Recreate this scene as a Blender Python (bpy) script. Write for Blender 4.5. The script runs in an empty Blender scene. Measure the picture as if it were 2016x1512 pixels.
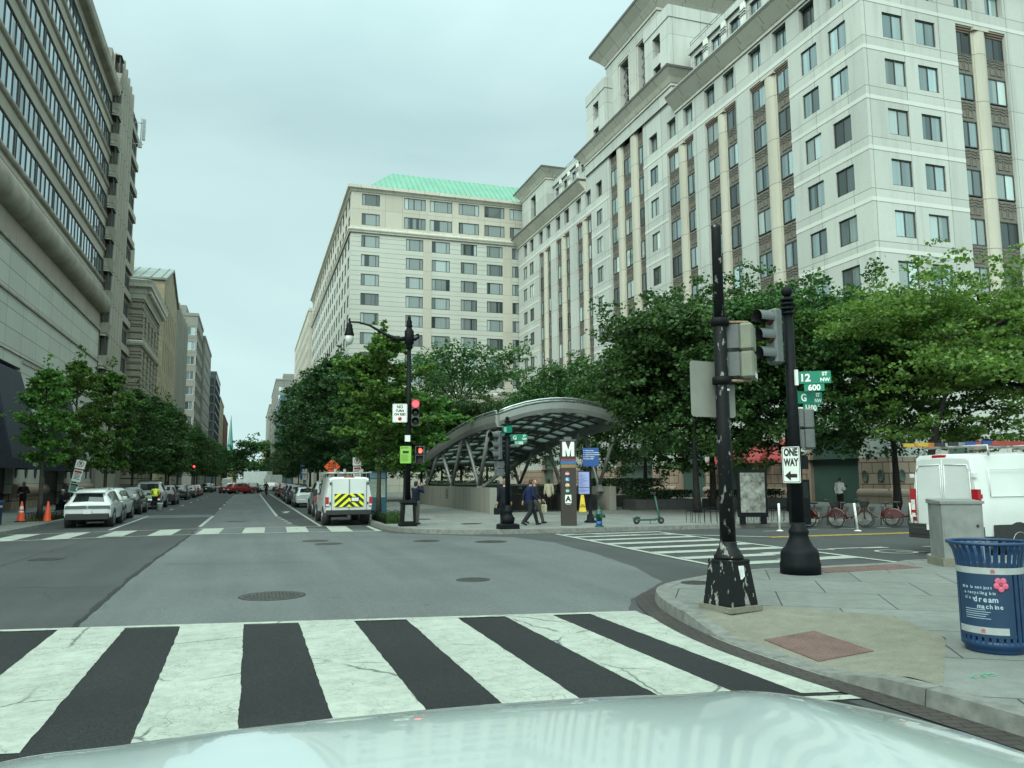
import bpy, bmesh, math, random
import numpy as np
from mathutils import Matrix, Vector, noise as mnoise
rnd = random.Random(7)
R = math.radians
scene = bpy.context.scene
COL = scene.collection

# ------------------------------------------------------------------ camera
cam = bpy.data.cameras.new("camera")
cam.sensor_fit = 'HORIZONTAL'; cam.sensor_width = 36.0
cam.lens = 1555.0 / 2016.0 * 36.0
cam.clip_start = 0.05; cam.clip_end = 6000
camo = bpy.data.objects.new("camera", cam); COL.objects.link(camo)
YAW, PITCH, ROLL = R(18.24), R(6.86), R(0.4)
_f = Vector((math.sin(YAW)*math.cos(PITCH), math.cos(YAW)*math.cos(PITCH), math.sin(PITCH)))
_r = Vector((math.cos(YAW), -math.sin(YAW), 0)); _u = _r.cross(_f)
_r2 = math.cos(ROLL)*_r - math.sin(ROLL)*_u; _u2 = math.sin(ROLL)*_r + math.cos(ROLL)*_u
mw = Matrix.Identity(4)
for i in range(3):
    mw[i][0], mw[i][1], mw[i][2] = _r2[i], _u2[i], -_f[i]
mw[2][3] = 1.95
camo.matrix_world = mw
scene.camera = camo

# ------------------------------------------------------------------ light
SUN_EL, SUN_AZ = R(38), R(224)          # azimuth clockwise from +Y: behind and left of the camera
w = bpy.data.worlds.new("World"); scene.world = w; w.use_nodes = True
nt = w.node_tree; nt.nodes.clear()
def wn(t, **k):
    n = nt.nodes.new(t)
    for a, b in k.items(): setattr(n, a, b)
    return n
out = wn('ShaderNodeOutputWorld'); bg = wn('ShaderNodeBackground'); bg.inputs['Strength'].default_value = 0.1
sky = wn('ShaderNodeTexSky', sky_type='NISHITA', sun_disc=False)
sky.sun_elevation = SUN_EL; sky.sun_rotation = SUN_AZ; sky.dust_density = 3
tc = wn('ShaderNodeTexCoord')
mp = wn('ShaderNodeMapping'); mp.inputs['Scale'].default_value = (1.0, 1.0, 2.2)
nz = wn('ShaderNodeTexNoise'); nz.inputs['Scale'].default_value = 2.1; nz.inputs['Detail'].default_value = 6; nz.inputs['Roughness'].default_value = .5; nz.inputs['Distortion'].default_value = .5
nt.links.new(tc.outputs['Generated'], mp.inputs['Vector']); nt.links.new(mp.outputs['Vector'], nz.inputs['Vector'])
sep = wn('ShaderNodeSeparateXYZ'); nt.links.new(tc.outputs['Generated'], sep.inputs[0])
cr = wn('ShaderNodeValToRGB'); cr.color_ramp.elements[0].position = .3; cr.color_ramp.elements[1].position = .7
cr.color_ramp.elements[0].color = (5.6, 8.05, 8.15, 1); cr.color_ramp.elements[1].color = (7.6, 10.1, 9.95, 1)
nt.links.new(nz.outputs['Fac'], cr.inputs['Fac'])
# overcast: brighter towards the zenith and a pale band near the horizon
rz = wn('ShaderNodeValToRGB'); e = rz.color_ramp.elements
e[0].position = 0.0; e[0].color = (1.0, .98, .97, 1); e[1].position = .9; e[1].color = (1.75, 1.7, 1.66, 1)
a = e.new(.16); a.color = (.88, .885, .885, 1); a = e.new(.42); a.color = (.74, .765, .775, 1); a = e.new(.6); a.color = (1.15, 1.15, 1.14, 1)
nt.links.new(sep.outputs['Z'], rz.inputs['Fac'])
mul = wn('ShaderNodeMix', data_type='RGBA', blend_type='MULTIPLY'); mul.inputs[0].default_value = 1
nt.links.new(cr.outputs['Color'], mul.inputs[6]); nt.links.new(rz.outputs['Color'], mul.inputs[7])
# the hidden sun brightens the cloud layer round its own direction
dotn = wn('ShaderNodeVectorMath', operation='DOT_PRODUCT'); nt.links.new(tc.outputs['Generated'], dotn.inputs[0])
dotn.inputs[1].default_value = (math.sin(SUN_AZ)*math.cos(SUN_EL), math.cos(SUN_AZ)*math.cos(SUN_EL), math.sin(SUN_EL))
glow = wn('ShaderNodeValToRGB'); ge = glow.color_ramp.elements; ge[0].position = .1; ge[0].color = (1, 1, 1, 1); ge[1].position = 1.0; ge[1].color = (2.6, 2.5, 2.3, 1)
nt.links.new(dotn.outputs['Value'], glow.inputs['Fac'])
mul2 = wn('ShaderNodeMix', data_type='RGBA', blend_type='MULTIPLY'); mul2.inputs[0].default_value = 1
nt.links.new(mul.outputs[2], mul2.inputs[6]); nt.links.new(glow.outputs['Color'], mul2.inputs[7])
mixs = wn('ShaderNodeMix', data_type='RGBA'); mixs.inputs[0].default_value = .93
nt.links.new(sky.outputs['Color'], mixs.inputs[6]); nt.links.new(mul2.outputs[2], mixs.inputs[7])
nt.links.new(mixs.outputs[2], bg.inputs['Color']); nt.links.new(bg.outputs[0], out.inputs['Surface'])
sl = bpy.data.lights.new("sun", 'SUN'); sl.energy = 1.5; sl.angle = R(35); sl.color = (1.0, .99, .9)
so = bpy.data.objects.new("sun", sl); COL.objects.link(so)
sd = Vector((math.sin(SUN_AZ)*math.cos(SUN_EL), math.cos(SUN_AZ)*math.cos(SUN_EL), math.sin(SUN_EL)))
so.rotation_euler = sd.to_track_quat('Z', 'Y').to_euler(); so.location = (-30, -30, 90)
vs = scene.view_settings
vs.view_transform = 'Standard'; vs.look = 'None'; vs.exposure = 0.15; vs.gamma = 1.0; vs.use_curve_mapping = False
scene.render.engine = 'CYCLES'
cy = scene.cycles
cy.use_denoising = True; cy.max_bounces = 6; cy.diffuse_bounces = 3; cy.glossy_bounces = 3; cy.transmission_bounces = 5; cy.transparent_max_bounces = 8
cy.caustics_reflective = False; cy.caustics_refractive = False

# ------------------------------------------------------------------ mesh builder
class MB:
    def __init__(s): s.v = []; s.f = []; s.m = []; s.s = []; s.M = None
    def pt(s, p):
        p = Vector(p)
        if s.M is not None: p = s.M @ p
        s.v.append(p); return len(s.v)-1
    def face(s, idx, mi=0, sm=False): s.f.append(tuple(idx)); s.m.append(mi); s.s.append(sm)
    def poly(s, pts, mi=0): s.face([s.pt(p) for p in pts], mi)
    def box(s, x0, y0, z0, x1, y1, z1, mi=0, skip=''):
        i = [s.pt(p) for p in ((x0,y0,z0),(x1,y0,z0),(x1,y1,z0),(x0,y1,z0),(x0,y0,z1),(x1,y0,z1),(x1,y1,z1),(x0,y1,z1))]
        for k, q in (('d',(0,3,2,1)),('u',(4,5,6,7)),('f',(0,1,5,4)),('r',(1,2,6,5)),('b',(2,3,7,6)),('l',(3,0,4,7))):
            if k not in skip: s.face([i[a] for a in q], mi)
    def hexa(s, b, t, mi=0):   # two quads bottom/top (ccw)
        i = [s.pt(p) for p in b] + [s.pt(p) for p in t]
        for q in ((0,3,2,1),(4,5,6,7),(0,1,5,4),(1,2,6,5),(2,3,7,6),(3,0,4,7)): s.face([i[a] for a in q], mi)
    def cbox(s, c, d, mi=0, rot=None, bev=0):
        M0 = s.M; M = Matrix.Translation(Vector(c))
        if rot is not None: M = M @ rot
        s.M = M if M0 is None else M0 @ M
        x, y, z = d[0]/2, d[1]/2, d[2]/2
        if bev: s.bbox(x, y, z, bev, mi)
        else: s.box(-x,-y,-z,x,y,z,mi)
        s.M = M0
    def bbox(s, x, y, z, b, mi=0):   # chamfered box about the origin
        rings = []
        for zz, k in ((-z, b), (-z+b, 0), (z-b, 0), (z, b)):
            a, c = x-k, y-k
            bb = b if k == 0 else b*.5
            rings.append([s.pt(p) for p in ((-a+bb,-c,zz),(a-bb,-c,zz),(a,-c+bb,zz),(a,c-bb,zz),(a-bb,c,zz),(-a+bb,c,zz),(-a,c-bb,zz),(-a,-c+bb,zz))])
        s.loft(rings, mi, False, caps=True)
    def loft(s, rings, mi=0, sm=True, caps=True, closed=True):
        n = len(rings[0])
        for a, b in zip(rings[:-1], rings[1:]):
            for k in range(n if closed else n-1):
                s.face((a[k], a[(k+1) % n], b[(k+1) % n], b[k]), mi, sm)
        if caps: s.face(rings[0][::-1], mi); s.face(rings[-1], mi)
    def ring(s, c, ax, r, n, ry=None, ref=None):
        ax = Vector(ax).normalized(); h = Vector(ref) if ref is not None else (Vector((0,0,1)) if abs(ax.z) < .9 else Vector((1,0,0)))
        u = ax.cross(h).normalized(); v = ax.cross(u); c = Vector(c); ry = r if ry is None else ry
        return [s.pt(c + u*r*math.cos(2*math.pi*k/n) + v*ry*math.sin(2*math.pi*k/n)) for k in range(n)]
    def cyl(s, p0, p1, r0, r1=None, n=12, mi=0, caps=True, sm=True):
        r1 = r0 if r1 is None else r1; ax = Vector(p1)-Vector(p0)
        s.loft([s.ring(p0, ax, r0, n), s.ring(p1, ax, r1, n)], mi, sm, caps)
    def tube(s, pts, rad, n=8, mi=0, caps=True, sm=True):
        P = [Vector(p) for p in pts]; rings = []; ref = None
        for k, p in enumerate(P):
            ax = (P[min(k+1, len(P)-1)]-P[max(k-1, 0)])
            if ax.length < 1e-6: ax = Vector((0,0,1))
            ax.normalize()
            if ref is None: ref = Vector((0,0,1)) if abs(ax.z) < .9 else Vector((1,0,0))
            ref = (ref - ax*ref.dot(ax));
            if ref.length < 1e-4: ref = ax.orthogonal()
            ref.normalize()
            r = rad[k] if isinstance(rad, (list, tuple)) else rad
            u = ax.cross(ref); rings.append([s.pt(p + (ref*math.cos(2*math.pi*j/n) + u*math.sin(2*math.pi*j/n))*r) for j in range(n)])
        s.loft(rings, mi, sm, caps)
    def lathe(s, prof, n=20, c=(0,0,0), mi=0, sm=True, caps=True):
        rings = []
        for r, z in prof:
            rings.append([s.pt((c[0]+r*math.cos(2*math.pi*k/n), c[1]+r*math.sin(2*math.pi*k/n), c[2]+z)) for k in range(n)])
        s.loft(rings, mi, sm, caps)
    def sphere(s, c, r, n=12, m=8, mi=0):
        rx, ry, rzz = r if isinstance(r, (tuple, list)) else (r, r, r)
        rings = []
        for i in range(m+1):
            t = math.pi*i/m; q = max(math.sin(t), .01)
            rings.append([s.pt((c[0]+rx*q*math.cos(2*math.pi*k/n), c[1]+ry*q*math.sin(2*math.pi*k/n), c[2]-rzz*math.cos(t))) for k in range(n)])
        s.loft(rings, mi, True, True)
    def prism(s, poly, z0, z1, mi=0, bottom=True):
        a = [s.pt((p[0], p[1], z0)) for p in poly]; b = [s.pt((p[0], p[1], z1)) for p in poly]; n = len(poly)
        area = sum(poly[k][0]*poly[(k+1) % n][1]-poly[(k+1) % n][0]*poly[k][1] for k in range(n))
        if area < 0: a.reverse(); b.reverse()
        for k in range(n): s.face((a[k], a[(k+1) % n], b[(k+1) % n], b[k]), mi)
        s.face(b, mi)
        if bottom: s.face(a[::-1], mi)
    def profx(s, prof, x0, x1, mi=0, caps=True, sm=False):   # profile of (y,z) swept along x
        a = [s.pt((x0, y, z)) for y, z in prof]; b = [s.pt((x1, y, z)) for y, z in prof]; n = len(prof)
        for k in range(n): s.face((a[k], a[(k+1) % n], b[(k+1) % n], b[k]), mi, sm)
        if caps: s.face(a[::-1], mi); s.face(b, mi)
    def build(s, name, mats, parent=None, smooth_angle=None, fix=False):
        me = bpy.data.meshes.new(name)
        off = ABS.get(parent.name) if parent is not None else None
        vv = [tuple(p - off) for p in s.v] if off is not None else [tuple(p) for p in s.v]
        me.from_pydata(vv, [], s.f)
        mats = mats if isinstance(mats, (list, tuple)) else [mats]
        for m in mats: me.materials.append(m)
        me.polygons.foreach_set('material_index', s.m); me.polygons.foreach_set('use_smooth', s.s)
        if fix:
            bm = bmesh.new(); bm.from_mesh(me); bmesh.ops.recalc_face_normals(bm, faces=bm.faces); bm.to_mesh(me); bm.free()
        me.update()
        return put(name, me, parent)
ABS = {}
def put(name, me, parent=None):
    o = bpy.data.objects.new(name, me); COL.objects.link(o)
    if parent is not None: o.parent = parent
    return o
def tag(o, label=None, cat=None, group=None, kind=None):
    if label: o['label'] = label
    if cat: o['category'] = cat
    if group: o['group'] = group
    if kind: o['kind'] = kind
    return o
def thing(name, label, cat, loc=(0,0,0), rz=0, group=None, absolute=False):
    o = bpy.data.objects.new(name, None); o.empty_display_size = .3; COL.objects.link(o)
    o.location = loc; o.rotation_euler = (0, 0, rz)
    if absolute: ABS[o.name] = Vector(loc)
    return tag(o, label, cat, group)
def dup(root, loc=None, rz=None, label=None, group=None, scale=None):
    def cp(o, par):
        c = o.copy(); COL.objects.link(c)
        if par is not None: c.parent = par
        for ch in list(o.children): cp(ch, c)
        return c
    r = cp(root, None)
    if loc is not None: r.location = loc
    if rz is not None: r.rotation_euler = (0, 0, rz)
    if scale is not None: r.scale = (scale,)*3 if isinstance(scale, (int, float)) else scale
    if label: r['label'] = label
    if group: r['group'] = group
    return r
def text(name, body, size, mat, parent, loc, rot=(90,0,0), align='CENTER', ext=.002, bold=0.0, sx=1.0, space=1.0):
    cu = bpy.data.curves.new(name, 'FONT'); cu.body = body; cu.size = size; cu.align_x = align; cu.align_y = 'CENTER'
    cu.extrude = ext; cu.offset = bold; cu.space_character = space; cu.resolution_u = 3; cu.space_line = .85
    o = bpy.data.objects.new(name, cu); COL.objects.link(o)
    dg = bpy.context.evaluated_depsgraph_get(); dg.update()
    me = bpy.data.meshes.new_from_object(o.evaluated_get(dg)); me.name = name
    bpy.data.objects.remove(o); bpy.data.curves.remove(cu)
    me.materials.clear(); me.materials.append(mat)
    q = put(name, me, parent); q.location = loc; q.rotation_euler = tuple(R(a) for a in rot); q.scale = (sx, 1, 1)
    return q
def frame(o, deg):   # local x along wall, -y outward, z up
    return Matrix.Translation(Vector(o)) @ Matrix.Rotation(R(deg), 4, 'Z')

# ------------------------------------------------------------------ materials
MATS = {}
def newmat(name):
    m = bpy.data.materials.new(name); m.use_nodes = True; t = m.node_tree; t.nodes.clear()
    o = t.nodes.new('ShaderNodeOutputMaterial'); b = t.nodes.new('ShaderNodeBsdfPrincipled'); t.links.new(b.outputs[0], o.inputs[0])
    return m, t, b
def nd(t, ty, ins=None, **k):
    n = t.nodes.new(ty)
    for a, b in k.items(): setattr(n, a, b)
    for a, b in (ins or {}).items():
        if hasattr(b, 'is_output') or isinstance(b, bpy.types.NodeSocket): t.links.new(b, n.inputs[a])
        else: n.inputs[a].default_value = b
    return n
def c4(c): return (c[0], c[1], c[2], 1)
def mixc(t, f, a, b, bt='MIX'):
    n = t.nodes.new('ShaderNodeMix'); n.data_type = 'RGBA'; n.blend_type = bt
    for i, x in ((0, f), (6, a), (7, b)):
        if isinstance(x, bpy.types.NodeSocket): t.links.new(x, n.inputs[i])
        else: n.inputs[i].default_value = x if i == 0 else c4(x)
    return n.outputs[2]
def mth(t, op, a, b=0.0, c=None, clamp=False):
    n = t.nodes.new('ShaderNodeMath'); n.operation = op; n.use_clamp = clamp
    for i, x in ((0, a), (1, b), (2, c)):
        if x is None: continue
        if isinstance(x, bpy.types.NodeSocket): t.links.new(x, n.inputs[i])
        else: n.inputs[i].default_value = x
    return n.outputs[0]
def ramp(t, fac, stops):
    n = t.nodes.new('ShaderNodeValToRGB'); e = n.color_ramp.elements
    while len(e) < len(stops): e.new(.5)
    for i, (p, c) in enumerate(stops): e[i].position = p; e[i].color = c4(c) if not isinstance(c, (int, float)) else (c, c, c, 1)
    t.links.new(fac, n.inputs[0]); return n.outputs[0]
def noisef(t, vec, scale, det=3, rough=.55, dist=0):
    n = nd(t, 'ShaderNodeTexNoise', {'Scale': scale, 'Detail': det, 'Roughness': rough, 'Distortion': dist})
    if vec is not None: t.links.new(vec, n.inputs['Vector'])
    return n.outputs['Fac']
def P(name, rgb, rough=.6, metal=0.0, spec=.5, var=.18, ns=3.0, bump=0.0, coat=0.0, emit=None, es=1.0, world=False, bscale=None):
    if name in MATS: return MATS[name]
    m, t, b = newmat(name)
    if world: vec = nd(t, 'ShaderNodeNewGeometry').outputs['Position']
    else: vec = nd(t, 'ShaderNodeTexCoord').outputs['Object']
    f = noisef(t, vec, ns, 4)
    dark = tuple(c*(1-var) for c in rgb); lite = tuple(min(1, c*(1+var)) for c in rgb)
    t.links.new(ramp(t, f, ((.3, dark), (.7, lite))), b.inputs['Base Color'])
    b.inputs['Roughness'].default_value = rough; b.inputs['Metallic'].default_value = metal; b.inputs['Specular IOR Level'].default_value = spec
    b.inputs['Coat Weight'].default_value = coat; b.inputs['Coat Roughness'].default_value = .04
    if bump:
        bp = nd(t, 'ShaderNodeBump', {'Strength': bump, 'Distance': .01, 'Height': noisef(t, vec, bscale or ns*12, 3)})
        t.links.new(bp.outputs[0], b.inputs['Normal'])
    if emit: b.inputs['Emission Color'].default_value = c4(emit); b.inputs['Emission Strength'].default_value = es
    MATS[name] = m; return m
def walluv(t):
    g = nd(t, 'ShaderNodeNewGeometry'); p = nd(t, 'ShaderNodeSeparateXYZ', {0: g.outputs['Position']}); n = nd(t, 'ShaderNodeSeparateXYZ', {0: g.outputs['True Normal']})
    u = mth(t, 'ADD', mth(t, 'MULTIPLY', p.outputs[0], mth(t, 'ABSOLUTE', n.outputs[1])), mth(t, 'MULTIPLY', p.outputs[1], mth(t, 'ABSOLUTE', n.outputs[0])))
    return g.outputs['Position'], u, p.outputs[2]
def stone(name, rgb, joint=None, pw=3.6, ph=3.67, u0=0.0, v0=0.0, mortar=.012, var=.08, stain=.25, offs=0.0, rough=.75, bump=.15, fine=.12, spec=.25, jdark=.45):
    """dressed stone or precast panels with thin joints, grain and rain streaks"""
    if name in MATS: return MATS[name]
    m, t, b = newmat(name); pos, u, v = walluv(t)
    uv = nd(t, 'ShaderNodeCombineXYZ', {0: mth(t, 'ADD', u, -u0), 1: mth(t, 'ADD', v, -v0)}).outputs[0]
    br = nd(t, 'ShaderNodeTexBrick', {'Vector': uv, 'Color1': c4(tuple(c*(1-var) for c in rgb)), 'Color2': c4(tuple(min(1, c*(1+var)) for c in rgb)), 'Mortar': c4(tuple(c*(jdark if joint is not False else 1) for c in rgb)), 'Scale': 1.0, 'Mortar Size': mortar, 'Mortar Smooth': .1, 'Bias': 0.0, 'Brick Width': pw, 'Row Height': ph})
    br.offset = offs; br.squash = 1.0
    col = br.outputs['Color']
    grain = noisef(t, pos, 22, 4, .7)
    col = mixc(t, 1.0, col, ramp(t, grain, ((.25, 1-fine), (.75, 1+fine*.3))), 'MULTIPLY')
    st = nd(t, 'ShaderNodeMapping', {'Vector': pos, 'Scale': (.9, .9, .07)})
    sf = noisef(t, st.outputs[0], 1.6, 5, .6)
    big = noisef(t, pos, .12, 3)
    col = mixc(t, mth(t, 'MULTIPLY', ramp(t, sf, ((.5, 0.0), (.75, 1.0))), stain), col, tuple(c*.55 for c in rgb))
    col = mixc(t, 1.0, col, ramp(t, big, ((.3, .93), (.7, 1.04))), 'MULTIPLY')
    t.links.new(col, b.inputs['Base Color']); b.inputs['Roughness'].default_value = rough; b.inputs['Specular IOR Level'].default_value = spec
    h = mth(t, 'SUBTRACT', mth(t, 'MULTIPLY', grain, .3), br.outputs['Fac'])
    bp = nd(t, 'ShaderNodeBump', {'Strength': bump, 'Distance': .02, 'Height': h}); t.links.new(bp.outputs[0], b.inputs['Normal'])
    MATS[name] = m; return m
def glassmat(name, dark, lite, stripes=26.0, amt=.5, rough=.04, spec=.8, metal=0.0):
    """window pane: mirror-like front over a dim room whose curtains hang in folds"""
    if name in MATS: return MATS[name]
    m, t, b = newmat(name)
    tcn = nd(t, 'ShaderNodeTexCoord'); oi = nd(t, 'ShaderNodeObjectInfo'); g = nd(t, 'ShaderNodeNewGeometry')
    sp = nd(t, 'ShaderNodeSeparateXYZ', {0: tcn.outputs['Object']})
    rd = mth(t, 'FRACT', mth(t, 'ADD', oi.outputs['Random'], mth(t, 'MULTIPLY', g.outputs['Random Per Island'], 7.31)))
    xx = mth(t, 'ADD', sp.outputs[0], mth(t, 'MULTIPLY', rd, 37.0))
    v1 = nd(t, 'ShaderNodeCombineXYZ', {0: xx}).outputs[0]
    folds = noisef(t, v1, stripes, 1)
    opening = noisef(t, nd(t, 'ShaderNodeCombineXYZ', {0: mth(t, 'MULTIPLY', xx, 1.0), 1: mth(t, 'MULTIPLY', rd, 91.0)}).outputs[0], 1.1, 0)
    cmask = ramp(t, mth(t, 'ADD', opening, mth(t, 'MULTIPLY', mth(t, 'SUBTRACT', rd, .5), .35)), ((.5-amt*.22, 0.0), (.52-amt*.2, 1.0)))
    curtain = mixc(t, folds, tuple(c*.45 for c in lite), lite)
    curtain = mixc(t, 1.0, curtain, ramp(t, rd, ((0, .25), (.35, .7), (.7, .9), (1, 1.5))), 'MULTIPLY')
    col = mixc(t, cmask, dark, curtain)
    t.links.new(col, b.inputs['Base Color']); b.inputs['Roughness'].default_value = rough; b.inputs['Specular IOR Level'].default_value = spec; b.inputs['Metallic'].default_value = metal
    wob = nd(t, 'ShaderNodeBump', {'Strength': .03, 'Distance': .02, 'Height': noisef(t, g.outputs['Position'], .9, 1)}); t.links.new(wob.outputs[0], b.inputs['Normal'])
    MATS[name] = m; return m
def leafmat(name, rgb, rgb2, trans=.35):
    if name in MATS: return MATS[name]
    m = bpy.data.materials.new(name); m.use_nodes = True; t = m.node_tree; t.nodes.clear()
    o = t.nodes.new('ShaderNodeOutputMaterial'); g = nd(t, 'ShaderNodeNewGeometry'); oi = nd(t, 'ShaderNodeObjectInfo')
    clump = noisef(t, g.outputs['Position'], .55, 3)
    f = mth(t, 'ADD', mth(t, 'MULTIPLY', g.outputs['Random Per Island'], .55), mth(t, 'MULTIPLY', clump, .45))
    col = ramp(t, f, ((.15, tuple(c*.6 for c in rgb)), (.5, rgb), (.85, rgb2)))
    hs = nd(t, 'ShaderNodeHueSaturation', {'Hue': mth(t, 'ADD', mth(t, 'MULTIPLY', oi.outputs['Random'], .03), .485), 'Saturation': 1.0, 'Value': mth(t, 'ADD', mth(t, 'MULTIPLY', oi.outputs['Random'], .3), .85), 'Color': col})
    b = nd(t, 'ShaderNodeBsdfPrincipled', {'Base Color': hs.outputs[0], 'Roughness': .55, 'Specular IOR Level': .3})
    tr = nd(t, 'ShaderNodeBsdfTranslucent', {'Color': mixc(t, 1.0, hs.outputs[0], (1.3, 1.35, .7), 'MULTIPLY')})
    ms = nd(t, 'ShaderNodeMixShader', {0: trans, 1: b.outputs[0], 2: tr.outputs[0]})
    t.links.new(ms.outputs[0], o.inputs[0]); MATS[name] = m; return m
# ------------------------------------------------------------------ ground, roads, pavements
def asphalt(name, rgb, agg=.35, crack=0.5, patch=.15, rough=.85):
    m, t, b = newmat(name); g = nd(t, 'ShaderNodeNewGeometry'); p = g.outputs['Position']
    fine = noisef(t, p, 95, 2, .8); med = noisef(t, p, 14, 4, .6); big = noisef(t, p, .28, 4, .55)
    mpn = nd(t, 'ShaderNodeMapping', {'Vector': p, 'Scale': (1.3, .07, 1)}); trk = noisef(t, mpn.outputs[0], 1.0, 3)
    col = mixc(t, 1.0, rgb, ramp(t, fine, ((.3, 1-agg), (.5, 1.0), (.72, 1+agg*1.6))), 'MULTIPLY')
    col = mixc(t, 1.0, col, ramp(t, med, ((.3, .88), (.7, 1.1))), 'MULTIPLY')
    col = mixc(t, 1.0, col, ramp(t, big, ((.3, 1-patch), (.7, 1+patch))), 'MULTIPLY')
    col = mixc(t, 1.0, col, ramp(t, trk, ((.35, .9), (.65, 1.06))), 'MULTIPLY')
    if crack:
        warp = nd(t, 'ShaderNodeTexNoise', {'Vector': p, 'Scale': 1.2, 'Detail': 4})
        wv = nd(t, 'ShaderNodeVectorMath', {0: p, 1: nd(t, 'ShaderNodeVectorMath', {0: warp.outputs['Color'], 'Scale': .9}, operation='SCALE').outputs[0]}, operation='ADD')
        vo = nd(t, 'ShaderNodeTexVoronoi', {'Vector': wv.outputs[0], 'Scale': .33}, feature='DISTANCE_TO_EDGE')
        ln = ramp(t, vo.outputs['Distance'], ((.0, 1.0), (.006, 0.0)))
        msk = ramp(t, noisef(t, p, .35, 2), ((.5, 0.0), (.6, 1.0)))
        col = mixc(t, mth(t, 'MULTIPLY', mth(t, 'MULTIPLY', ln, msk), crack), col, tuple(c*.3 for c in rgb))
    spots = nd(t, 'ShaderNodeTexVoronoi', {'Vector': p, 'Scale': .8})
    sp = ramp(t, mth(t, 'ADD', spots.outputs['Distance'], mth(t, 'MULTIPLY', med, .25)), ((.14, 1.0), (.2, 0.0)))
    col = mixc(t, mth(t, 'MULTIPLY', sp, .5), col, tuple(c*.45 for c in rgb))
    t.links.new(col, b.inputs['Base Color']); b.inputs['Roughness'].default_value = rough; b.inputs['Specular IOR Level'].default_value = .25
    bp = nd(t, 'ShaderNodeBump', {'Strength': .35, 'Distance': .006, 'Height': fine}); t.links.new(bp.outputs[0], b.inputs['Normal'])
    MATS[name] = m; return m
M_road = asphalt('asphalt_mid', (.05, .054, .055), .45, .8)
M_lite = asphalt('asphalt_light', (.098, .108, .108), .45, .45, .12)
M_black = asphalt('asphalt_fresh', (.015, .017, .018), 1.0, .9, .3)
M_mid2 = asphalt('asphalt_bike_lane', (.042, .046, .047), .4, .4)
def paintmat():
    m, t, b = newmat('road_paint'); g = nd(t, 'ShaderNodeNewGeometry'); p = g.outputs['Position']
    warp = nd(t, 'ShaderNodeTexNoise', {'Vector': p, 'Scale': 3.0, 'Detail': 5, 'Roughness': .65})
    wv = nd(t, 'ShaderNodeVectorMath', {0: p, 1: nd(t, 'ShaderNodeVectorMath', {0: warp.outputs['Color'], 'Scale': .16}, operation='SCALE').outputs[0]}, operation='ADD').outputs[0]
    st = nd(t, 'ShaderNodeMapping', {'Vector': wv, 'Scale': (1.2, 3.1, 1)}).outputs[0]
    v1 = nd(t, 'ShaderNodeTexVoronoi', {'Vector': st, 'Scale': 1.7}, feature='DISTANCE_TO_EDGE').outputs['Distance']
    v2 = nd(t, 'ShaderNodeTexVoronoi', {'Vector': wv, 'Scale': 7.0}, feature='DISTANCE_TO_EDGE').outputs['Distance']
    v3 = nd(t, 'ShaderNodeTexVoronoi', {'Vector': wv, 'Scale': .55}, feature='DISTANCE_TO_EDGE').outputs['Distance']
    cam_fade = ramp(t, noisef(t, p, .5, 3), ((.38, 0.0), (.62, 1.0)))
    m1 = mth(t, 'MULTIPLY', ramp(t, v1, ((.0, 1.0), (.007, .0))), ramp(t, noisef(t, p, 1.3, 2), ((.38, 0.15), (.54, .95))))
    m2 = mth(t, 'MULTIPLY', mth(t, 'MULTIPLY', ramp(t, v2, ((.0, 1.0), (.035, .0))), cam_fade), ramp(t, noisef(t, p, 2.1, 2), ((.44, 0.0), (.56, .9))))
    m3 = mth(t, 'MULTIPLY', ramp(t, v3, ((.0, 1.0), (.012, .0))), ramp(t, noisef(t, p, .7, 2), ((.46, 0.0), (.54, 1.0))))
    cr = mth(t, 'MAXIMUM', mth(t, 'MAXIMUM', m1, m2), m3)
    dirt = noisef(t, p, 5, 5, .7); big = noisef(t, p, .8, 3)
    col = ramp(t, dirt, ((.25, (.25, .272, .245)), (.6, (.36, .39, .345))))
    col = mixc(t, 1.0, col, ramp(t, big, ((.3, .88), (.7, 1.05))), 'MULTIPLY')
    chips = ramp(t, mth(t, 'ADD', noisef(t, p, 38, 3, .7), mth(t, 'MULTIPLY', noisef(t, p, .9, 3), .22)), ((.73, 0.0), (.8, 1.0)))
    col = mixc(t, mth(t, 'MAXIMUM', mth(t, 'MULTIPLY', cr, .95), mth(t, 'MULTIPLY', chips, .6)), col, (.045, .048, .048))
    t.links.new(col, b.inputs['Base Color']); b.inputs['Roughness'].default_value = .7; b.inputs['Specular IOR Level'].default_value = .3
    MATS['road_paint'] = m; return m
M_paint = paintmat()
M_yellow = P('yellow_road_paint', (.5, .36, .08), .7, ns=6, world=True)

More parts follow.
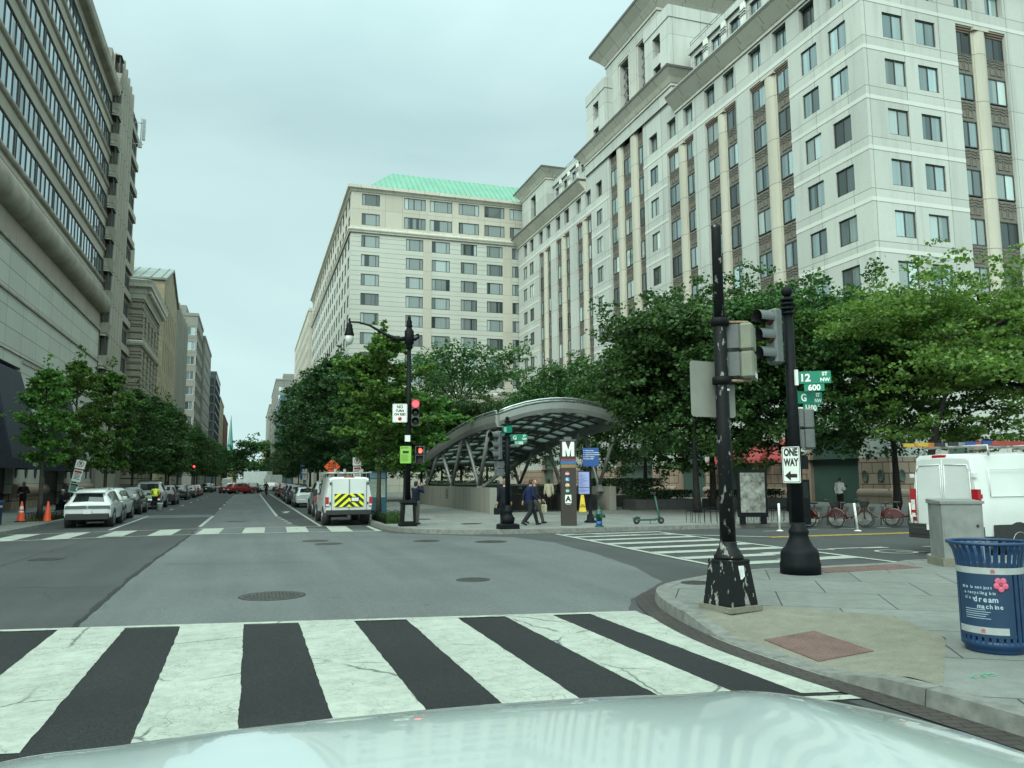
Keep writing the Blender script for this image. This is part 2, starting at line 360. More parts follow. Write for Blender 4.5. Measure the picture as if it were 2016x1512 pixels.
def slab_mat(name, rgb, w=1.5, h=1.5, rot=0.0, mortar=.012, offs=0.5, stain=.3, agg=.12):
    m, t, b = newmat(name); g = nd(t, 'ShaderNodeNewGeometry'); p = g.outputs['Position']
    r = nd(t, 'ShaderNodeMapping', {'Vector': p, 'Rotation': (0, 0, R(rot))}).outputs[0]
    br = nd(t, 'ShaderNodeTexBrick', {'Vector': r, 'Color1': c4(tuple(c*.92 for c in rgb)), 'Color2': c4(tuple(c*1.08 for c in rgb)), 'Mortar': c4(tuple(c*.3 for c in rgb)), 'Scale': 1.0, 'Mortar Size': mortar, 'Mortar Smooth': .2, 'Bias': 0.0, 'Brick Width': w, 'Row Height': h})
    br.offset = offs
    fine = noisef(t, p, 70, 2, .8); med = noisef(t, p, 5, 5, .65); big = noisef(t, p, .6, 3)
    col = mixc(t, 1.0, br.outputs['Color'], ramp(t, fine, ((.3, 1-agg), (.7, 1+agg))), 'MULTIPLY')
    col = mixc(t, 1.0, col, ramp(t, med, ((.3, .82), (.65, 1.06))), 'MULTIPLY')
    col = mixc(t, 1.0, col, ramp(t, big, ((.3, .85), (.7, 1.06))), 'MULTIPLY')
    gum = nd(t, 'ShaderNodeTexVoronoi', {'Vector': p, 'Scale': 2.3}); 
    gm = ramp(t, gum.outputs['Distance'], ((.05, 1.0), (.065, 0.0)))
    col = mixc(t, mth(t, 'MULTIPLY', gm, stain), col, tuple(c*.3 for c in rgb))
    t.links.new(col, b.inputs['Base Color']); b.inputs['Roughness'].default_value = .8; b.inputs['Specular IOR Level'].default_value = .25
    bp = nd(t, 'ShaderNodeBump', {'Strength': .3, 'Distance': .006, 'Height': mth(t, 'SUBTRACT', fine, br.outputs['Fac'])}); t.links.new(bp.outputs[0], b.inputs['Normal'])
    MATS[name] = m; return m
M_slab = slab_mat('concrete_slabs', (.165, .176, .164), 1.5, 1.5, 33)
M_slab2 = slab_mat('plaza_slabs', (.20, .21, .197), 2.0, 2.0, 4, .014)
M_ramp = slab_mat('aggregate_concrete', (.182, .178, .143), 30, 30, 0, .0, agg=.3)
M_kerb = P('granite_kerb', (.14, .145, .132), .8, ns=7, var=.28, bump=.3, world=True, bscale=60)
M_brick = slab_mat('gutter_brick', (.05, .043, .04), .22, .1, 20, .006)
M_tact = P('tactile_red', (.115, .066, .058), .75, ns=5, var=.25, bump=.2, world=True)

def struct(o): o['kind'] = 'structure'; return o
b = MB(); b.poly([(-3000,-3000,-.06),(3000,-3000,-.06),(3000,3000,-.06),(-3000,3000,-.06)]); struct(b.build('ground', M_road))
b = MB(); b.poly([(-200,-60,0),(200,-60,0),(200,1500,0),(-200,1500,0)]); struct(b.build('road', M_road))
def jitter_strip(pts, amp, step=.08):
    out = []; n = len(pts)
    for k in range(n):
        a = Vector((pts[k][0], pts[k][1])); c = Vector((pts[(k+1) % n][0], pts[(k+1) % n][1])); L = (c-a).length; m = max(1, int(L/step)); d = (c-a)/L; nn = Vector((-d.y, d.x))
        for j in range(m):
            q = a + (c-a)*(j/m); w_ = mnoise.noise((q.x*4, q.y*4, 3.3)) + .7*mnoise.noise((q.x*13, q.y*13, 1.7))
            out.append(q + nn*w_*amp)
    return out
# pale resurfaced lane with its ragged seam
lite = [(-2.15,11.9),(-2.2,14.4),(-2.23,17.9),(-2.2,22.3),(-2.1,26.4),(-1.98,33.4),(-1.95,60),(-1.97,123),(1.3,123),(1.36,60),(1.7,42.4),(1.84,37.3),(2.2,34.1),(4.6,31.6),(5.0,29.3),(6.6,27.6),(8.45,25.6),(8.93,23.1),(8.6,19.3),(8.15,16.2),(7.45,13.6),(6.5,12.5),(5.9,11.85),(5.3,10.7),(1.2,11.45)]
b = MB(); b.poly([(q.x, q.y, .004) for q in jitter_strip(lite, .035, .35)]); struct(b.build('road_patch', M_lite))
b = MB(); b.poly([(-9, 46.5, .004), (-2.05, 46.5, .004), (-2.05, 50.2, .004), (-9, 51.6, .004)]); struct(b.build('road_patch', M_lite))
blk = [(-12,13.9),(-2.2,12.05),(5.35,10.62),(5.0,8),(5.05,3),(-12,3)]
b = MB(); b.poly([(q.x, q.y, .006) for q in jitter_strip(blk, .01, .4)]); struct(b.build('road_patch', M_black))
b = MB(); b.poly([(q.x, q.y, .0065) for q in jitter_strip([(1.55,43),(2.75,43),(2.75,123),(1.4,123)], .01, 1.5)]); struct(b.build('bike_lane', M_mid2))
# tar seam along the joint
b = MB(); pts = [(-2.18,11.9),(-2.22,14.4),(-2.25,17.9),(-2.2,22.3),(-2.1,26.4),(-1.98,33.4)]
L_, R_ = [], []
for k in range(len(pts)-1):
    for j in range(14):
        s_ = j/14; x_ = pts[k][0]*(1-s_)+pts[k+1][0]*s_; y_ = pts[k][1]*(1-s_)+pts[k+1][1]*s_
        w_ = .05 + .05*mnoise.noise((x_*2, y_*1.1, 0)) + .03*mnoise.noise((x_, y_*5, 2)); o_ = .05*mnoise.noise((y_*1.7, 0, 5))
        L_.append((x_-w_+o_, y_, .009)); R_.append((x_+w_*.6+o_, y_, .009))
for k in range(len(L_)-1): b.poly([L_[k], R_[k], R_[k+1], L_[k+1]])
struct(b.build('road_seam', asphalt('asphalt_tar', (.022, .025, .026), .3, 0)))

# sealed cracks wandering over the junction
b = MB(); r_ = random.Random(9)
for x0, y0, x1, y1 in ((-1.9,20.5,6.5,19.2),(-8,18,-2.4,16.8),(-6,14.5,-5.2,28),(2.6,28.5,8,25.2)):
    n = 46; L_, R_ = [], []
    for k in range(n+1):
        s_ = k/n; x_, y_ = x0+(x1-x0)*s_, y0+(y1-y0)*s_; o_ = .28*mnoise.noise((x_*.9+x0, y_*.9, 4)) + .06*mnoise.noise((x_*5, y_*5, 1)); w_ = .006+.011*abs(mnoise.noise((x_*2, y_*2, 8)))
        d = Vector((x1-x0, y1-y0)).normalized(); L_.append((x_-d.y*(o_-w_), y_+d.x*(o_-w_), .0092)); R_.append((x_-d.y*(o_+w_), y_+d.x*(o_+w_), .0092))
    for k in range(n): b.poly([L_[k], R_[k], R_[k+1], L_[k+1]])
struct(b.build('road_crack', MATS['asphalt_tar'], fix=True))
# painted markings
def stripe(b, quad, amp=.012, step=.07, z=.011): b.poly([(q.x, q.y, z) for q in jitter_strip(quad, amp, step)])
b = MB()
near_top = [(-5.65,-4.75),(-3.95,-3.1),(-2.36,-1.53),(-.83,-.03),(.69,1.42),(2.13,2.83),(3.5,4.17),(4.72,5.42)]
near_bot = [(-5.5,-4.65),(-3.9,-3.08),(-2.33,-1.53),(-.79,-.03),(.70,1.48),(2.14,2.84),(3.55,4.25),(4.79,5.5)]
def ytop(x): return 11.62 - .187*(x-.4) + .02*math.sin(x)
def ybot(x): return 7.05 - .2*(x-.7)
for (a0, a1), (c0, c1) in zip(near_top, near_bot):
    yb0 = ybot(c0) - (.7 if c0 < 3.4 else (.5 if c0 < 4 else .0)); yb1 = ybot(c1) - (.7 if c1 < 3.4 else (.5 if c1 < 4.4 else 0))
    stripe(b, [(c0, yb0), (c1, yb1), (a1, ytop(a1)-.0), (a0, ytop(a0)-.0)])
stripe(b, [(-9, ytop(-9)-.02), (5.44, ytop(5.44)-.02), (5.44, ytop(5.44)+.12), (-9, ytop(-9)+.12)], z=.0125)
stripe(b, [(4.7, ybot(4.7)-.25), (5.55, ybot(5.5)-.25), (5.55, ybot(5.5)-.11), (4.7, ybot(4.7)-.11)], z=.0125)
struct(b.build('crosswalk_marking', M_paint))
b = MB()   # far crossing of the street ahead
xs = [-8.35+1.62*k for k in range(9)]
def yl(x): return 30.6 + (.25 if x < 0 else 0)*min(1, -x/4 if x < 0 else 0)*0 + (.9*(1 - min(1, max(0, (abs(x+1.5)-0)/6))**2) if True else 0)
for x in xs:
    if x > 4.9: continue
    sk = .1
    stripe(b, [(x, yl(x)+.1), (min(x+.8, 4.85), yl(x+.8)+.1), (min(x+.8+sk, 4.85), yl(x+.8)+3.75), (x+sk, yl(x)+3.75)], .006, .3)
seg = [-8.9+.5*k for k in range(28)]
for x0, x1 in zip(seg[:-1], seg[1:]):
    x1 = min(x1, 4.9)
    if x1 <= x0: continue
    stripe(b, [(x0, yl(x0)), (x1, yl(x1)), (x1, yl(x1)+.16), (x0, yl(x0)+.16)], .002, .5, .0125)
    stripe(b, [(x0, yl(x0)+3.7), (x1, yl(x1)+3.7), (x1, yl(x1)+3.84), (x0, yl(x0)+3.84)], .002, .5, .0125)
struct(b.build('crosswalk_marking', M_paint))
b = MB()   # crossing of the cross street on the right
ys = [(14.05,14.62),(15.55,16.1),(17.05,17.6),(18.55,19.1),(20.05,20.6),(21.6,22.15),(23.15,23.65),(24.6,25.05),(25.8,26.15)]
for k, (y0, y1) in enumerate(ys):
    xl = 9.95 + .035*(y0-14); xr = 14.0 + .02*(y0-14)
    if k == 0: stripe(b, [(10.2, y0), (13.6, y0-.25), (13.6, y1-.1), (10.2, y1)], .006, .25)
    elif k in (1, 2):
        xm = 11.4+.6*k; stripe(b, [(xl, y0), (xm, y0+.02), (xm, y1), (xl, y1)], .006, .25); stripe(b, [(xm, y0+.22), (xr, y0+.25), (xr, y1+.25), (xm, y1+.22)], .006, .25)
    else: stripe(b, [(xl, y0), (xr, y0+.08), (xr, y1+.08), (xl, y1)], .006, .25)
stripe(b, [(9.7, 13.9), (9.86, 13.9), (10.42, 26.5), (10.26, 26.5)], .004, .5, .0125)
stripe(b, [(13.95, 14.2), (14.12, 14.2), (14.2, 26.2), (14.05, 26.2)], .004, .5, .0125)
struct(b.build('crosswalk_marking', M_paint))
b = MB()
def line(x0, y0, x1, y1, w_=.12, z=.011, mi=0):
    d = Vector((x1-x0, y1-y0)).normalized(); n = Vector((-d.y, d.x))*w_/2
    b.poly([(x0-n.x, y0-n.y, z), (x1-n.x, y1-n.y, z), (x1+n.x, y1+n.y, z), (x0+n.x, y0+n.y, z)], mi)
line(1.43, 45.6, 1.36, 123, .14); line(2.9, 35.0, 2.74, 123, .13)
for k in range(4): line(1.55+.07*k, 43.6-1.9*k, 1.5+.08*k, 43.2-1.9*k+1.0, .2)
line(-2.0, 36.6, -1.93, 47.9, .16)
for k in range(7): line(-1.98, 59+9.2*k, -1.98, 61.6+9.2*k, .14)
line(-5.36, 35.9, -5.42, 49.2, .15)
for k in range(7): line(-5.15, 59+9.6*k, -5.15, 61.3+9.6*k, .14)
line(2.0, 50, 2.3, 52.4, .3); line(1.9, 52.6, 2.4, 52.6, .5)
line(14.25, 24.3, 16.2, 22.4, .22); line(10.6, 26.3, 14.3, 24.35, .12)
for k in range(6): line(17.7+1.7*k, 24.75, 18.35+1.7*k, 24.7, .12)
line(14.4, 18.2, 14.95, 17.8, .16); line(14.95, 18.05, 16.7, 17.95, .16)
line(15.9, 17.9, 16.7, 17.75, .16); line(17.8, 17.65, 18.4, 17.6, .16)
struct(b.build('lane_marking', M_paint))
# bicycle symbol and arrow in the cross street
b = MB()
def oring(cx, cy, r, w_=.11, n=22):
    for k in range(n):
        a0, a1 = 2*math.pi*k/n, 2*math.pi*(k+1)/n
        b.poly([(cx+r*math.cos(a0), cy+r*math.sin(a0), .012), (cx+(r+w_)*math.cos(a0), cy+(r+w_)*math.sin(a0), .012), (cx+(r+w_)*math.cos(a1), cy+(r+w_)*math.sin(a1), .012), (cx+r*math.cos(a1), cy+r*math.sin(a1), .012)])
oring(16.0, 16.75, .42); oring(16.5, 15.5, .42)
line(16.0, 16.75, 16.9, 16.4, .1, .0135); line(16.9, 16.4, 16.5, 15.5, .1, .0135); line(16.9, 16.4, 16.3, 15.9, .1, .015)
struct(b.build('bicycle_marking', M_paint))
b = MB(); line(16.1, 22.35, 60, 20.9, .12); line(16.1, 22.1, 60, 20.65, .12); struct(b.build('centre_line', M_yellow))

# pavements with kerbs
def offset_poly(path, d):
    out = []
    for k, p in enumerate(path):
        a = Vector(path[max(k-1, 0)]); c = Vector(path[min(k+1, len(path)-1)]); t = (c-a).normalized(); out.append((p[0]-t.y*d, p[1]+t.x*d))
    return out
def densify(path, step):
    out = []
    for a, c in zip(path[:-1], path[1:]):
        L = math.dist(a, c); n = max(1, round(L/step))
        for j in range(n): out.append((a[0]+(c[0]-a[0])*j/n, a[1]+(c[1]-a[1])*j/n))
    out.append(path[-1]); return out
def smooth_path(path, it=2):
    for _ in range(it):
        q = [path[0]]
        for a, c in zip(path[:-1], path[1:]): q += [(a[0]*.75+c[0]*.25, a[1]*.75+c[1]*.25), (a[0]*.25+c[0]*.75, a[1]*.25+c[1]*.75)]
        path = q + [path[-1]]
    return path
def pavement(name, path, rest, side, mat, hfun=None, kw=.24, stone_len=1.8, H=.15):
    """path: kerb line; rest: remaining outline; side +1 = pavement on the left of the path"""
    inner = offset_poly(path, side*kw)
    b = MB(); b.prism(inner + rest, -.02, H, bottom=False); o = struct(b.build(name, mat))
    b = MB(); hf = hfun or (lambda x, y: H)
    acc = 0
    for k in range(len(path)-1):
        p0, p1, q0, q1 = path[k], path[k+1], inner[k], inner[k+1]; L = math.dist(p0, p1); acc += L
        g = 0
        if acc > stone_len: g = .012/L; acc = 0
        e0 = (p1[0]+(p0[0]-p1[0])*g, p1[1]+(p0[1]-p1[1])*g); e1 = (q1[0]+(q0[0]-q1[0])*g, q1[1]+(q0[1]-q1[1])*g)
        h0, h1 = hf(*p0)+.004, hf(*p1)+.004
        bot = [(p0[0],p0[1],-.02),(e0[0],e0[1],-.02),(e1[0],e1[1],-.02),(q0[0],q0[1],-.02)]; top = [(p0[0]+(q0[0]-p0[0])*.1,p0[1]+(q0[1]-p0[1])*.1,h0),(e0[0]+(e1[0]-e0[0])*.1,e0[1]+(e1[1]-e0[1])*.1,h1),(e1[0],e1[1],h1),(q0[0],q0[1],h0)]
        if side < 0: bot.reverse(); top.reverse()
        b.hexa(bot, top)
    return o, struct(b.build('kerb', M_kerb))
# near right corner with its dropped kerb
near = densify(smooth_path([(5.75,-20),(5.66,2.0),(5.5,5.5),(5.37,6.9),(5.38,8.45),(5.62,9.9),(5.95,11.1),(6.45,12.1),(7.3,12.75),(8.7,13.45),(10.5,13.85),(13.5,13.9),(40,14.0),(120,14.0)], 2), .9)
def nh(x, y):
    if x < 7 and y < 9.6 and y > 5.9:
        d = min((9.6-y)/1.1, (y-5.9)/.9, 1); return .15 - .13*max(0, d)
    if 10.2 < x < 13.4 and y > 12: return .15 - .13*max(0, min((x-10.2)/.7, (13.4-x)/.7, 1))
    return .15
rampo = [(5.73,9.75),(6.9,9.75),(8.0,8.6),(7.45,7.45),(6.3,6.1),(5.73,5.85)]
inner = offset_poly(near, -.24)
# the slab leaves the ramp out
r_in = [p for p in inner]
i0 = max(k for k, p in enumerate(inner) if p[1] < 5.95 and p[0] < 7); i1 = min(k for k, p in enumerate(inner) if p[1] > 9.65)
body = inner[:i0+1] + [(7.45,7.15),(8.0,8.5),(6.95,9.75)] + inner[i1:] + [(120,-20)]
b = MB(); b.prism(body, -.02, .15, bottom=False); struct(b.build('pavement', M_slab))
def rz_(x, y, e=1.0):  # ramp height: low at the kerb, level with the slab behind
    d = (x-5.65)/1.7; e_ = min((9.65-y)/1.0, (y-5.95)/1.0, 1); return .15 - .125*max(0, min(1, 1-d))*max(0, e_)
b = MB()
lo = inner[i0:i1+1]; hi = [(7.45,7.15),(8.0,8.5),(6.95,9.75)]
hi_path = densify([inner[i0], (7.45,7.15), (8.0,8.5), (6.95,9.75), inner[i1]], .3)
n_ = 24
def samp(path, s):
    Ls = [0]
    for a, c in zip(path[:-1], path[1:]): Ls.append(Ls[-1]+math.dist(a, c))
    q = s*Ls[-1]
    for k in range(len(path)-1):
        if q <= Ls[k+1]+1e-9:
            f_ = (q-Ls[k])/max(1e-6, Ls[k+1]-Ls[k]); return (path[k][0]+(path[k+1][0]-path[k][0])*f_, path[k][1]+(path[k+1][1]-path[k][1])*f_)
    return path[-1]
grid = []
for i in range(n_+1):
    a, c = samp(lo, i/n_), samp(hi_path, i/n_); row = []
    for j in range(9):
        x, y = a[0]+(c[0]-a[0])*j/8, a[1]+(c[1]-a[1])*j/8
        k_ = min(i/5, (n_-i)/5, 1); z = nh(5.4, y)+.003 if j == 0 else (.152 if j == 8 else .152+(rz_(x, y)-.15)*k_)
        row.append(b.pt((x, y, z)))
    grid.append(row)
for i in range(n_):
    for j in range(8): b.face((grid[i][j], grid[i+1][j], grid[i+1][j+1], grid[i][j+1]), 0, True)
struct(b.build('kerb_ramp', M_ramp, fix=True))
b = MB(); acc = 0
for k in range(len(near)-1):
    p0, p1, q0, q1 = near[k], near[k+1], inner[k], inner[k+1]; L = math.dist(p0, p1); acc += L; g = 0
    if acc > 1.9: g = .015/L; acc = 0
    e0 = (p1[0]+(p0[0]-p1[0])*g, p1[1]+(p0[1]-p1[1])*g); e1 = (q1[0]+(q0[0]-q1[0])*g, q1[1]+(q0[1]-q1[1])*g); h0, h1 = nh(*p0)+.005, nh(*p1)+.005
    t0 = (p0[0]+(q0[0]-p0[0])*.12, p0[1]+(q0[1]-p0[1])*.12); t1 = (e0[0]+(e1[0]-e0[0])*.12, e0[1]+(e1[1]-e0[1])*.12)
    b.hexa([(q0[0],q0[1],-.02),(e1[0],e1[1],-.02),(e0[0],e0[1],-.02),(p0[0],p0[1],-.02)], [(q0[0],q0[1],h0),(e1[0],e1[1],h1),(t1[0],t1[1],h1),(t0[0],t0[1],h0)])
struct(b.build('kerb', M_kerb))
# tactile plate with its studs
b = MB(); A, B_, C_ = Vector((5.82,8.22)), Vector((5.70,7.12)), Vector((6.42,7.12)); D_ = A+(C_-B_)
zz = lambda p: rz_(p.x, p.y)+.012
qs = [B_, C_, D_, A]; b.hexa([(p.x,p.y,zz(p)-.03) for p in qs], [(p.x,p.y,zz(p)) for p in qs])
for i in range(16):
    for j in range(10):
        p = B_ + (A-B_)*((i+.5)/16) + (C_-B_)*((j+.5)/10); b.cyl((p.x,p.y,zz(p)-.003), (p.x,p.y,zz(p)+.005), .016, .011, 6)
struct(b.build('tactile_paving', M_tact))
b = MB(); qs = [(10.4,12.6),(12.7,12.6),(12.7,13.3),(10.4,13.3)]
b.prism(qs, .14, .158)
for i in range(30):
    for j in range(9): b.cyl((10.45+i*.077,12.65+j*.075,.156),(10.45+i*.077,12.65+j*.075,.163),.018,.012,6)
struct(b.build('tactile_paving', M_tact))
gut = offset_poly(near, .29)
b = MB()
for k in range(len(near)-1):
    if near[k][1] > 13.3 or near[k][1] < -5: continue
    b.poly([(gut[k][0],gut[k][1],.0145),(near[k][0],near[k][1],.0145),(near[k+1][0],near[k+1][1],.0145),(gut[k+1][0],gut[k+1][1],.0145)])
struct(b.build('brick_gutter', M_brick, fix=True))
# far right plaza, running up the street and along the cross street
plaza = densify(smooth_path([(5.0,122),(5.0,60),(5.0,33),(5.15,31.2),(5.7,29.0),(6.9,27.8),(8.8,27.2),(11,26.95),(15,26.9),(40,26.4),(120,26.0)], 2), 1.6)
pavement('pavement', plaza, [(120,122)], +1, M_slab2)
pavement('pavement', [(5.0,1200),(5.0,400),(5.0,145)], [(140,145),(140,1200)], +1, M_slab2)
left = densify(smooth_path([(-120,30.6),(-14,30.9),(-10.5,31.3),(-9.0,32.4),(-8.5,34),(-8.5,48),(-8.6,90),(-8.7,122)], 2), 1.6)
pavement('pavement', left, [(-120,122)], +1, M_slab)
pavement('pavement', [(-8.7,145),(-8.7,400),(-8.7,1200)], [(-140,1200),(-140,145)], +1, M_slab)
pavement('pavement', [(-8.9,-20),(-8.9,8),(-9.6,11.5),(-11.5,13.2),(-15,13.6),(-120,13.8)], [(-120,-20)], +1, M_slab)
# utility covers
M_iron = P('cast_iron', (.06, .058, .054), .55, .6, ns=14, var=.4, bump=.3)
def cover(x, y, r, z, label, rings=3):
    b = MB(); b.lathe([(r,0),(r,.006),(r*.9,.007),(r*.88,.003),(r*.85,.003),(r*.84,.007),(.02,.007)], 36, caps=True)
    k = int(r/.06)
    for i in range(-k, k+1):
        h = math.sqrt(max(0, (r*.8)**2-(i*.06)**2))
        j = -h
        while j < h-.05: b.box(i*.06-.018, j, .0065, i*.06+.018, j+.045, .0105); j += .075
    o = b.build('manhole_cover', M_iron); o.location = (x, y, z); return tag(o, label, 'manhole cover')
cover(.41, 14.35, .55, .006, 'largest round manhole cover, in the pale lane just past the zebra crossing')
cover(4.18, 15.2, .33, .006, 'small round manhole cover right of the large one in the pale asphalt')
cover(2.05, 26.7, .42, .006, 'round manhole cover before the far zebra crossing, farther of the touching pair')
cover(2.35, 25.3, .42, .006, 'round manhole cover before the far zebra crossing, nearer of the touching pair')
cover(5.4, 25.2, .42, .006, 'round manhole cover near the kerb below the lamp arm pole')
cover(7.2, 24.1, .5, .006, 'round manhole cover near the kerb in front of the metro pavement')
cover(7.35, 12.25, .26, .152, 'round manhole cover set in the near corner pavement behind the peeling pole')
cover(-4.9, 23.2, .4, .004, 'round manhole cover in the dark asphalt of the left lane')
cover(-.6, 41, .5, .006, 'round manhole cover in the pale lane beyond the far zebra crossing')
cover(8.6, 31.5, .45, .152, 'oval cover in the plaza pavement, nearest the dark pylon of three', 2)
cover(7.5, 36, .4, .152, 'round cover in the plaza pavement in front of the low concrete wall', 2)
# sprayed utility mark
b = MB(); r_ = random.Random(4)
for k in range(26):
    x, y = 6.15+r_.random()*.3, 5.66+r_.random()*.10; l = r_.uniform(.02,.09); b.poly([(x,y,.1535+.00005*k),(x+l,y+.01,.1535+.00005*k),(x+l*.9,y+.018,.1535+.00005*k),(x+.01,y+.013,.1535+.00005*k)])
struct(b.build('paint_mark', P('green_spray', (.05, .30, .17), .7, ns=20, world=True)))
# ------------------------------------------------------------------ building helpers
def facade(b, F, u0, u1, v0, v1, holes, mi=0, rmi=None, y=0.0):
    """wall with real openings: holes = (ua, ub, va, vb, depth)"""
    old = b.M; b.M = F; u0, u1, v0, v1 = [round(q, 4) for q in (u0, u1, v0, v1)]
    holes = [h for h in holes if h[0] < u1 and h[1] > u0 and h[2] < v1 and h[3] > v0]
    us = sorted({round(x, 4) for h in holes for x in h[:2] if u0 <= x <= u1} | {u0, u1}); vs_ = sorted({round(x, 4) for h in holes for x in h[2:4] if v0 <= x <= v1} | {v0, v1})
    U = {x: i for i, x in enumerate(us)}; V = {x: i for i, x in enumerate(vs_)}
    occ = set()
    for ua, ub, va, vb, d in holes:
        ua, ub, va, vb = [round(q, 4) for q in (max(ua, u0), min(ub, u1), max(va, v0), min(vb, v1))]
        for i in range(U[ua], U[ub]):
            for j in range(V[va], V[vb]): occ.add((i, j))
        if d:
            r = mi if rmi is None else rmi
            b.poly([(ua,y,va),(ua,y,vb),(ua,y+d,vb),(ua,y+d,va)], r); b.poly([(ub,y,vb),(ub,y,va),(ub,y+d,va),(ub,y+d,vb)], r)
            b.poly([(ua,y,vb),(ub,y,vb),(ub,y+d,vb),(ua,y+d,vb)], r); b.poly([(ub,y,va),(ua,y,va),(ua,y+d,va),(ub,y+d,va)], r)
    vid = {}
    def g(i, j):
        if (i, j) not in vid: vid[(i, j)] = b.pt((us[i], y, vs_[j]))
        return vid[(i, j)]
    for j in range(len(vs_)-1):
        i = 0
        while i < len(us)-1:
            if (i, j) in occ: i += 1; continue
            b.face((g(i,j), g(i+1,j), g(i+1,j+1), g(i,j+1)), mi); i += 1
    b.M = old
WM = {}
def winmesh(w, h, cols=2, frame=.07, transom=None, mats=None, deep=.08, sill=None):
    key = (round(w,3), round(h,3), str(cols), frame, transom, tuple(m.name for m in mats), sill)
    if key in WM: return WM[key]
    b = MB(); cuts = cols if isinstance(cols, (list, tuple)) else [k/cols for k in range(1, cols)]
    b.box(-w/2, -deep/2, 0, -w/2+frame, deep/2, h, 0); b.box(w/2-frame, -deep/2, 0, w/2, deep/2, h, 0)
    b.box(-w/2+frame, -deep/2, 0, w/2-frame, deep/2, frame, 0); b.box(-w/2+frame, -deep/2, h-frame, w/2-frame, deep/2, h, 0)
    xs = [-w/2+frame]
    for c in cuts:
        x = -w/2 + w*c; b.box(x-frame*.4, -deep/2+.004, frame, x+frame*.4, deep/2, h-frame, 0); xs += [x-frame*.4, x+frame*.4]
    xs.append(w/2-frame)
    if transom: 
        for k in range(0, len(xs), 2): b.box(xs[k], -deep/2+.008, h*transom-frame*.35, xs[k+1], deep/2, h*transom+frame*.35, 0)
    for k in range(0, len(xs), 2): b.poly([(xs[k], .02, frame), (xs[k+1], .02, frame), (xs[k+1], .02, h-frame), (xs[k], .02, h-frame)], 1)
    if sill: b.box(-w/2-.05, -sill, -.09, w/2+.05, -deep/2, -.003, 2)
    me = bpy.data.meshes.new('window'); me.from_pydata([tuple(p) for p in b.v], [], b.f)
    for m in mats: me.materials.append(m)
    me.polygons.foreach_set('material_index', b.m); me.update(); WM[key] = me; return me
def sweep_corner(prof, xc, yc, yfar, xfar, mats, name, parent, mi=None):
    b = MB(); rings = [[b.pt(q) for q in ring] for ring in ([(xc-o, yfar, z) for o, z in prof], [(xc-o, yc-o, z) for o, z in prof], [(xfar, yc-o, z) for o, z in prof])]
    for r0, r1 in zip(rings[:-1], rings[1:]):
        for k in range(len(prof)-1): b.face((r0[k], r1[k], r1[k+1], r0[k+1]), mi[k] if mi else 0)
    b.face(rings[0][::-1]); b.face(rings[-1])
    return b.build(name, mats, parent)
CAMP = Vector((0, 0, 1.95))
class Repeats:
    """places copies of one small mesh on a building: the 95 that show largest as parts, the rest as one mesh"""
    def __init__(s, name, parent): s.n = name; s.p = parent; s.items = []
    def add(s, F, u, y, v, me, label=None): s.items.append((F @ Matrix.Translation((u, y, v)), me))
    def done(s, cap=95):
        off = ABS.get(s.p.name, Vector((0,0,0)))
        s.items.sort(key=lambda it: (it[0].translation - CAMP).length)
        for M, me in s.items[:cap]:
            o = put(s.n, me, s.p); o.location = M.translation - off; o.rotation_euler = M.to_euler()
        rest = s.items[cap:]
        if rest:
            b = MB(); mats = []
            for M, me in rest:
                mm = []
                for m in me.materials:
                    if m not in mats: mats.append(m)
                    mm.append(mats.index(m))
                base = len(b.v)
                for v in me.vertices: b.v.append(M @ v.co)
                for p in me.polygons: b.face([base+i for i in p.vertices], mm[p.material_index])
            o = b.build(s.n, mats, s.p); o['kind'] = 'stuff'

M_white = stone('pale_granite', (.52, .548, .51), pw=3.3, ph=3.67, v0=14.0, mortar=.026, var=.075, stain=.42, fine=.2)
M_belt = stone('white_belt_stone', (.63, .655, .61), pw=6.6, ph=50, mortar=.012, var=.02, stain=.1)
M_cream = stone('cream_stone', (.53, .51, .43), pw=40, ph=3.67, v0=14.35, mortar=.03, var=.05, stain=.3)
M_cream2 = stone('cream_panels', (.52, .50, .43), pw=2.6, ph=2.95, v0=15.9, mortar=.02, var=.05, stain=.2)
M_corn = stone('cornice_stone', (.60, .585, .51), pw=2.4, ph=60, mortar=.03, var=.07, stain=.35)
M_pink = stone('pink_granite', (.36, .27, .21), pw=.95, ph=.72, mortar=.03, var=.1, offs=.5, stain=.1, jdark=.2)
M_pinks = stone('pink_smooth', (.33, .25, .2), pw=3, ph=9, mortar=.015, var=.06, stain=.15)
M_bronze = P('bronze_panel', (.16, .148, .125), .65, .0, ns=5, var=.15, world=True)
M_frame = P('dark_window_frame', (.06, .062, .058), .45, .3, ns=5, var=.1)
M_glassA = glassmat('office_glass', (.19, .26, .27), (.52, .65, .65), 3.0, .85, .03, 1.0, metal=.55)
M_glassH = glassmat('hotel_glass', (.03, .045, .05), (.40, .49, .49), 9.0, .95, .07, .6)
M_roofgrey = P('roof_gravel', (.2, .2, .19), .9, ns=2, world=True)
M_dkglass = glassmat('shop_glass', (.012, .02, .02), (.03, .04, .04), 2.0, .3, .05, .6)
M_greenglass = P('green_spandrel_glass', (.055, .10, .085), .35, ns=.8, var=.1, world=True)
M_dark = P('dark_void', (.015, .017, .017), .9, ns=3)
M_rail = P('grey_rail', (.3, .31, .3), .5, .4, ns=5)

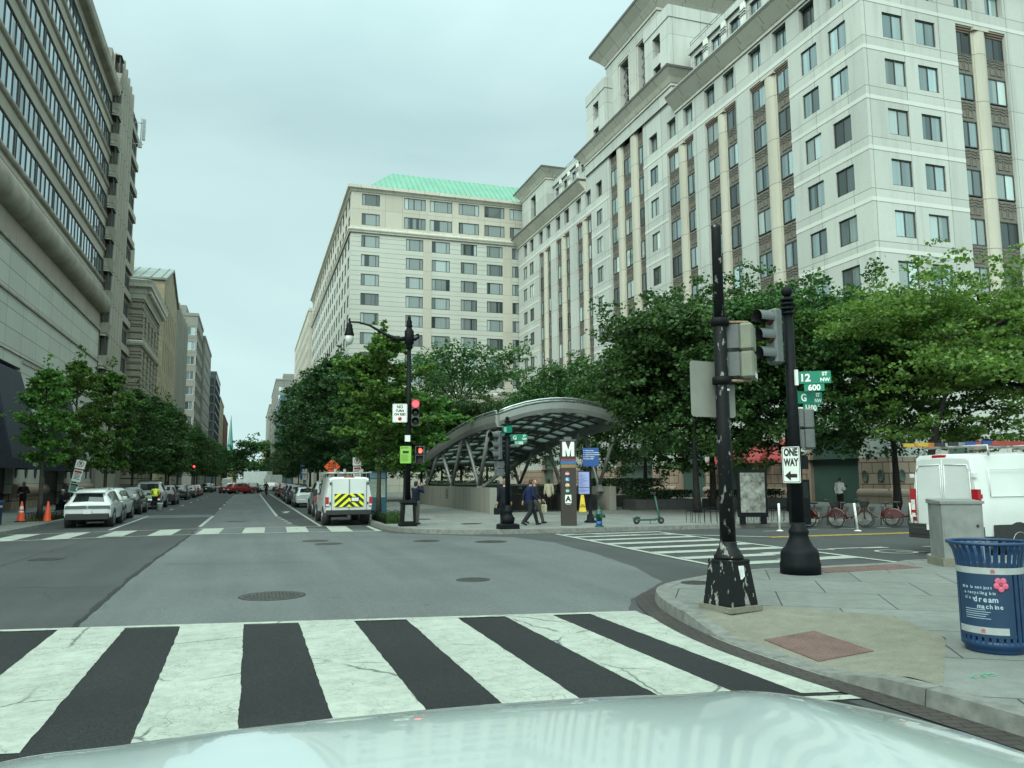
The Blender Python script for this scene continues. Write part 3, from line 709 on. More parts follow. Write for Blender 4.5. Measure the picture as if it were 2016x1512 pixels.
# ------------------------------------------------------------------ white office block on the right
XA, YC, YE = 39.3, 41.2, 115.5
off = thing('office_building', 'long pale granite office block with cream pilasters and a stepped tower on the right', 'building', (XA, YC, 0), absolute=True)
FA = frame((XA, YE, 0), -90); LA = YE-YC           # u = YE - Y
FB = frame((XA, YC, 0), 0); LB = 27.0
U = lambda y: YE - y
win = Repeats('window', off); spn = Repeats('spandrel', off)
rows = [14.55, 18.1, 21.75, 25.4, 29.05, 32.5]; RH = 1.88
baysA = [(49.1,50.9,50.9,52.4,52.4,54.2),(56.2,58.0,58.0,59.3,59.3,61.2),(63.2,64.9,64.9,66.3,66.3,68.3),(87.2,88.6,88.6,90.4,90.4,92.1),(94.4,95.7,95.7,97.3,97.3,99.3),(101.4,103.0,103.0,104.4,104.4,106.2)]
baysA[3] = (87.2,88.85,88.85,90.35,90.35,92.1); baysA[4] = (94.4,96.1,96.1,97.6,97.6,99.3); baysA[5] = (101.4,103.05,103.05,104.5,104.5,106.2)
holes = []; attic = []
M_glassD = glassmat('office_glass_dim', (.035, .05, .052), (.10, .13, .13), 5.0, .8, .04, .8, metal=.15)
M_glassL = glassmat('office_glass_blind', (.20, .27, .28), (.66, .80, .78), 14.0, 1.1, .06, .9, metal=.2)
_wr = random.Random(11)
def wm(w_, h_, c=2):
    q = _wr.random(); return winmesh(w_, h_, c, .075, None, [M_frame, M_glassD if q < .17 else (M_glassL if q > .8 else M_glassA)])
def spandmesh(w_, h_):
    k = ('sp', round(w_, 2))
    if k in WM: return WM[k]
    b = MB(); b.box(-w_/2, -.02, 0, w_/2, .1, h_)
    for s_ in (-1, 1):
        for j in range(3):
            z = h_*(.9-.14*j); n = 5
            for i in range(n):
                x0 = s_*(.03+ i*(w_/2-.08)/n); x1 = s_*(.03+(i+1)*(w_/2-.08)/n)
                zz0 = z + .05*math.sin(i*1.9+j); b.box(min(x0,x1), -.075, zz0-.06, max(x0,x1), -.021, zz0)
        b.box(min(s_*.06,s_*.1), -.075, h_*.16, max(s_*.06,s_*.1), -.021, h_*.55); b.box(min(s_*w_*.27,s_*w_*.31), -.075, h_*.16, max(s_*w_*.27,s_*w_*.31), -.021, h_*.55)
        b.box(min(s_*.1,s_*w_*.27), -.075, h_*.16, max(s_*.1,s_*w_*.27), -.021, h_*.21)
    me = bpy.data.meshes.new('spandrel'); me.from_pydata([tuple(p) for p in b.v], [], b.f); me.materials.append(M_bronze); me.update(); WM[k] = me; return me
pil = []
BT = 34.75
def bay(F, ua, ub, pa, pb, uc, ud, top=BT, v0=13.95):
    """recessed bay between u=ua..ud: windows either side of a rounded cream pilaster"""
    holes.append((ua, ud, v0, top, .46))
    for a, c in ((ua, ub), (uc, ud)):
        m, w_ = (a+c)/2, c-a
        for k, r in enumerate(rows):
            rr = r+.1
            win.add(F, m, .3, rr, wm(w_, 2.0))
            nxt = rows[k+1]+.1 if k+1 < len(rows) else None
            if nxt: spn.add(F, m, .29, rr+2.003, spandmesh(w_-.004, nxt-rr-2.006))
    pil.append((F, pa, pb, v0, top))
for bb in baysA: bay(FA, U(bb[5]), U(bb[4]), U(bb[3]), U(bb[2]), U(bb[1]), U(bb[0]))
# centre pavilion: three window columns, two pilasters, taller opening
cb = [(73.3,74.9),(76.6,78.5),(80.1,81.9)]
holes.append((U(81.9), U(73.3), 13.95, 40.4, .46))
for a, c in cb:
    for k, r in enumerate(rows + [36.0]):
        rr = r+.1; win.add(FA, U((a+c)/2), .3, rr, wm(c-a, 2.0)); nx = (rows+[36.0, 39.6])[k+1]+.1
        spn.add(FA, U((a+c)/2), .29, rr+2.003, spandmesh(c-a-.004, min(nx-rr-2.006, 1.66)))
pil += [(FA, U(76.6), U(74.9), 13.95, 40.4), (FA, U(80.1), U(78.5), 13.95, 40.4)]
for y0, y1 in ((42.75,44.55),(45.8,47.6),(70.2,71.9),(84.0,85.7),(108.5,110.3),(111.4,113.1)):
    for r in rows:
        holes.append((U(y1), U(y0), r, r+RH, .16)); win.add(FA, U((y0+y1)/2), .12, r, wm(y1-y0, RH))
for y0 in (42.8,45.85,49.15,52.45,56.3,59.4,63.2,66.4,70.2,84.0,87.3,90.4,94.5,97.6,101.4,104.5,108.5,111.4):
    holes.append((U(y0+1.75), U(y0), 36.0, 37.95, .5)); win.add(FA, U(y0+.87), .42, 36.0, wm(1.75, 1.95))
for y0 in (42.6,45.7,49.0,52.4,56.0,59.5,63,66.2,70,84,87,90,94,97.5,101.3,104.6,108.3,111.5):      # second storey under the round ledge
    holes.append((U(y0+1.7), U(y0), 7.6, 11.3, .3)); win.add(FA, U(y0+.85), .2, 7.6, winmesh(1.7, 3.7, 2, .08, .7, [M_frame, M_glassA]))
for y0, y1 in ((43.9,49.5),(56,61.5),(63.2,68.3),(73.3,81.9),(87,92.2),(94.3,99.4),(101.4,106.3)):
    holes.append((U(y1), U(y0), .15, 5.2, .6))
bw = MB(); facade(bw, FA, 0, LA, 5.6, 41.0, [h for h in holes if h[2] > 5.5])
hA_base = [h for h in holes if h[2] < 5.5]; holes = []
# front facing the cross street
bay(FB, 8.5, 10.15, 10.15, 11.5, 11.5, 13.3); bay(FB, 15.6, 17.4, 17.4, 18.8, 18.8, 20.6)
for x0 in (1.8, 4.75, 23.0):
    for r in rows: holes.append((x0, x0+1.8, r, r+RH, .16)); win.add(FB, x0+.9, .12, r, wm(1.8, RH))
for x0 in (1.85,4.8,8.5,11.5,15.6,18.8,23):
    holes.append((x0, x0+1.75, 36.0, 37.95, .5)); win.add(FB, x0+.87, .42, 36.0, wm(1.75, 1.95))
    holes.append((x0, x0+1.7, 7.6, 11.3, .3)); win.add(FB, x0+.85, .2, 7.6, winmesh(1.7, 3.7, 2, .08, .7, [M_frame, M_glassA]))
facade(bw, FB, 0, LB, 5.6, 41.0, holes)
bw.M = None
for F, L in ((FA, LA), (FB, LB)):   # backs of the bays, roof and hidden sides
    bw.M = F; bw.poly([(0,.85,5.6),(L,.85,5.6),(L,.85,40.7),(0,.85,40.7)], 1)
bw.M = FB; bw.poly([(LB,0,0),(LB,30,0),(LB,30,41),(LB,0,41)]); bw.poly([(0,.9,40.6),(LB,.9,40.6),(LB,30,40.6),(0,30,40.6)], 1)
bw.M = FA; bw.poly([(0,.9,40.6),(LA-30,.9,40.6),(LA-30,30,40.6),(0,30,40.6)], 1); bw.poly([(0,0,0),(0,0,41),(0,30,41),(0,30,0)])
bw.build('wall', [M_white, M_dark], off)
bb_ = MB()
facade(bb_, FA, 0, LA, 0, 3.2, [(a,b_,c,3.2,e_) for a,b_,c,d_,e_ in hA_base], 0); facade(bb_, FA, 0, LA, 3.2, 5.6, [(a,b_,3.2,5.2,e_) for a,b_,c,d_,e_ in hA_base], 1)
hB = [(4.9, 8.0, .15, 5.2, .6), (14, 21, .15, 5.2, .6)]
facade(bb_, FB, 0, LB, 0, 3.2, [(a,b_,c,3.2,e_) for a,b_,c,d_,e_ in hB], 0); facade(bb_, FB, 0, LB, 3.2, 5.6, [(a,b_,3.2,5.2,e_) for a,b_,c,d_,e_ in hB], 1)
bb_.build('base_wall', [M_pink, M_white], off)
for F, hs in ((FA, hA_base), (FB, hB)):
    for a, c, *_ in hs:
        bb_ = MB(); bb_.M = F
        bb_.box(a, .5, .15, c, .58, 5.2, 0); bb_.box(a, .2, .15, a+.35, .5, 5.15, 1); bb_.box(c-.35, .2, .15, c, .5, 5.15, 1)
        bb_.build('shopfront', [M_greenglass, M_pinks], off)
# round plinth moulding along the foot, broken at the openings
bb_ = MB(); prof = [(-.02,.15),(-.30,.15),(-.30,.62),(-.36,.72),(-.38,.86),(-.34,1.0),(-.24,1.1),(-.12,1.14),(-.02,1.15)]
for F, L, hs in ((FA, LA, hA_base), (FB, LB, hB)):
    e_ = sorted([0] + [x for h in hs for x in h[:2]] + [L])
    for a, c in zip(e_[::2], e_[1::2]):
        if c-a > .2: bb_ = MB(); bb_.M = F; bb_.profx(prof, a-(.3 if F is FB and a == 0 else 0), c+(.38 if F is FA and c == L else 0), 0, sm=False); bb_.build('plinth', M_pinks, off)
b = MB(); md = []
for F, us in ((FA, [LA-.8, LA-2.2]), (FB, [.9, 2.3, 3.7])):
    for u in us:
        m = MB(); m.M = F @ Matrix.Translation((u, 0, 2.0)) @ Matrix.Rotation(R(90), 4, 'X') @ Matrix.Scale(1.45, 4, (0,1,0))
        m.lathe([(.0,-.02),(.29,-.02),(.29,.06),(.23,.06),(.21,.03),(.01,.03)], 24); m.build('medallion', P('verdigris', (.10,.12,.10), .6, .3, ns=6), off)
# belts, ledges, cornices
b = MB()
for F, L in ((FA, LA), (FB, LB)):
    b.M = F
    bays_u = ([(U(x[5]), U(x[0])) for x in baysA] + [(U(81.9), U(73.3))]) if F is FA else [(8.5,13.3),(15.6,20.6)]
    segs = sorted([0] + [q for bq in bays_u for q in bq] + [L])
    for r in [16.9+.03, 20.45, 24.1, 27.75, 31.4, 34.95]:
        ss = [(0, L)] if r > 34.8 else list(zip(segs[::2], segs[1::2]))
        for a, c in ss:
            if r > 34.8 and F is FA:
                for a2, c2 in ((0, U(81.9)), (U(73.3), L)): b = MB(); b.M = F; b.box(a2, -.03, r, c2, -.0005, r+.32); b.build('belt_course', M_belt, off)
            elif c-a > 2.5: b = MB(); b.M = F; b.box(a, -.025, r, c, -.0005, r+.3); b.build('belt_course', M_belt, off)
sweep_corner([(-.05,11.75),(.12,11.75),(.12,12.5),(.35,12.55),(.55,12.68),(.66,12.88),(.68,13.08),(.60,13.28),(.42,13.42),(.2,13.46),(.2,13.9),(-.05,13.9)], XA, YC, YE+.3, XA+LB, M_cream, 'ledge', off)
def cornice(name, F, a, c, z0, z1, outw, mat, lipm, extra=0):
    b = MB(); b.M = F; h = z1-z0
    b.profx([(0,z0),(-.12,z0),(-.12,z0+h*.16),(-.2,z0+h*.2),(-.2-outw*.3,z0+h*.42),(-outw,z1-h*.2),(-outw,z1-h*.18),(0,z1-h*.17)], a, c, 0)
    b.profx([(.0,z1-h*.16),(-outw-.08,z1-h*.16),(-outw-.1,z1),(0,z1)], a-.05, c+.05, 1)
    return b
def hipcorn(b, x0, y0, x1, y1, z0, z1, outw, mi=0, lip=1):
    """flared cornice round a rectangular block"""
    h = z1-z0; lv = [(0.0,z0),(.12,z0),(.12,z0+h*.15),(.2,z0+h*.18),(outw*.45,z0+h*.45),(outw,z1-h*.16),(outw,z1-h*.15)]
    rings = [[b.pt((x0-o,y0-o,z)), b.pt((x1+o,y0-o,z)), b.pt((x1+o,y1+o,z)), b.pt((x0-o,y1+o,z))] and [len(b.v)-4+k for k in range(4)] for o, z in lv]
    b.loft(rings, mi, False, True)
    b.box(x0-outw-.08, y0-outw-.08, z1-h*.148, x1+outw+.08, y1+outw+.08, z1, lip)
M_lip0 = P('dark_copper_lip', (.09,.085,.075), .6, ns=4, world=True)
def cprof(z0, z1, o): h = z1-z0; return [(-.05,z0),(.12,z0),(.12,z0+h*.16),(.2,z0+h*.2),(.2+o*.3,z0+h*.42),(o,z1-h*.2),(o,z1-h*.17),(o+.08,z1-h*.16),(o+.1,z1),(-.05,z1)]
cA1 = cornice('c', FA, -.4, U(88.8), 38.15, 39.75, 1.05, None, None); cA1.build('cornice', [M_corn, M_lip0], off)
sweep_corner(cprof(38.15, 39.75, 1.05), XA, YC, 66.4, XA+LB, [M_corn, M_lip0], 'cornice', off, [0]*7+[1,1])
M_lip = MATS['dark_copper_lip']
# pilasters: rounded cream shafts with a stepped head
for F, a, c, v0, v1 in pil:
    b = MB(); b.M = F; n = 7; w_ = c-a; m = (a+c)/2
    prof = [(a, .44), (a, .2), (a+.12, .2), (a+.12, .12)] + [(m - (w_/2-.2)*math.cos(math.pi*k/n), .1-.2*math.sin(math.pi*k/n)) for k in range(n+1)] + [(c-.12, .12), (c-.12, .2), (c, .2), (c, .44)]
    lo = [b.pt((x, y, v0)) for x, y in prof]; hi = [b.pt((x, y, v1-.25)) for x, y in prof]
    for k in range(len(prof)-1): b.face((lo[k], lo[k+1], hi[k+1], hi[k]), 0, 4 <= k < 4+n)
    b.box(a-.05, -.12, v1-.25, c+.05, .44, v1-.002)
    b.build('pilaster', M_cream, off)
b = MB()
for F, a, c in [(FA, U(x[5]), U(x[0])) for x in baysA] + [(FB, 8.5, 13.3), (FB, 15.6, 20.6)]:
    b = MB(); b.M = F
    for k in range(3): b.box(a+.002, .06+.1*k, BT-.13*(k+1)-.001*k, c-.002, .44-.003*k, BT-.13*k, 0)
    b.build('bay_lintel', M_pinks, off)
# set-back attic storey with fluted columns and roof rail
pw_ = Repeats('attic_window', off)
def attic_run(F, a, c, n):
    b = MB(); cl = MB(); rl = MB()
    d = 1.7; sp = (c-a)/n; hs = []
    for k in range(n):
        u = a + sp*(k+.5); hs.append((u-.85, u+.85, 40.0, 43.9, .35)); pw_.add(F, u, d+.25, 41.6, winmesh(1.7, 2.3, 2, .07, None, [M_frame, M_glassA])); spn.add(F, u, d+.25, 40.0, spandmesh(1.69, 1.58))
    facade(b, F, a, c, 39.5, 44.4, hs, 0, None, d)
    b.M = F; b.box(a, d-.25, 44.4, c, d+8, 45.1, 0); b.poly([(a,d+.45,39.5),(c,d+.45,39.5),(c,d+.45,44.3),(a,d+.45,44.3)], 1)
    for k in range(n+1):
        u = a+sp*k
        if 0 < k < n:
            cl.M = F
            cl = MB(); cl.M = F
            for j in range(3): cl.cyl((u-.24+.24*j, d-.12, 39.6), (u-.24+.24*j, d-.12, 44.4), .17, n=8)
            for j in range(3): cl.box(u-.42, d-.34, 43.2+.25*j, u+.42, d-.1, 43.28+.25*j)
            cl.build('attic_column', M_white, off)
    rl.M = F
    for z in (45.45, 45.75): rl.box(a, d, z, c, d+.05, z+.05)
    for k in range(int((c-a)/1.6)): rl.box(a+1.6*k, d+.06, 45.1, a+1.6*k+.05, d+.11, 45.85)
    b.build('attic_wall', [M_white, M_dark], off); rl.build('roof_rail', M_rail, off)
attic_run(FA, U(104.2), U(88.6), 5); attic_run(FA, U(66.0), U(50.5), 5); attic_run(FB, 10.5, 26, 5)
pw_.done()
# corner pavilions and the middle tower
def block(name, y0, y1, x0, x1, z0, z1, holes_w=(), holes_s=(), corn=None, mats=None):
    b = MB(); F = frame((x0, y1, 0), -90); facade(b, F, 0, y1-y0, z0, z1, [(y1-q[1], y1-q[0], q[2], q[3], q[4]) for q in holes_w])
    F2 = frame((x0, y0, 0), 0); facade(b, F2, 0, x1-x0, z0, z1, list(holes_s))
    b.M = None; b.poly([(x1,y0,z0),(x1,y1,z0),(x1,y1,z1),(x1,y0,z1)]); b.poly([(x1,y1,z0),(x0,y1,z0),(x0,y1,z1),(x1,y1,z1)]); b.poly([(x0,y0,z1),(x1,y0,z1),(x1,y1,z1),(x0,y1,z1)])
    for q in holes_w: b.poly([(x0+q[4],q[0],q[2]),(x0+q[4],q[1],q[2]),(x0+q[4],q[1],q[3]),(x0+q[4],q[0],q[3])][::-1], 1)
    return b.build(name, mats or [M_white, M_dark], off)
for y0, y1 in ((104.2, 114.9), (41.8, 50.5)):
    block('corner_pavilion', y0, y1, XA+.5, XA+11, 39.7, 45.6, [(y0+4.5, y0+6.7, 40.6, 44.9, .6)])
    b = MB(); hipcorn(b, XA+.5, y0, XA+11, y1, 45.6, 47.2, 1.1); b.build('cornice', [M_corn, M_lip], off)
block('tower_base', 66.6, 88.4, XA-.22, XA+12, 39.9, 42.0)
b = MB(); hipcorn(b, XA-.22, 66.6, XA+12, 88.4, 41.2, 42.9, 1.0); b.build('cornice', [M_corn, M_lip], off)
block('tower', 71.0, 84.0, XA+.9, XA+16, 42.8, 52.2, [(73.4, 75.6, 43.4, 50.6, .9), (78.0, 80.2, 43.4, 50.6, .9)])
b = MB(); hipcorn(b, XA+.9, 71.0, XA+16, 84.0, 52.2, 54.4, 1.5); b.build('cornice', [M_corn, M_lip], off)
for y0, y1 in ((66.9, 72.2), (82.4, 87.9)):
    block('tower_wing', y0, y1, XA-.1, XA+6, 42.85, 48.9, [(y0+1.9, y0+3.5, 46.0, 48.2, .9), (y0+1.9, y0+3.5, 43.0, 44.9, .35)])
    b = MB(); b.box(XA-.18, y0-.08, 48.9, XA+6.1, y1+.08, 50.2); b.build('parapet', M_white, off)
for y0 in (73.4, 78.0):   # stepped cream jambs and steel lattice in the tall openings
    b = MB(); x = XA+.9
    for k in range(2): b.box(x-.12+.2*k, y0-.5+.2*k, 43.0, x+.06+.2*k, y0-.3+.2*k, 51.2-.2*k); b.box(x-.12+.2*k, y0+2.5-.2*k, 43.0, x+.06+.2*k, y0+2.7-.2*k, 51.2-.2*k)
    b.box(x-.1, y0-.3, 50.75, x+.08, y0+2.5, 51.1); b.build('opening_surround', M_cream, off)
    b = MB()
    for k in range(6):
        z = 43.6+1.15*k; b.tube([(x+.5, y0, z), (x+.5, y0+2.2, z+1.1)], .05, 5); b.tube([(x+.55, y0+2.2, z), (x+.55, y0, z+1.1)], .05, 5)
    b.build('lattice', P('galvanised_steel', (.28,.3,.3), .45, .6, ns=6), off)
win.done(); spn.done()
b = MB()
for y0, y1 in ((50.2,52.2),(53.2,55.6),(57,60.6)):
    b = MB(); b.hexa([(XA-.02,y0,3.2),(XA-.02,y1,3.2),(XA-1.4,y1,3.1),(XA-1.4,y0,3.1)],[(XA-.02,y0,4.9),(XA-.02,y1,4.9),(XA-1.3,y1,3.4),(XA-1.3,y0,3.4)])
    b.build('awning', P('red_awning', (.33,.05,.05), .8, ns=4, var=.1), off, fix=True)

# ------------------------------------------------------------------ hotel
HX, HY = 13.1, 116.0
hot = thing('hotel_building', 'cream and white hotel block with a green metal hipped roof beyond the metro canopy', 'building', (HX, HY, 0), absolute=True)
M_hw = stone('hotel_white_stone', (.55, .57, .52), pw=60, ph=.738, v0=15.95, mortar=.035, var=.03, stain=.12, jdark=.5)
hw = Repeats('window', hot)
FH = frame((HX, HY, 0), 0); FS = frame((HX, HY+78.5, 0), -90); LH = 34.0; LS = 78.5
fl = [15.95+2.95*k for k in range(8)]; top2 = [40.0, 43.05]
hm = lambda w_, h_=1.8: winmesh(w_, h_, [.2, .8], .08, None, [M_frame, M_glassH])
hf = [];
colsF = [(1.55,4.25),(8.3,10.95),(12.3,15.15),(16.9,19.5),(21.1,23.7),(25.3,27.9),(29.5,32.1)]
for a, c in colsF:
    for z in fl: hf.append((a, c, z, z+1.8, .12)); hw.add(FH, (a+c)/2, .09, z, hm(c-a))
    a2, c2 = (a, c) if a < 2 else (a-.35, c+.35)
    for z in top2: hf.append((a2, c2, z, z+1.8, .12)); hw.add(FH, (a2+c2)/2, .09, z, hm(c2-a2))
    for z in (11.9, 8.2, 4.4): hf.append((a, c, z, z+2.0, .12)); hw.add(FH, (a+c)/2, .09, z, hm(c-a, 2.0))
hs = []
for k in range(19):
    u = LS - 1.6 - 4.1*k - 2.3
    for z in fl: hs.append((u, u+2.3, z, z+1.8, .12)); hw.add(FS, u+1.15, .09, z, hm(2.3))
    for z in top2: hs.append((u, u+2.3, z, z+1.8, .12)); hw.add(FS, u+1.15, .09, z, hm(2.3))
    for z in (11.9, 8.2, 4.4): hs.append((u, u+2.3, z, z+2.0, .12)); hw.add(FS, u+1.15, .09, z, hm(2.3, 2.0))
b = MB()
for F, L, hh in ((FH, LH, hf), (FS, LS, hs)):
    facade(b, F, 0, L, 15.0, 39.1, [h for h in hh if 15 < h[2] < 39], 0); facade(b, F, 0, L, 39.1, 45.9, [h for h in hh if h[2] > 39], 1); facade(b, F, 0, L, 0, 15.0, [h for h in hh if h[2] < 15], 1)
b.M = None; b.poly([(HX,HY+.3,45.5),(HX+LH,HY+.3,45.5),(HX+LH,HY+LS,45.5),(HX+.3,HY+LS,45.5)], 2)
b.M = FS; b.poly([(0,0,0),(0,0,45.9),(0,34,45.9),(0,34,0)], 1)
b.build('wall', [M_hw, M_cream2, M_roofgrey], hot)
hw.done()
for a, c in ((10.98, 12.28), (23.75, 25.25)): b = MB(); b.M = FH; b.box(a, -.07, 15.2, c, -.001, 38.6); b.build('pilaster', M_cream2, hot)
for pr in ([(-.05,38.75),(.25,38.75),(.3,38.95),(.42,39.08),(.45,39.25),(.38,39.4),(.2,39.46),(.2,39.7),(-.05,39.75)],
           [(-.05,14.3),(.2,14.3),(.3,14.5),(.36,14.75),(.3,14.95),(.15,15.05),(-.05,15.08)], [(-.05,45.1),(.1,45.1),(.25,45.35),(.6,45.55),(.62,46.0),(-.05,46.05)]):
    sweep_corner(pr, HX, HY, HY+LS+.4, HX+LH, M_corn, 'moulding', hot)
M_gr = P('green_metal_roof', (.15, .32, .245), .7, .0, .3, ns=.35, var=.08, world=True)
b = MB(); x0, x1, y0, y1 = HX+2.4, HX+60, HY+.7, HY+13.3; zr, ze = 51.3, 46.12; x0r = x0+4.9; ym = (y0+y1)/2
b.poly([(x0,y0,ze),(x1,y0,ze),(x1,ym,zr),(x0r,ym,zr)]); b.poly([(x0,y1,ze),(x0,y0,ze),(x0r,ym,zr)]); b.poly([(x1,y1,ze),(x0,y1,ze),(x0r,ym,zr),(x1,ym,zr)]); b.poly([(x0,y0,ze),(x0,y1,ze),(x1,y1,ze),(x1,y0,ze)])
k = x0+.6
while k < x1:
    f_ = min(1, (k-x0)/4.9); b.tube([(k, y0, ze+.05), (k, y0+(ym-y0)*f_, ze+.05+(zr-ze)*f_)], .035, 4); k += .85
for j in range(1, 10): f_ = j/10; b.tube([(x0, y0+(ym-y0)*f_, ze+.05), (x0+4.9*f_, y0+(ym-y0)*f_, ze+.05+(zr-ze)*f_)], .06, 4)
b.box(x0-.1, y0-.25, ze-.12, x1, y0-.02, ze+.1)
b.build('roof', M_gr, hot)
# ------------------------------------------------------------------ left side of the street
M_macy = stone('store_stone_panels', (.52, .53, .47), pw=3.75, ph=1.25, v0=.6, u0=.4, mortar=.03, var=.04, stain=.15)
M_macyb = stone('store_brown_stone', (.41, .38, .315), pw=5.1, ph=60, mortar=.03, var=.06, stain=.3)
M_macyp = stone('store_pink_band', (.40, .345, .29), pw=2.5, ph=60, mortar=.02, var=.05, stain=.25)
M_ledge = P('weathered_round_ledge', (.33, .30, .25), .8, ns=.8, var=.22, world=True, bump=.1)
M_glassM = glassmat('ribbon_glass', (.34, .44, .48), (.5, .62, .66), 2.0, .5, .02, 1.0, metal=.75)
FM0 = -15.0; MY0, MY1 = 30.0, 87.6
mac = thing('store_building', 'department store with ribbon windows, rounded stone ledges and navy awnings on the left', 'building', (FM0, MY0, 0), absolute=True)
FM = frame((FM0, MY0, 0), 90); LM = MY1-MY0; V = lambda y: y-MY0
b = MB(); floors = [22.55+3.37*k for k in range(6)]
hs = [];
mwin = Repeats('window', mac); G = 5.24
for z in floors:
    hs.append((0, LM, z, z+1.75, .3))
facade(b, FM, 0, LM, 17.6, 42.2, [], 0) if False else None
b.M = FM
for k, z in enumerate(floors):
    b.box(0, -.02, z+1.93, LM, .5, (floors[k+1] if k < 5 else 43.0)-.02, 0)
    for j in range(11):
        u = LM-G*(j+.5); mwin.add(FM, u, .06, z-.06, winmesh(G-.35, 1.98, 4, .06, None, [M_frame, M_glassM]))
b.box(0, -.04, 17.4, LM, .5, 18.82, 1); b.box(0, .0, 18.82, LM, .5, 22.5, 0); b.box(0, -.12, 21.05, LM, -.001, 21.3, 0); b.box(0, -.2, 21.301, LM, -.001, 21.55, 0)
b.build('spandrel_wall', [M_macyb, M_macyp], mac)
b = MB(); b.M = FM
for j in range(12): b.box(LM-G*j-.17, .05, 22.5, LM-G*j+.17, .5, 42.2)
b.box(0, .5, 0, LM, .62, 43, 0); b.poly([(0,.55,43),(LM,.55,43),(LM,30,43),(0,30,43)]); b.poly([(LM,0,0),(LM,30,0),(LM,30,43),(LM,0,43)])
b.build('mullion_wall', M_frame, mac)
half = [(.1,0)] + [(-.22*math.sin(math.pi*k/8), .24-.24*math.cos(math.pi*k/8)) for k in range(9)] + [(.1,.48)]
for z in floors:
    b = MB(); b.M = FM; b.profx([(y, z-.55+zz) for y, zz in half], 0, LM+.15, 0, sm=True); b.build('ledge', M_ledge, mac)
b = MB(); b.M = FM; b.profx([(.0,18.8)] + [(-.1-.85*math.sin(math.pi*k/12)**.8, 19.85-.98*math.cos(math.pi*k/12)) for k in range(13)] + [(0,20.9)], 0, LM+.3, 0, sm=True); b.build('ledge', M_ledge, mac)
b = MB(); b.M = FM; b.profx([(.2,42.2),(-.6,42.3),(-.75,42.5),(-.8,43.2),(.2,43.3)], 0, LM+.4, 0); b.build('cornice', M_ledge, mac)
aw = [(37.8,45.6),(53.0,60.8),(68.2,76.0)]
hs = [(V(a)+.9, V(c)-.2, .3, 9.6, .9) for a, c in aw]
b = MB(); facade(b, FM, 0, LM, 1.2, 17.4, [(a,c,1.2,z,d) for a,c,_,z,d in hs], 0); b.build('wall', M_macy, mac)
b = MB(); facade(b, FM, 0, LM, 0, 1.2, [(a,c,0,1.2,d) for a,c,_,z,d in hs], 0); b.build('base_wall', M_pink, mac)
for z0, z1, o in ((17.05,17.42,.16),(13.9,14.2,.12),(10.3,10.5,.08)):
    b = MB(); b.M = FM; b.profx([(.1,z0),(-o,z0+.05),(-o,z1-.1),(-o*.5,z1),(.1,z1)], 0, LM, 0); b.build('string_course', M_ledge, mac)
e_ = sorted([0]+[x for h in hs for x in h[:2]]+[LM])
for a, c in zip(e_[::2], e_[1::2]):
    if c-a < .3: continue
    b = MB(); b.M = FM; b.profx([(.05,.95)] + [(-.42*math.sin(math.pi*k/8), 1.42-.42*math.cos(math.pi*k/8)) for k in range(1, 9)] + [(.05,1.84)], a, c, 0, sm=True); b.build('plinth', M_pinks, mac)
    b = MB(); b.M = FM; n = max(1, int((c-a)/2.3))
    for k in range(n+1 if n > 1 else 1):
        u = a + .45 + k*(c-a-.9)/max(1, n); b.M = FM; 
        bs = MB(); bs.M = FM
        shp = [(-.3,.9),(.3,.9),(.28,.4),(.14,.08),(0,0),(-.14,.08),(-.28,.4)]
        lo = [bs.pt((u+x, -.07, 2.25+z)) for x, z in shp]; hi = [bs.pt((u+x, .01, 2.25+z)) for x, z in shp]; bs.loft([hi, lo], 0, False); bs.build('shield', P('dark_shield', (.04,.045,.04), .5, ns=8), mac, fix=True)
    b = MB(); b.M = FM
    for zz in (7.75, 10.0):
        for q0 in ((a+.25, c-.25),): 
            if q0[1]-q0[0] > .8: b.box(q0[0], -.05, zz, q0[1], -.001, zz+.18)
    b.build('panel_moulding', M_ledge, mac)
M_awn = P('navy_awning', (.012, .017, .03), .7, ns=2.5, var=.35, bump=.1)
for a, c in aw:
    f = MB(); f.M = FM; ua, uc = V(a), V(c)
    f.hexa([(ua+.5,.3,3.35),(uc-.2,.3,3.35),(uc,-1.8,3.35),(ua,-1.8,3.35)], [(ua+1.6,.25,9.35),(uc-.3,.25,9.35),(uc-.3,-.05,9.3),(ua+1.6,-.05,9.3)]); o = f.build('awning', M_awn, mac, fix=True)
    f = MB(); f.M = FM; f.box(ua-.02,-1.83,2.8,uc+.02,-1.8,3.4); f.box(ua-.02,-1.8,2.8,ua+.01,.3,3.4); f.box(uc-.01,-1.8,2.8,uc+.02,.3,3.4)
    for k in range(9): f.box(ua+.4+k*(uc-ua-.8)/8, -1.84, 2.8, ua+.43+k*(uc-ua-.8)/8, -1.832, 3.38)
    f.build('valance', M_awn, mac)
    f = MB(); f.M = FM; f.box(ua+.9, .6, .3, uc-.2, .68, 3.3, 0); f.box(ua+.9,.55,3.3,uc-.2,.7,9.4,1)
    for k in range(5): f.box(ua+.9+k*1.6, .5, .3, ua+1.0+k*1.6, .59, 3.3, 1)
    f.build('shopfront', [M_dkglass, M_frame], mac)
    text('lettering', "macy's", .42, P('white_lettering', (.7,.72,.7), .6), mac, (FM0+1.85-FM0, (a+c)/2+1.0-MY0, 3.12), (90, 0, 90), ext=.004)
    text('lettering', "\u2605", .6, P('red_letter', (.5,.03,.04), .6), mac, (1.3, a+2.2-MY0, 7.0), (65, 0, 90), ext=.004) if False else None
mwin.done()

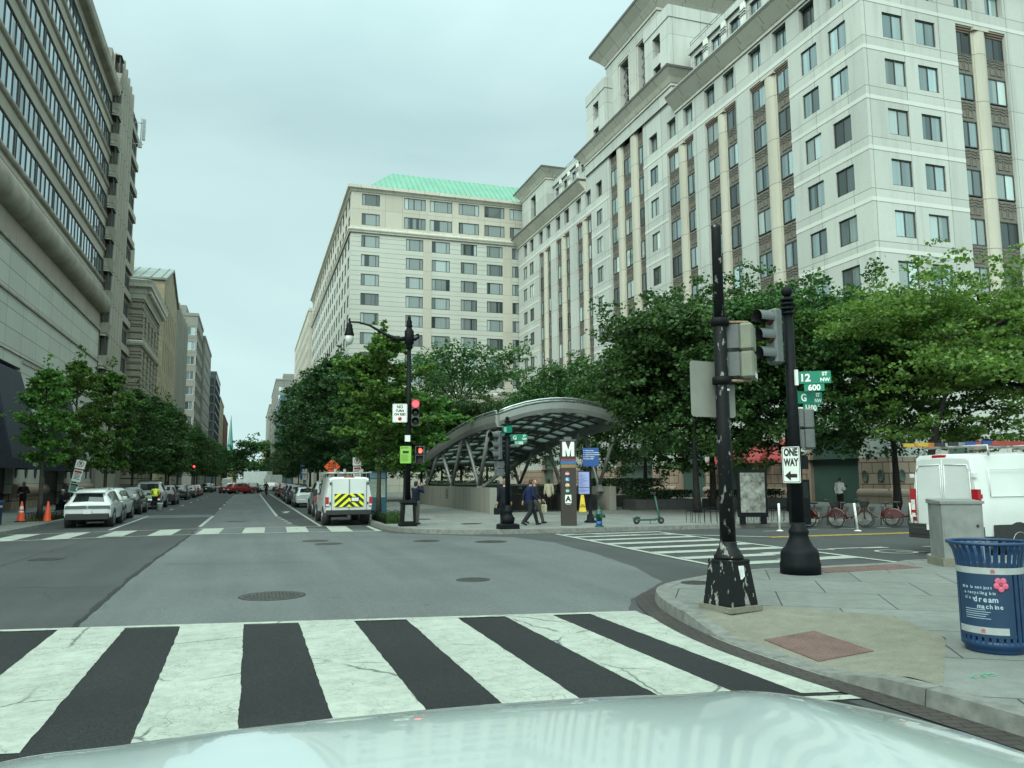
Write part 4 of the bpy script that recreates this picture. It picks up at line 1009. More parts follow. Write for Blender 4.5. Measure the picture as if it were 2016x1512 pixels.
# fluted office tower behind the store
tow = thing('office_tower', 'tall beige office tower with vertical concrete fins just behind the ribbon window store', 'building', (-14.6, 87.7, 0), absolute=True)
M_fin = stone('fluted_concrete', (.37, .35, .295), pw=40, ph=3.4, mortar=.04, var=.06, stain=.35)
M_find = stone('fluted_concrete_dark', (.29, .275, .235), pw=40, ph=3.4, mortar=.03, var=.06, stain=.35)
b = MB(); b.box(-40, 88.2, 0, -15.0, 106, 47.0, 0); b.box(-17.4,88.0,0,-15.3,89.6,47.6,0); b.build('wall', [M_find], tow)
for k in range(5):
    y = 89.9+1.7*k; b = MB(); zt = 47.4-.15*k
    b.prism([(-15.02,y),(-14.45,y),(-14.3,y+.16),(-14.3,y+.5),(-14.45,y+.66),(-15.02,y+.66)], 0, zt); b.build('fin', M_fin, tow)
tw = Repeats('window', tow); FT = frame((-15.0, 88.2, 0), 90)
for k in range(11):
    z = 11.4+3.35*k
    b = MB(); b.M = FT; b.hexa([(-.5,-.05,z-1.2),(1.5,-.05,z-1.2),(1.3,-.55,z-1.2),(-.3,-.55,z-1.2)], [(-.5,-.05,z-.1),(1.5,-.05,z-.1),(1.4,-.8,z-.1),(-.4,-.8,z-.1)]); b.build('bay_sill', M_fin, tow)
    tw.add(FT, .5, -.5, z, winmesh(1.5, 1.9, 3, .07, None, [M_frame, M_glassM]))
    b = MB(); b.M = FT; b.hexa([(-.5,-.04,z+1.9),(1.5,-.04,z+1.9),(1.4,-.7,z+1.9),(-.4,-.7,z+1.9)], [(-.5,-.04,z+2.1),(1.5,-.04,z+2.1),(1.3,-.5,z+2.1),(-.3,-.5,z+2.1)]); b.build('bay_hood', M_fin, tow)
    for j in range(3): tw.add(FT, 11.2+2.3*j, -.05, z, winmesh(1.5, 1.9, 2, .08, None, [M_frame, M_glassM])); 
    b = MB(); b.M = FT; b.box(10.2,-.35,z-.9,17.4,-.001,z-.1); b.build('balcony_sill', M_fin, tow)
tw.done()
b = MB(); b.M = None
b.tube([(-15.0,98.6,44.2),(-13.3,98.6,44.2)], .05, 6); b.tube([(-15,98.6,41.6),(-13.3,98.6,41.6)], .05, 6); b.tube([(-13.6,98.6,41.2),(-13.6,98.6,45.0)], .05, 6)
b.cbox((-13.3,98.55,43.4), (.35,.25,2.6)); b.cbox((-13.6,98.3,41.4), (.4,.3,.7)); b.build('antenna', P('pale_grey_metal', (.5,.52,.52), .5, ns=5), tow)

# grey rusticated classical block with a heavy cornice
cl_ = thing('classical_building', 'buff rusticated classical building with a heavy overhanging cornice', 'building', (-13.4, 106.2, 0), absolute=True)
M_rust = stone('rusticated_stone', (.30, .275, .215), pw=60, ph=.78, mortar=.07, var=.06, stain=.25, jdark=.3)
FCx, FCy = -13.5, 106.3
b = MB(); F1 = frame((FCx, FCy, 0), 90); cw = Repeats('window', cl_)
hs = []
for k in range(4):
    u = 3.0 + 3.6*k
    for z, h in ((1.5,3.0),(6,3),(10.3,2.4),(14,4.4),(20.4,2.6)): hs.append((u, u+1.5, z, z+h, .45)); cw.add(F1, u+.75, .35, z, winmesh(1.5, h, 2, .08, .6, [M_frame, M_dkglass]))
facade(b, F1, 0, 18.5, 0, 25.2, hs); b.M = frame((-26, FCy, 0), 0); b.poly([(0,0,0),(12.5,0,0),(12.5,0,25.2),(0,0,25.2)]); b.M = None
b.poly([(FCx,FCy,25.2),(FCx,FCy+18.5,25.2),(-26,FCy+18.5,25.2),(-26,FCy,25.2)]); b.build('wall', M_rust, cl_); cw.done()
for u in (0.0, 17.2):
    for k in range(26):
        b = MB() if k == 0 else b; z = .5+.95*k; b.M = F1; b.box(u-.06, -.1, z, u+1.3+.0, -.001, z+.74); b.M = frame((FCx-1.2, FCy, 0), 0)
        if u == 0: b.box(0, -.1, z, 1.3, -.001, z+.74)
    b.build('quoin', M_rust, cl_)
def lcorn(parent, xc, yc, xfar, yfar, prof, mat, name='cornice'):
    """moulding round the near corner of a left-hand block (street face +x, near face -y)"""
    b = MB(); rings = [[b.pt(q) for q in r] for r in ([(xfar, yc-o, z) for o, z in prof], [(xc+o, yc-o, z) for o, z in prof], [(xc+o, yfar, z) for o, z in prof])]
    for r0, r1 in zip(rings[:-1], rings[1:]):
        for k in range(len(prof)-1): b.face((r0[k], r1[k], r1[k+1], r0[k+1]))
    b.face(rings[0][::-1]); b.face(rings[-1]); return b.build(name, mat, parent)
lcorn(cl_, FCx, FCy, -26, FCy+18.7, [(-.1,24.6),(.2,24.6),(.3,25.1),(.45,25.3),(.5,25.8),(1.05,26.0),(1.1,26.4),(1.25,26.8),(-.1,27.2)], M_corn)
lcorn(cl_, FCx, FCy, -26, FCy+18.6, [(-.1,18.7),(.2,18.75),(.35,19.0),(.4,19.25),(.1,19.4),(-.1,19.4)], M_corn, 'string_course')
for k in range(24): b = MB(); b.box(FCx+.3, FCy+.2+.78*k, 25.35, FCx+.95, FCy+.5+.78*k, 25.85); b.build('bracket', M_corn, cl_)
b = MB(); b.box(-26, FCy+2, 25.2, -15.8, FCy+16, 28.6); b.build('parapet', M_rust, cl_)

# tan gothic block with a steep gable
GX, GY = -13.4, 129.0
go = thing('gabled_building', 'tan stone building with a steep gable and lead roof behind the heavy cornice', 'building', (GX, GY, 0), absolute=True)
M_tan = stone('tan_stone', (.36, .31, .215), pw=1.6, ph=.8, mortar=.02, var=.1, offs=.5, stain=.5)
b = MB(); F2 = frame((GX, GY, 0), 90); gw = Repeats('window', go); hs = []
for k in range(7):
    u = 1.6+2.9*k
    for z, h in ((5,4.5),(12,4.5),(19,4.5),(25,4.6)): hs.append((u, u+.9, z, z+h, .4)); gw.add(F2, u+.45, .3, z, winmesh(.9, h, 1, .07, None, [M_frame, M_dkglass]))
facade(b, F2, 0, 22, 0, 32.0, hs); b.M = F2
b.poly([(0,0,32.0),(22,0,32.0),(22,0,32.8),(11,0,36.6),(0,0,32.8)]); b.M = None
b.poly([(-30,GY,0),(GX,GY,0),(GX,GY,32.8),(-30,GY,32.8)]); b.build('wall', M_tan, go); gw.done()
b = MB(); b.hexa([(-30,GY-.3,32.6),(GX+.3,GY-.3,32.6),(GX+.3,GY+11,36.7),(-30,GY+11,36.7)],[(-30,GY-.3,32.9),(GX+.3,GY-.3,32.9),(GX+.3,GY+11,37.1),(-30,GY+11,37.1)]); b.hexa([(-30,GY+11.001,36.7),(GX+.3,GY+11.001,36.7),(GX+.3,GY+22.3,32.6),(-30,GY+22.3,32.6)],[(-30,GY+11.001,37.1),(GX+.3,GY+11.001,37.1),(GX+.3,GY+22.3,32.9),(-30,GY+22.3,32.9)])
for k in range(10): b.tube([(GX-.5-1.5*k,GY-.2,32.95),(GX-.5-1.5*k,GY+11,37.15)], .1, 4)
b.build('roof', P('lead_roof', (.2,.24,.22), .5, .2, ns=1, world=True), go)
b = MB(); b.box(-24,GY-3.6,27.3,-17.2,GY-.4,31.0); b.box(-23.5,GY+.5,33,-18.5,GY+5,38.6); b.build('stair_block', M_tan, go)

# blank concrete wall with a stepped top, then grey towers
M_conc = stone('board_marked_concrete', (.27,.27,.235), pw=1.15, ph=80, mortar=.05, var=.1, stain=.6, jdark=.7)
cb_ = thing('concrete_building', 'blank ribbed concrete building with no windows along the street', 'building', (-13.4, 151.5, 0), absolute=True)
b = MB(); b.box(-38,151.4,0,-13.6,177,34.0)
for k in range(11): b.box(-13.599,151.5+2.3*k,0,-13.35,152.8+2.3*k,34.0+.5*(k%2))
b.build('wall', M_conc, cb_)
def far_block(name, label, x, y0, y1, h, mat, xin, rows_, bays, ww, wh, side_bays, glass, z0=4.0, mull=2, face=1, base=None, frame_m=None):
    """plain block: street face at x (face=+1 looks right, -1 looks left) and the near end face"""
    t = thing(name, label, 'building', (x, y0, 0), absolute=True)
    Fs = frame((x, y0, 0), 90) if face > 0 else frame((x, y1, 0), -90)
    Fn = frame((min(x, xin), y0, 0), 0); L = y1-y0; D = abs(xin-x); hs, hn = [], []; rp = Repeats('window', t); fh = (h-z0-1.6)/rows_
    for r in range(rows_):
        z = z0+fh*r+.5
        for k in range(bays):
            u = L*(k+.5)/bays; hs.append((u-ww/2, u+ww/2, z, z+wh, .2)); rp.add(Fs, u, .15, z, winmesh(ww, wh, mull, .08, None, [frame_m or M_frame, glass]))
        for k in range(side_bays):
            w2 = min(ww, D/side_bays*.65); u = D*(k+.5)/side_bays; hn.append((u-w2/2, u+w2/2, z, z+wh, .2)); rp.add(Fn, u, .15, z, winmesh(w2, wh, min(mull, 3), .08, None, [frame_m or M_frame, glass]))
    b = MB(); facade(b, Fs, 0, L, 0, h, hs); facade(b, Fn, 0, D, 0, h, hn); b.M = None
    x0_, x1_ = min(x, xin), max(x, xin); b.poly([(x0_,y0,h),(x1_,y0,h),(x1_,y1,h),(x0_,y1,h)]); b.poly([(x1_,y1,0),(x0_,y1,0),(x0_,y1,h),(x1_,y1,h)])
    b.build('wall', mat, t); rp.done()
    p = MB(); p.box(x0_-.15, y0-.15, h-.05, x1_+.15, y1+.15, h+.7); p.box(x0_+3, y0+4, h+.7, x1_-3, y0+min(14, L*.6), h+3.4) if D > 9 else None
    p.build('parapet', mat, t); return t
M_greyc = stone('grey_concrete', (.24,.24,.215), pw=6, ph=3.3, mortar=.03, var=.06, stain=.3)
M_fw = P('white_window_band', (.6,.62,.6), .5, ns=2)
far_block('office_tower', 'grey concrete office tower with paired square windows, taller of two stepped grey towers', -13.4, 204, 226, 42.0, M_greyc, -32, 10, 12, 2.2, 2.0, 7, M_glassA, frame_m=M_fw)
t = far_block('office_tower', 'grey office tower with thin white slanting window bands, nearer the road than its twin', -12.9, 227, 262, 40.5, M_greyc, -22, 11, 1, 33, .9, 2, M_glassA, mull=20, frame_m=M_fw)
far_block('office_tower', 'dark glass office block beyond the grey towers on the left', -12.5, 292, 330, 39.3, P('dark_curtain_wall', (.03,.04,.05), .3, ns=.5, world=True), -24, 11, 14, 3.4, 2.6, 4, M_dkglass)
far_block('apartment_building', 'tan far building past the dark glass block with a stepped top', -12.4, 332, 376, 34.5, M_tan, -22, 8, 10, 1.6, 1.7, 3, M_dkglass)
M_redb = stone('red_brick', (.21,.085,.06), pw=.4, ph=.15, mortar=.03, var=.1, offs=.5)
far_block('brick_building', 'small red brick building at the far end of the left row', -12.2, 378, 440, 31.0, M_redb, -22, 6, 10, 1.5, 1.8, 3, M_dkglass)
M_verd = P('verdigris_copper', (.10,.24,.22), .6, .2, ns=.6, world=True)
ch = thing('church', 'church tower with a pointed green copper spire at the end of the street', 'church', (-13, 515, 0), absolute=True)
b = MB(); b.box(-14.6,512,0,-10.4,519,17); b.box(-30,519.1,0,-8,560,14); b.build('wall', M_tan, ch)
b = MB(); b.lathe([(2.3,0),(1.9,5),(1.2,12),(.1,25)], 8, (-12.5,515.5,17), 0, False); b.build('spire', M_verd, ch)
for dx, dy in ((-1.7,-3),(1.7,-3),(-1.7,3),(1.7,3)): b = MB(); b.lathe([(.5,0),(.4,3),(.05,6)], 6, (-12.5+dx,515.5+dy,17), 0, False); b.build('pinnacle', M_verd, ch)
# far right beyond the hotel
far_block('office_building', 'pale stone office building with medallions beyond the hotel, behind the street trees', 12.4, 197, 262, 43.5, M_cream2, 40, 11, 16, 2.2, 1.9, 7, M_glassA, face=-1)
far_block('glass_building', 'teal glass office building low behind the right row of street trees', 8.8, 275, 330, 30.0, P('teal_curtain_wall', (.08,.16,.17), .3, ns=.3, world=True), 36, 8, 12, 4.0, 2.9, 6, glassmat('teal_glass', (.06,.13,.14), (.12,.22,.22), 2, .5, .03, .9), face=-1)
far_block('office_tower', 'narrow pale grey tower at the far right end of the street', 9.0, 345, 420, 44.0, M_greyc, 32, 11, 14, 2.6, 2.0, 5, M_glassA, face=-1)
far_block('office_tower', 'dark grey slab tower farthest along on the right', 8.2, 430, 520, 41.0, M_conc, 30, 11, 14, 2.6, 2.0, 5, M_dkglass, face=-1)
far_block('apartment_building', 'tan brick building lowest and farthest on the right of the street', 7.5, 540, 640, 27.0, M_tan, 30, 7, 14, 2.0, 1.8, 5, M_dkglass, face=-1)
# ------------------------------------------------------------------ vehicles (front towards local +y, origin on the road)
M_tyre = P('tyre_rubber', (.018,.018,.019), .85, ns=20)
M_rim = P('alloy_rim', (.35,.36,.37), .3, .9, ns=12)
M_cglass = P('car_glass', (.012,.016,.018), .04, 0, .9, ns=1, var=.4)
M_clad = P('black_plastic', (.02,.021,.022), .6, ns=10)
M_tail = P('tail_lamp_red', (.30,.012,.015), .15, 0, .7, ns=30, var=.3, coat=.5)
M_tailon = P('tail_lamp_lit', (.5,.02,.02), .2, emit=(1,.06,.05), es=2.5)
M_plate = P('licence_plate_white', (.62,.64,.64), .5, ns=40, var=.1)
M_chrome = P('chrome', (.6,.61,.62), .15, 1.0, ns=5)
M_white_l = P('reverse_lamp', (.6,.6,.58), .2, ns=10)
M_digits = P('dark_digits', (.03,.03,.06), .6)
def paint(n, rgb, metal=0.0, rough=.32): return P('car_paint_'+n, rgb, rough, metal, .5, .06, 1.2, coat=.7)
PW = paint('white', (.56,.59,.58)); PK = paint('black', (.012,.013,.016)); PN = paint('navy', (.012,.02,.06)); PR = paint('red', (.28,.015,.018)); PS = paint('silver', (.36,.38,.38), .5); PB = paint('brown', (.05,.035,.032), .3); PG = paint('grey', (.10,.11,.115), .4); PDR = paint('maroon', (.12,.012,.018), .2)
KIND = {
 # y, z bottom, z belt, z top, half width sill, half width belt, half width top
 'suv': dict(L=4.6, W=1.88, H=1.64, st=[(-2.28,.52,.86,.92,.72,.76,.70),(-2.22,.34,.98,1.04,.86,.90,.80),(-1.86,.30,1.02,1.46,.90,.93,.62),(-1.35,.26,1.02,1.60,.90,.935,.64),(-.2,.24,1.0,1.64,.90,.94,.66),(.55,.24,.99,1.57,.90,.94,.65),(1.2,.26,.98,1.06,.90,.93,.80),(1.9,.3,.88,.93,.88,.90,.74),(2.2,.36,.74,.78,.80,.82,.62),(2.28,.42,.6,.66,.7,.72,.5)], gl=(2,5), wh=(-1.4,1.38), wr=.36, ws=5),
 'sedan': dict(L=4.7, W=1.82, H=1.45, st=[(-2.32,.5,.84,.9,.70,.74,.66),(-2.25,.34,.93,1.0,.84,.86,.74),(-1.75,.28,.95,1.03,.88,.90,.72),(-1.05,.24,.93,1.38,.88,.91,.58),(-.2,.22,.91,1.45,.88,.91,.6),(.4,.22,.9,1.39,.88,.91,.59),(1.15,.24,.88,.96,.88,.9,.76),(1.9,.28,.8,.85,.86,.87,.7),(2.25,.34,.66,.7,.78,.8,.6),(2.34,.4,.55,.6,.68,.7,.5)], gl=(3,5), wh=(-1.4,1.42), wr=.33, ws=5),
 'pickup': dict(L=5.9, W=2.0, H=1.95, st=[(-2.93,.62,1.18,1.2,.94,.96,.93),(-2.88,.5,1.18,1.21,.95,.97,.94),(-.95,.42,1.2,1.23,.95,.98,.95),(-.9,.42,1.22,1.86,.95,.98,.72),(-.2,.42,1.22,1.93,.95,.98,.74),(.55,.42,1.22,1.9,.95,.98,.74),(1.25,.44,1.2,1.27,.95,.97,.86),(2.3,.46,1.1,1.16,.94,.95,.84),(2.85,.5,1.0,1.06,.9,.92,.8),(2.93,.56,.9,.95,.84,.86,.7)], gl=(3,5), wh=(-1.7,1.85), wr=.41, ws=5),
 'van': dict(L=5.6, W=2.02, H=2.1, st=[(-2.8,.52,1.2,2.0,.94,.97,.80),(-2.74,.46,1.2,2.07,.97,1.0,.84),(-1.5,.42,1.2,2.1,.98,1.01,.85),(0,.42,1.2,2.1,.98,1.01,.85),(.9,.42,1.2,2.06,.98,1.01,.83),(1.35,.42,1.18,1.85,.98,1.0,.8),(1.85,.42,1.16,1.24,.97,.99,.86),(2.5,.46,1.05,1.1,.94,.95,.8),(2.8,.52,.85,.9,.86,.88,.7)], gl=(3,4), wh=(-1.6,1.95), wr=.37, ws=5),
 'tallvan': dict(L=5.9, W=2.06, H=2.52, st=[(-2.95,.5,1.3,2.36,.96,1.0,.78),(-2.88,.42,1.3,2.47,1.0,1.03,.84),(-1.5,.38,1.3,2.52,1.0,1.03,.86),(0,.38,1.3,2.52,1.0,1.03,.86),(1.0,.38,1.3,2.46,1.0,1.03,.84),(1.6,.38,1.28,2.05,1.0,1.02,.8),(2.25,.4,1.2,1.28,.98,1.0,.8),(2.75,.46,1.0,1.05,.92,.93,.7),(2.95,.5,.8,.85,.84,.86,.6)], gl=(3,4), wh=(-1.8,2.0), wr=.37, ws=5),
}
def lerp(a, c, t): return tuple(a[i]+(c[i]-a[i])*t for i in range(len(a)))
def car_section(s):
    y, zb, zt, zr, ws, wb, wt = s
    zm = zb + (zt-zb)*.55
    half = [(0,zb),(ws*.82,zb),(ws,zb+.1),(wb+.005,zm),(wb*.985,zt),(wt+(wb-wt)*.04,zr-.075),(wt*.86,zr-.012),(0,zr+.012)]
    return [(x, y, z) for x, z in half] + [(-x, y, z) for x, z in half[-2:0:-1]]
def make_car(name, label, kind, pm, loc, rz=0, group=None, lights=False, plate=True, cladding=True, rails=False, detail=True, tailstyle='box', boxrear=None):
    K = KIND[kind]; t = thing(name, label, {'suv':'car','sedan':'car','pickup':'pickup truck','van':'van','tallvan':'van'}[kind], (loc[0], loc[1], 0.012), rz, group)
    st = []
    for a, c in zip(K['st'][:-1], K['st'][1:]):
        st.append(a)
    st.append(K['st'][-1]); secs = [car_section(s) for s in st]
    b = MB(); rings = [[b.pt(p) for p in s] for s in secs]; b.loft(rings, 0, True, True)
    body = b.build('body', pm, t, fix=True)
    md = body.modifiers.new('edge', 'EDGE_SPLIT'); md.split_angle = R(38)
    def panel(i, j0, j1, u0, u1, v0, v1, off=.006, side=1):
        """glass over the patch between stations i,i+1 and ring points j0,j1"""
        P00, P01, P10, P11 = [Vector(secs[a][c]) for a, c in ((i,j0),(i,j1),(i+1,j0),(i+1,j1))]
        f = lambda u, v: P00*(1-u)*(1-v)+P10*u*(1-v)+P01*(1-u)*v+P11*u*v
        n = ((P10-P00).cross(P01-P00)).normalized()
        if n.x*side < 0: n = -n
        return [f(u, v)+n*off for u, v in ((u0,v0),(u1,v0),(u1,v1),(u0,v1))]
    g0, g1 = K['gl']
    for side in (1, -1):
        for i in range(g0, g1):
            b = MB(); j = (4, 5) if side > 0 else (10, 9)
            q = panel(i, j[0], j[1], .06 if i > g0 else .12, .95, .1, .93, .008, side)
            b.poly(q if side > 0 else q[::-1]); b.build('side_window', M_cglass, t)
        if kind in ('suv', 'sedan'):   # slanted quarter lights
            for i, uu in ((g0-1, (.55,.98)), (g1, (.02,.5))):
                b = MB(); j = (4, 5) if side > 0 else (10, 9); b.poly(panel(i, j[0], j[1], uu[0], uu[1], .12, .8 if i == g1 else .85, .008, side)); b.build('side_window', M_cglass, t)
    # windscreen and rear window follow the sloped faces
    def slope(i, u0, u1, shrink):
        A = [Vector(secs[i][k]) for k in (5,6,7,8,9)]; B = [Vector(secs[i+1][k]) for k in (5,6,7,8,9)]
        b = MB(); up = Vector((0, -.004 if i < 4 else .004, .008)); lo = []; hi = []
        for a, c in zip(A, B):
            p = a+(c-a)*u0; q = a+(c-a)*u1; p.x *= shrink; q.x *= shrink; lo.append(b.pt(p+up)); hi.append(b.pt(q+up))
        for k in range(4): b.face((lo[k], lo[k+1], hi[k+1], hi[k]), 0)
        return b
    slope(g1, .05, .92, .93).build('windscreen', M_cglass, t)
    yr = K['st'][0][0]
    if kind in ('suv', 'sedan'): slope(g0-1, .12, .9, .9).build('rear_window', M_cglass, t)
    elif kind == 'pickup':
        b = MB(); b.box(-.62, -.96, 1.3, .62, -.945, 1.78); b.build('rear_window', M_cglass, t)
        b = MB(); b.box(-.84, -2.7, 1.205, .84, -1.0, 1.235); b.build('bed_liner', M_clad, t)
    # wheels
    wr = K['wr']; hw = K['W']/2
    for wy in K['wh']:
        for sx in (1, -1):
            b = MB(); b.cyl((sx*(hw-.34), wy, wr+.02), (sx*(hw+.004), wy, wr+.02), wr+.075, n=22); b.build('wheel_arch', M_clad, t, fix=True)
            b = MB(); b.M = Matrix.Translation((sx*(hw-.1), wy, wr)) @ Matrix.Rotation(R(90), 4, 'Y')
            b.lathe([(wr*.62,-.1),(wr*.93,-.11),(wr,-.07),(wr,.07),(wr*.93,.11),(wr*.62,.1)], 22); w_ = b.build('wheel', M_tyre, t, fix=True)
            if detail:
                b = MB(); b.M = Matrix.Translation((sx*(hw+.012), wy, wr)) @ Matrix.Rotation(R(90), 4, 'Y')
                b.lathe([(wr*.64,-.03),(wr*.64,.004),(wr*.56,.002),(wr*.55,-.02),(.03,-.02)], 20); n = 5
                for k in range(n):
                    a = 2*math.pi*k/n; M0 = b.M; b.M = M0 @ Matrix.Rotation(a, 4, 'Z'); b.box(.03, -.03, -.018, wr*.58, .03, .002); b.M = M0
                r_ = b.build('rim', M_rim, w_, fix=True)
    wb = K['st'][1][5]; zb = K['st'][1][2]
    if kind in ('suv', 'sedan'):
        b = MB(); b.bbox(wb*.93, .09, .14, .03); o = b.build('bumper', M_clad if cladding else pm, t); o.location = (0, yr+.04, .46)
    else:
        b = MB(); b.bbox(hw*.96, .1, .11, .03); o = b.build('bumper', M_clad if kind != 'pickup' else M_chrome, t); o.location = (0, yr-.04, .56)
    tl = M_tailon if lights else M_tail
    for sx in (1, -1):
        b = MB()
        if kind == 'suv': b.hexa([(sx*.34,yr+.0,.80),(sx*.86,yr+.16,.84),(sx*.86,yr+.3,.84),(sx*.34,yr+.2,.80)], [(sx*.34,yr+.03,.92),(sx*.88,yr+.15,.99),(sx*.88,yr+.3,.99),(sx*.34,yr+.2,.92)])
        elif kind == 'sedan': b.hexa([(sx*.42,yr-.004,.74),(sx*.82,yr+.08,.76),(sx*.82,yr+.3,.76),(sx*.42,yr+.2,.74)], [(sx*.42,yr+.02,.86),(sx*.83,yr+.08,.9),(sx*.83,yr+.3,.9),(sx*.42,yr+.2,.86)])
        elif kind == 'pickup': b.box(sx*.8 if sx > 0 else -.975, yr-.012, .78, .975 if sx > 0 else -.8, yr+.12, 1.16)
        else: b.box(sx*.86 if sx > 0 else -1.0, yr-.015, .8, 1.0 if sx > 0 else -.86, yr+.12, 1.22 if kind == 'van' else 1.5)
        b.build('tail_light', tl, t, fix=True)
    if plate:
        b = MB(); z = {'suv':.66,'sedan':.66,'pickup':.62,'van':1.0,'tallvan':.75}[kind]; b.box(-.155, yr-.02 if kind in ('van','tallvan') else yr-.065, z-.075, .155, yr+.1, z+.075); b.build('number_plate', M_plate, t)
    for sx in (1, -1):
        b = MB(); ym = K['st'][g1][0]+.1; zz = K['st'][g1][2]+.12; b.tube([(sx*(hw-.06), ym, zz-.03), (sx*(hw+.1), ym, zz)], .03, 6); b.cbox((sx*(hw+.14), ym-.02, zz+.06), (.2,.13,.18 if kind in ('suv','sedan') else .3), bev=.03); b.build('door_mirror', M_clad if kind != 'suv' else pm, t)
    if rails:
        for sx in (1, -1):
            b = MB(); b.tube([(sx*.6,-1.5,1.58),(sx*.6,-1.4,1.66),(sx*.62,0,1.7),(sx*.62,.4,1.66),(sx*.61,.5,1.6)], .022, 6); b.build('roof_rail', M_chrome, t)
    if kind == 'sedan':
        b = MB(); b.tube([(-.6,yr-.02,.4),(-.6,yr+.1,.4)], .04, 8); b.build('exhaust', M_chrome, t)
    return t
GL, GR, GF = 'vehicles parked along the left kerb', 'vehicles parked along the right kerb', 'traffic at the far junction'
# the white electric crossover nearest on the left
c = make_car('parked_car', 'white crossover with full width dark tail bar, nearest car parked on the left', 'suv', PW, (-6.62, 40.4), R(1), GL, rails=True)
b = MB(); b.hexa([(-.88,-2.30,.80),(.88,-2.30,.80),(.86,-2.1,.80),(-.86,-2.1,.80)],[(-.84,-2.285,.93),(.84,-2.285,.93),(.84,-2.1,.93),(-.84,-2.1,.93)]); b.build('tail_bar', M_cglass, c)
b = MB(); b.box(-.6,-2.05,1.47,.6,-1.78,1.5); b.build('roof_spoiler', PW, c)
b = MB(); b.M = Matrix.Translation((0,-2.32,.865)) @ Matrix.Rotation(R(90),4,'X'); b.lathe([(.055,-.012),(.062,.0),(.055,.012),(.048,0)], 20, caps=False); b.build('emblem', M_chrome, c)
text('emblem', 'V', .06, M_chrome, c, (0,-2.318,.885)); text('emblem', 'W', .06, M_chrome, c, (0,-2.318,.845))
for sx in (1,-1): b = MB(); b.hexa([(sx*.62,-2.33,.5),(sx*.9,-2.2,.5),(sx*.9,-2.1,.5),(sx*.62,-2.2,.5)],[(sx*.6,-2.33,.55),(sx*.9,-2.18,.62),(sx*.9,-2.1,.62),(sx*.6,-2.2,.55)]); b.build('reflector', PW, c, fix=True)
make_car('parked_car', 'tall white sport utility car parked second in the left row', 'suv', PW, (-6.95, 46.2), 0, GL)
make_car('parked_car', 'black sport utility car parked third in the left row, before the white pickup', 'suv', PK, (-7.15, 54.3), 0, GL)
pk = make_car('pickup_truck', 'white pickup truck parked in the left row behind a worker in yellow', 'pickup', PW, (-7.0, 64.5), 0, GL)
b = MB(); b.box(-.75,-1.0,1.93,.75,-.7,2.03); b.build('roof_lamp_bar', M_clad, pk)
make_car('parked_car', 'dark brown car parked ahead of the white pickup on the left', 'suv', PB, (-6.8, 73.5), 0, GL)
make_car('parked_car', 'black square backed sport utility car with white plate halfway along the left row', 'suv', PK, (-7.2, 92.5), 0, GL, cladding=False)
make_car('parked_car', 'dark grey sedan parked before the red sedan on the left', 'sedan', PG, (-7.0, 102), 0, GL)
make_car('parked_car', 'red sedan parked in the left row beside a silver sedan', 'sedan', PR, (-7.1, 111), 0, GL)
make_car('parked_car', 'silver sedan parked last before the far junction on the left', 'sedan', PS, (-7.2, 118.5), 0, GL)
make_car('parked_car', 'dark car parked just past the far junction on the left', 'suv', PK, (-7.2, 149), 0, GL, detail=False)
make_car('parked_car', 'silver car parked past the far junction behind a dark one', 'sedan', PS, (-7.2, 156), 0, GL, detail=False)
make_car('parked_car', 'dark sedan farthest parked car of the left row', 'sedan', PG, (-7.2, 164), 0, GL, detail=False)
make_car('delivery_van', 'tall white van facing away in the far left lane', 'tallvan', PW, (-4.7, 178), 0, GF, detail=False)
make_car('moving_car', 'red crossover turning across the far junction, side partly showing', 'suv', PR, (-1.35, 130), R(-52), GF)
make_car('moving_car', 'maroon sedan with lit tail lamps left of the turning red crossover', 'sedan', PDR, (-3.55, 137), R(-10), GF, lights=True, detail=False)
make_car('moving_car', 'black sport utility car with lit tail lamps right of the red crossover', 'suv', PK, (.55, 139), R(-4), GF, lights=True, detail=False)
make_car('moving_car', 'white sport utility car crossing sideways behind the black one', 'suv', PW, (3.0, 149), R(75), GF, detail=False)
make_car('moving_car', 'white car waiting in the left lane ahead of the maroon sedan', 'suv', PW, (-3.3, 152), 0, GF, lights=True, detail=False)
make_car('moving_car', 'dark car in the middle lane ahead of the junction', 'suv', PG, (-.9, 160), 0, GF, lights=True, detail=False)
make_car('moving_car', 'silver sedan far up the left lane past the junction', 'sedan', PS, (-3.3, 170), 0, GF, lights=True, detail=False)
make_car('moving_car', 'red car far up the middle lane under the box truck', 'suv', PR, (-.6, 178), 0, GF, lights=True, detail=False)
def box_truck(label, loc, rz, L, H, W=2.3):
    t = thing('box_truck', label, 'truck', (loc[0], loc[1], .012), rz, GF)
    b = MB(); b.box(-W/2,-L/2,1.0,W/2,L/2-1.9,H); b.build('cargo_box', P('truck_box_white', (.68,.72,.7), .5, ns=1.2, var=.06), t)
    b = MB(); b.box(-1.0,L/2-1.85,.7,1.0,L/2,2.4); b.box(-.9,-L/2+.1,.7,.9,L/2,.99); b.build('cab', PW, t)
    b = MB(); b.box(-.92,L/2-1.2,1.5,.92,L/2+.01,2.2); b.build('windscreen', M_cglass, t)
    b = MB(); b.box(-W/2+.05,-L/2-.02,1.05,W/2-.05,-L/2-.003,H-.1); b.build('rear_door', P('roller_door_grey', (.5,.53,.52), .5, ns=3), t)
    for y in (-L/2+1.2, L/2-1.0):
        for sx in (1,-1): b = MB(); b.cyl((sx*.75,y,.45),(sx*1.1,y,.45),.45,n=16); b.build('wheel', M_tyre, t)
    for sx in (1,-1): b = MB(); b.box(sx*.8-.12,-L/2-.05,.8,sx*.8+.12,-L/2+.05,.95); b.build('tail_light', M_tailon, t)
    return t
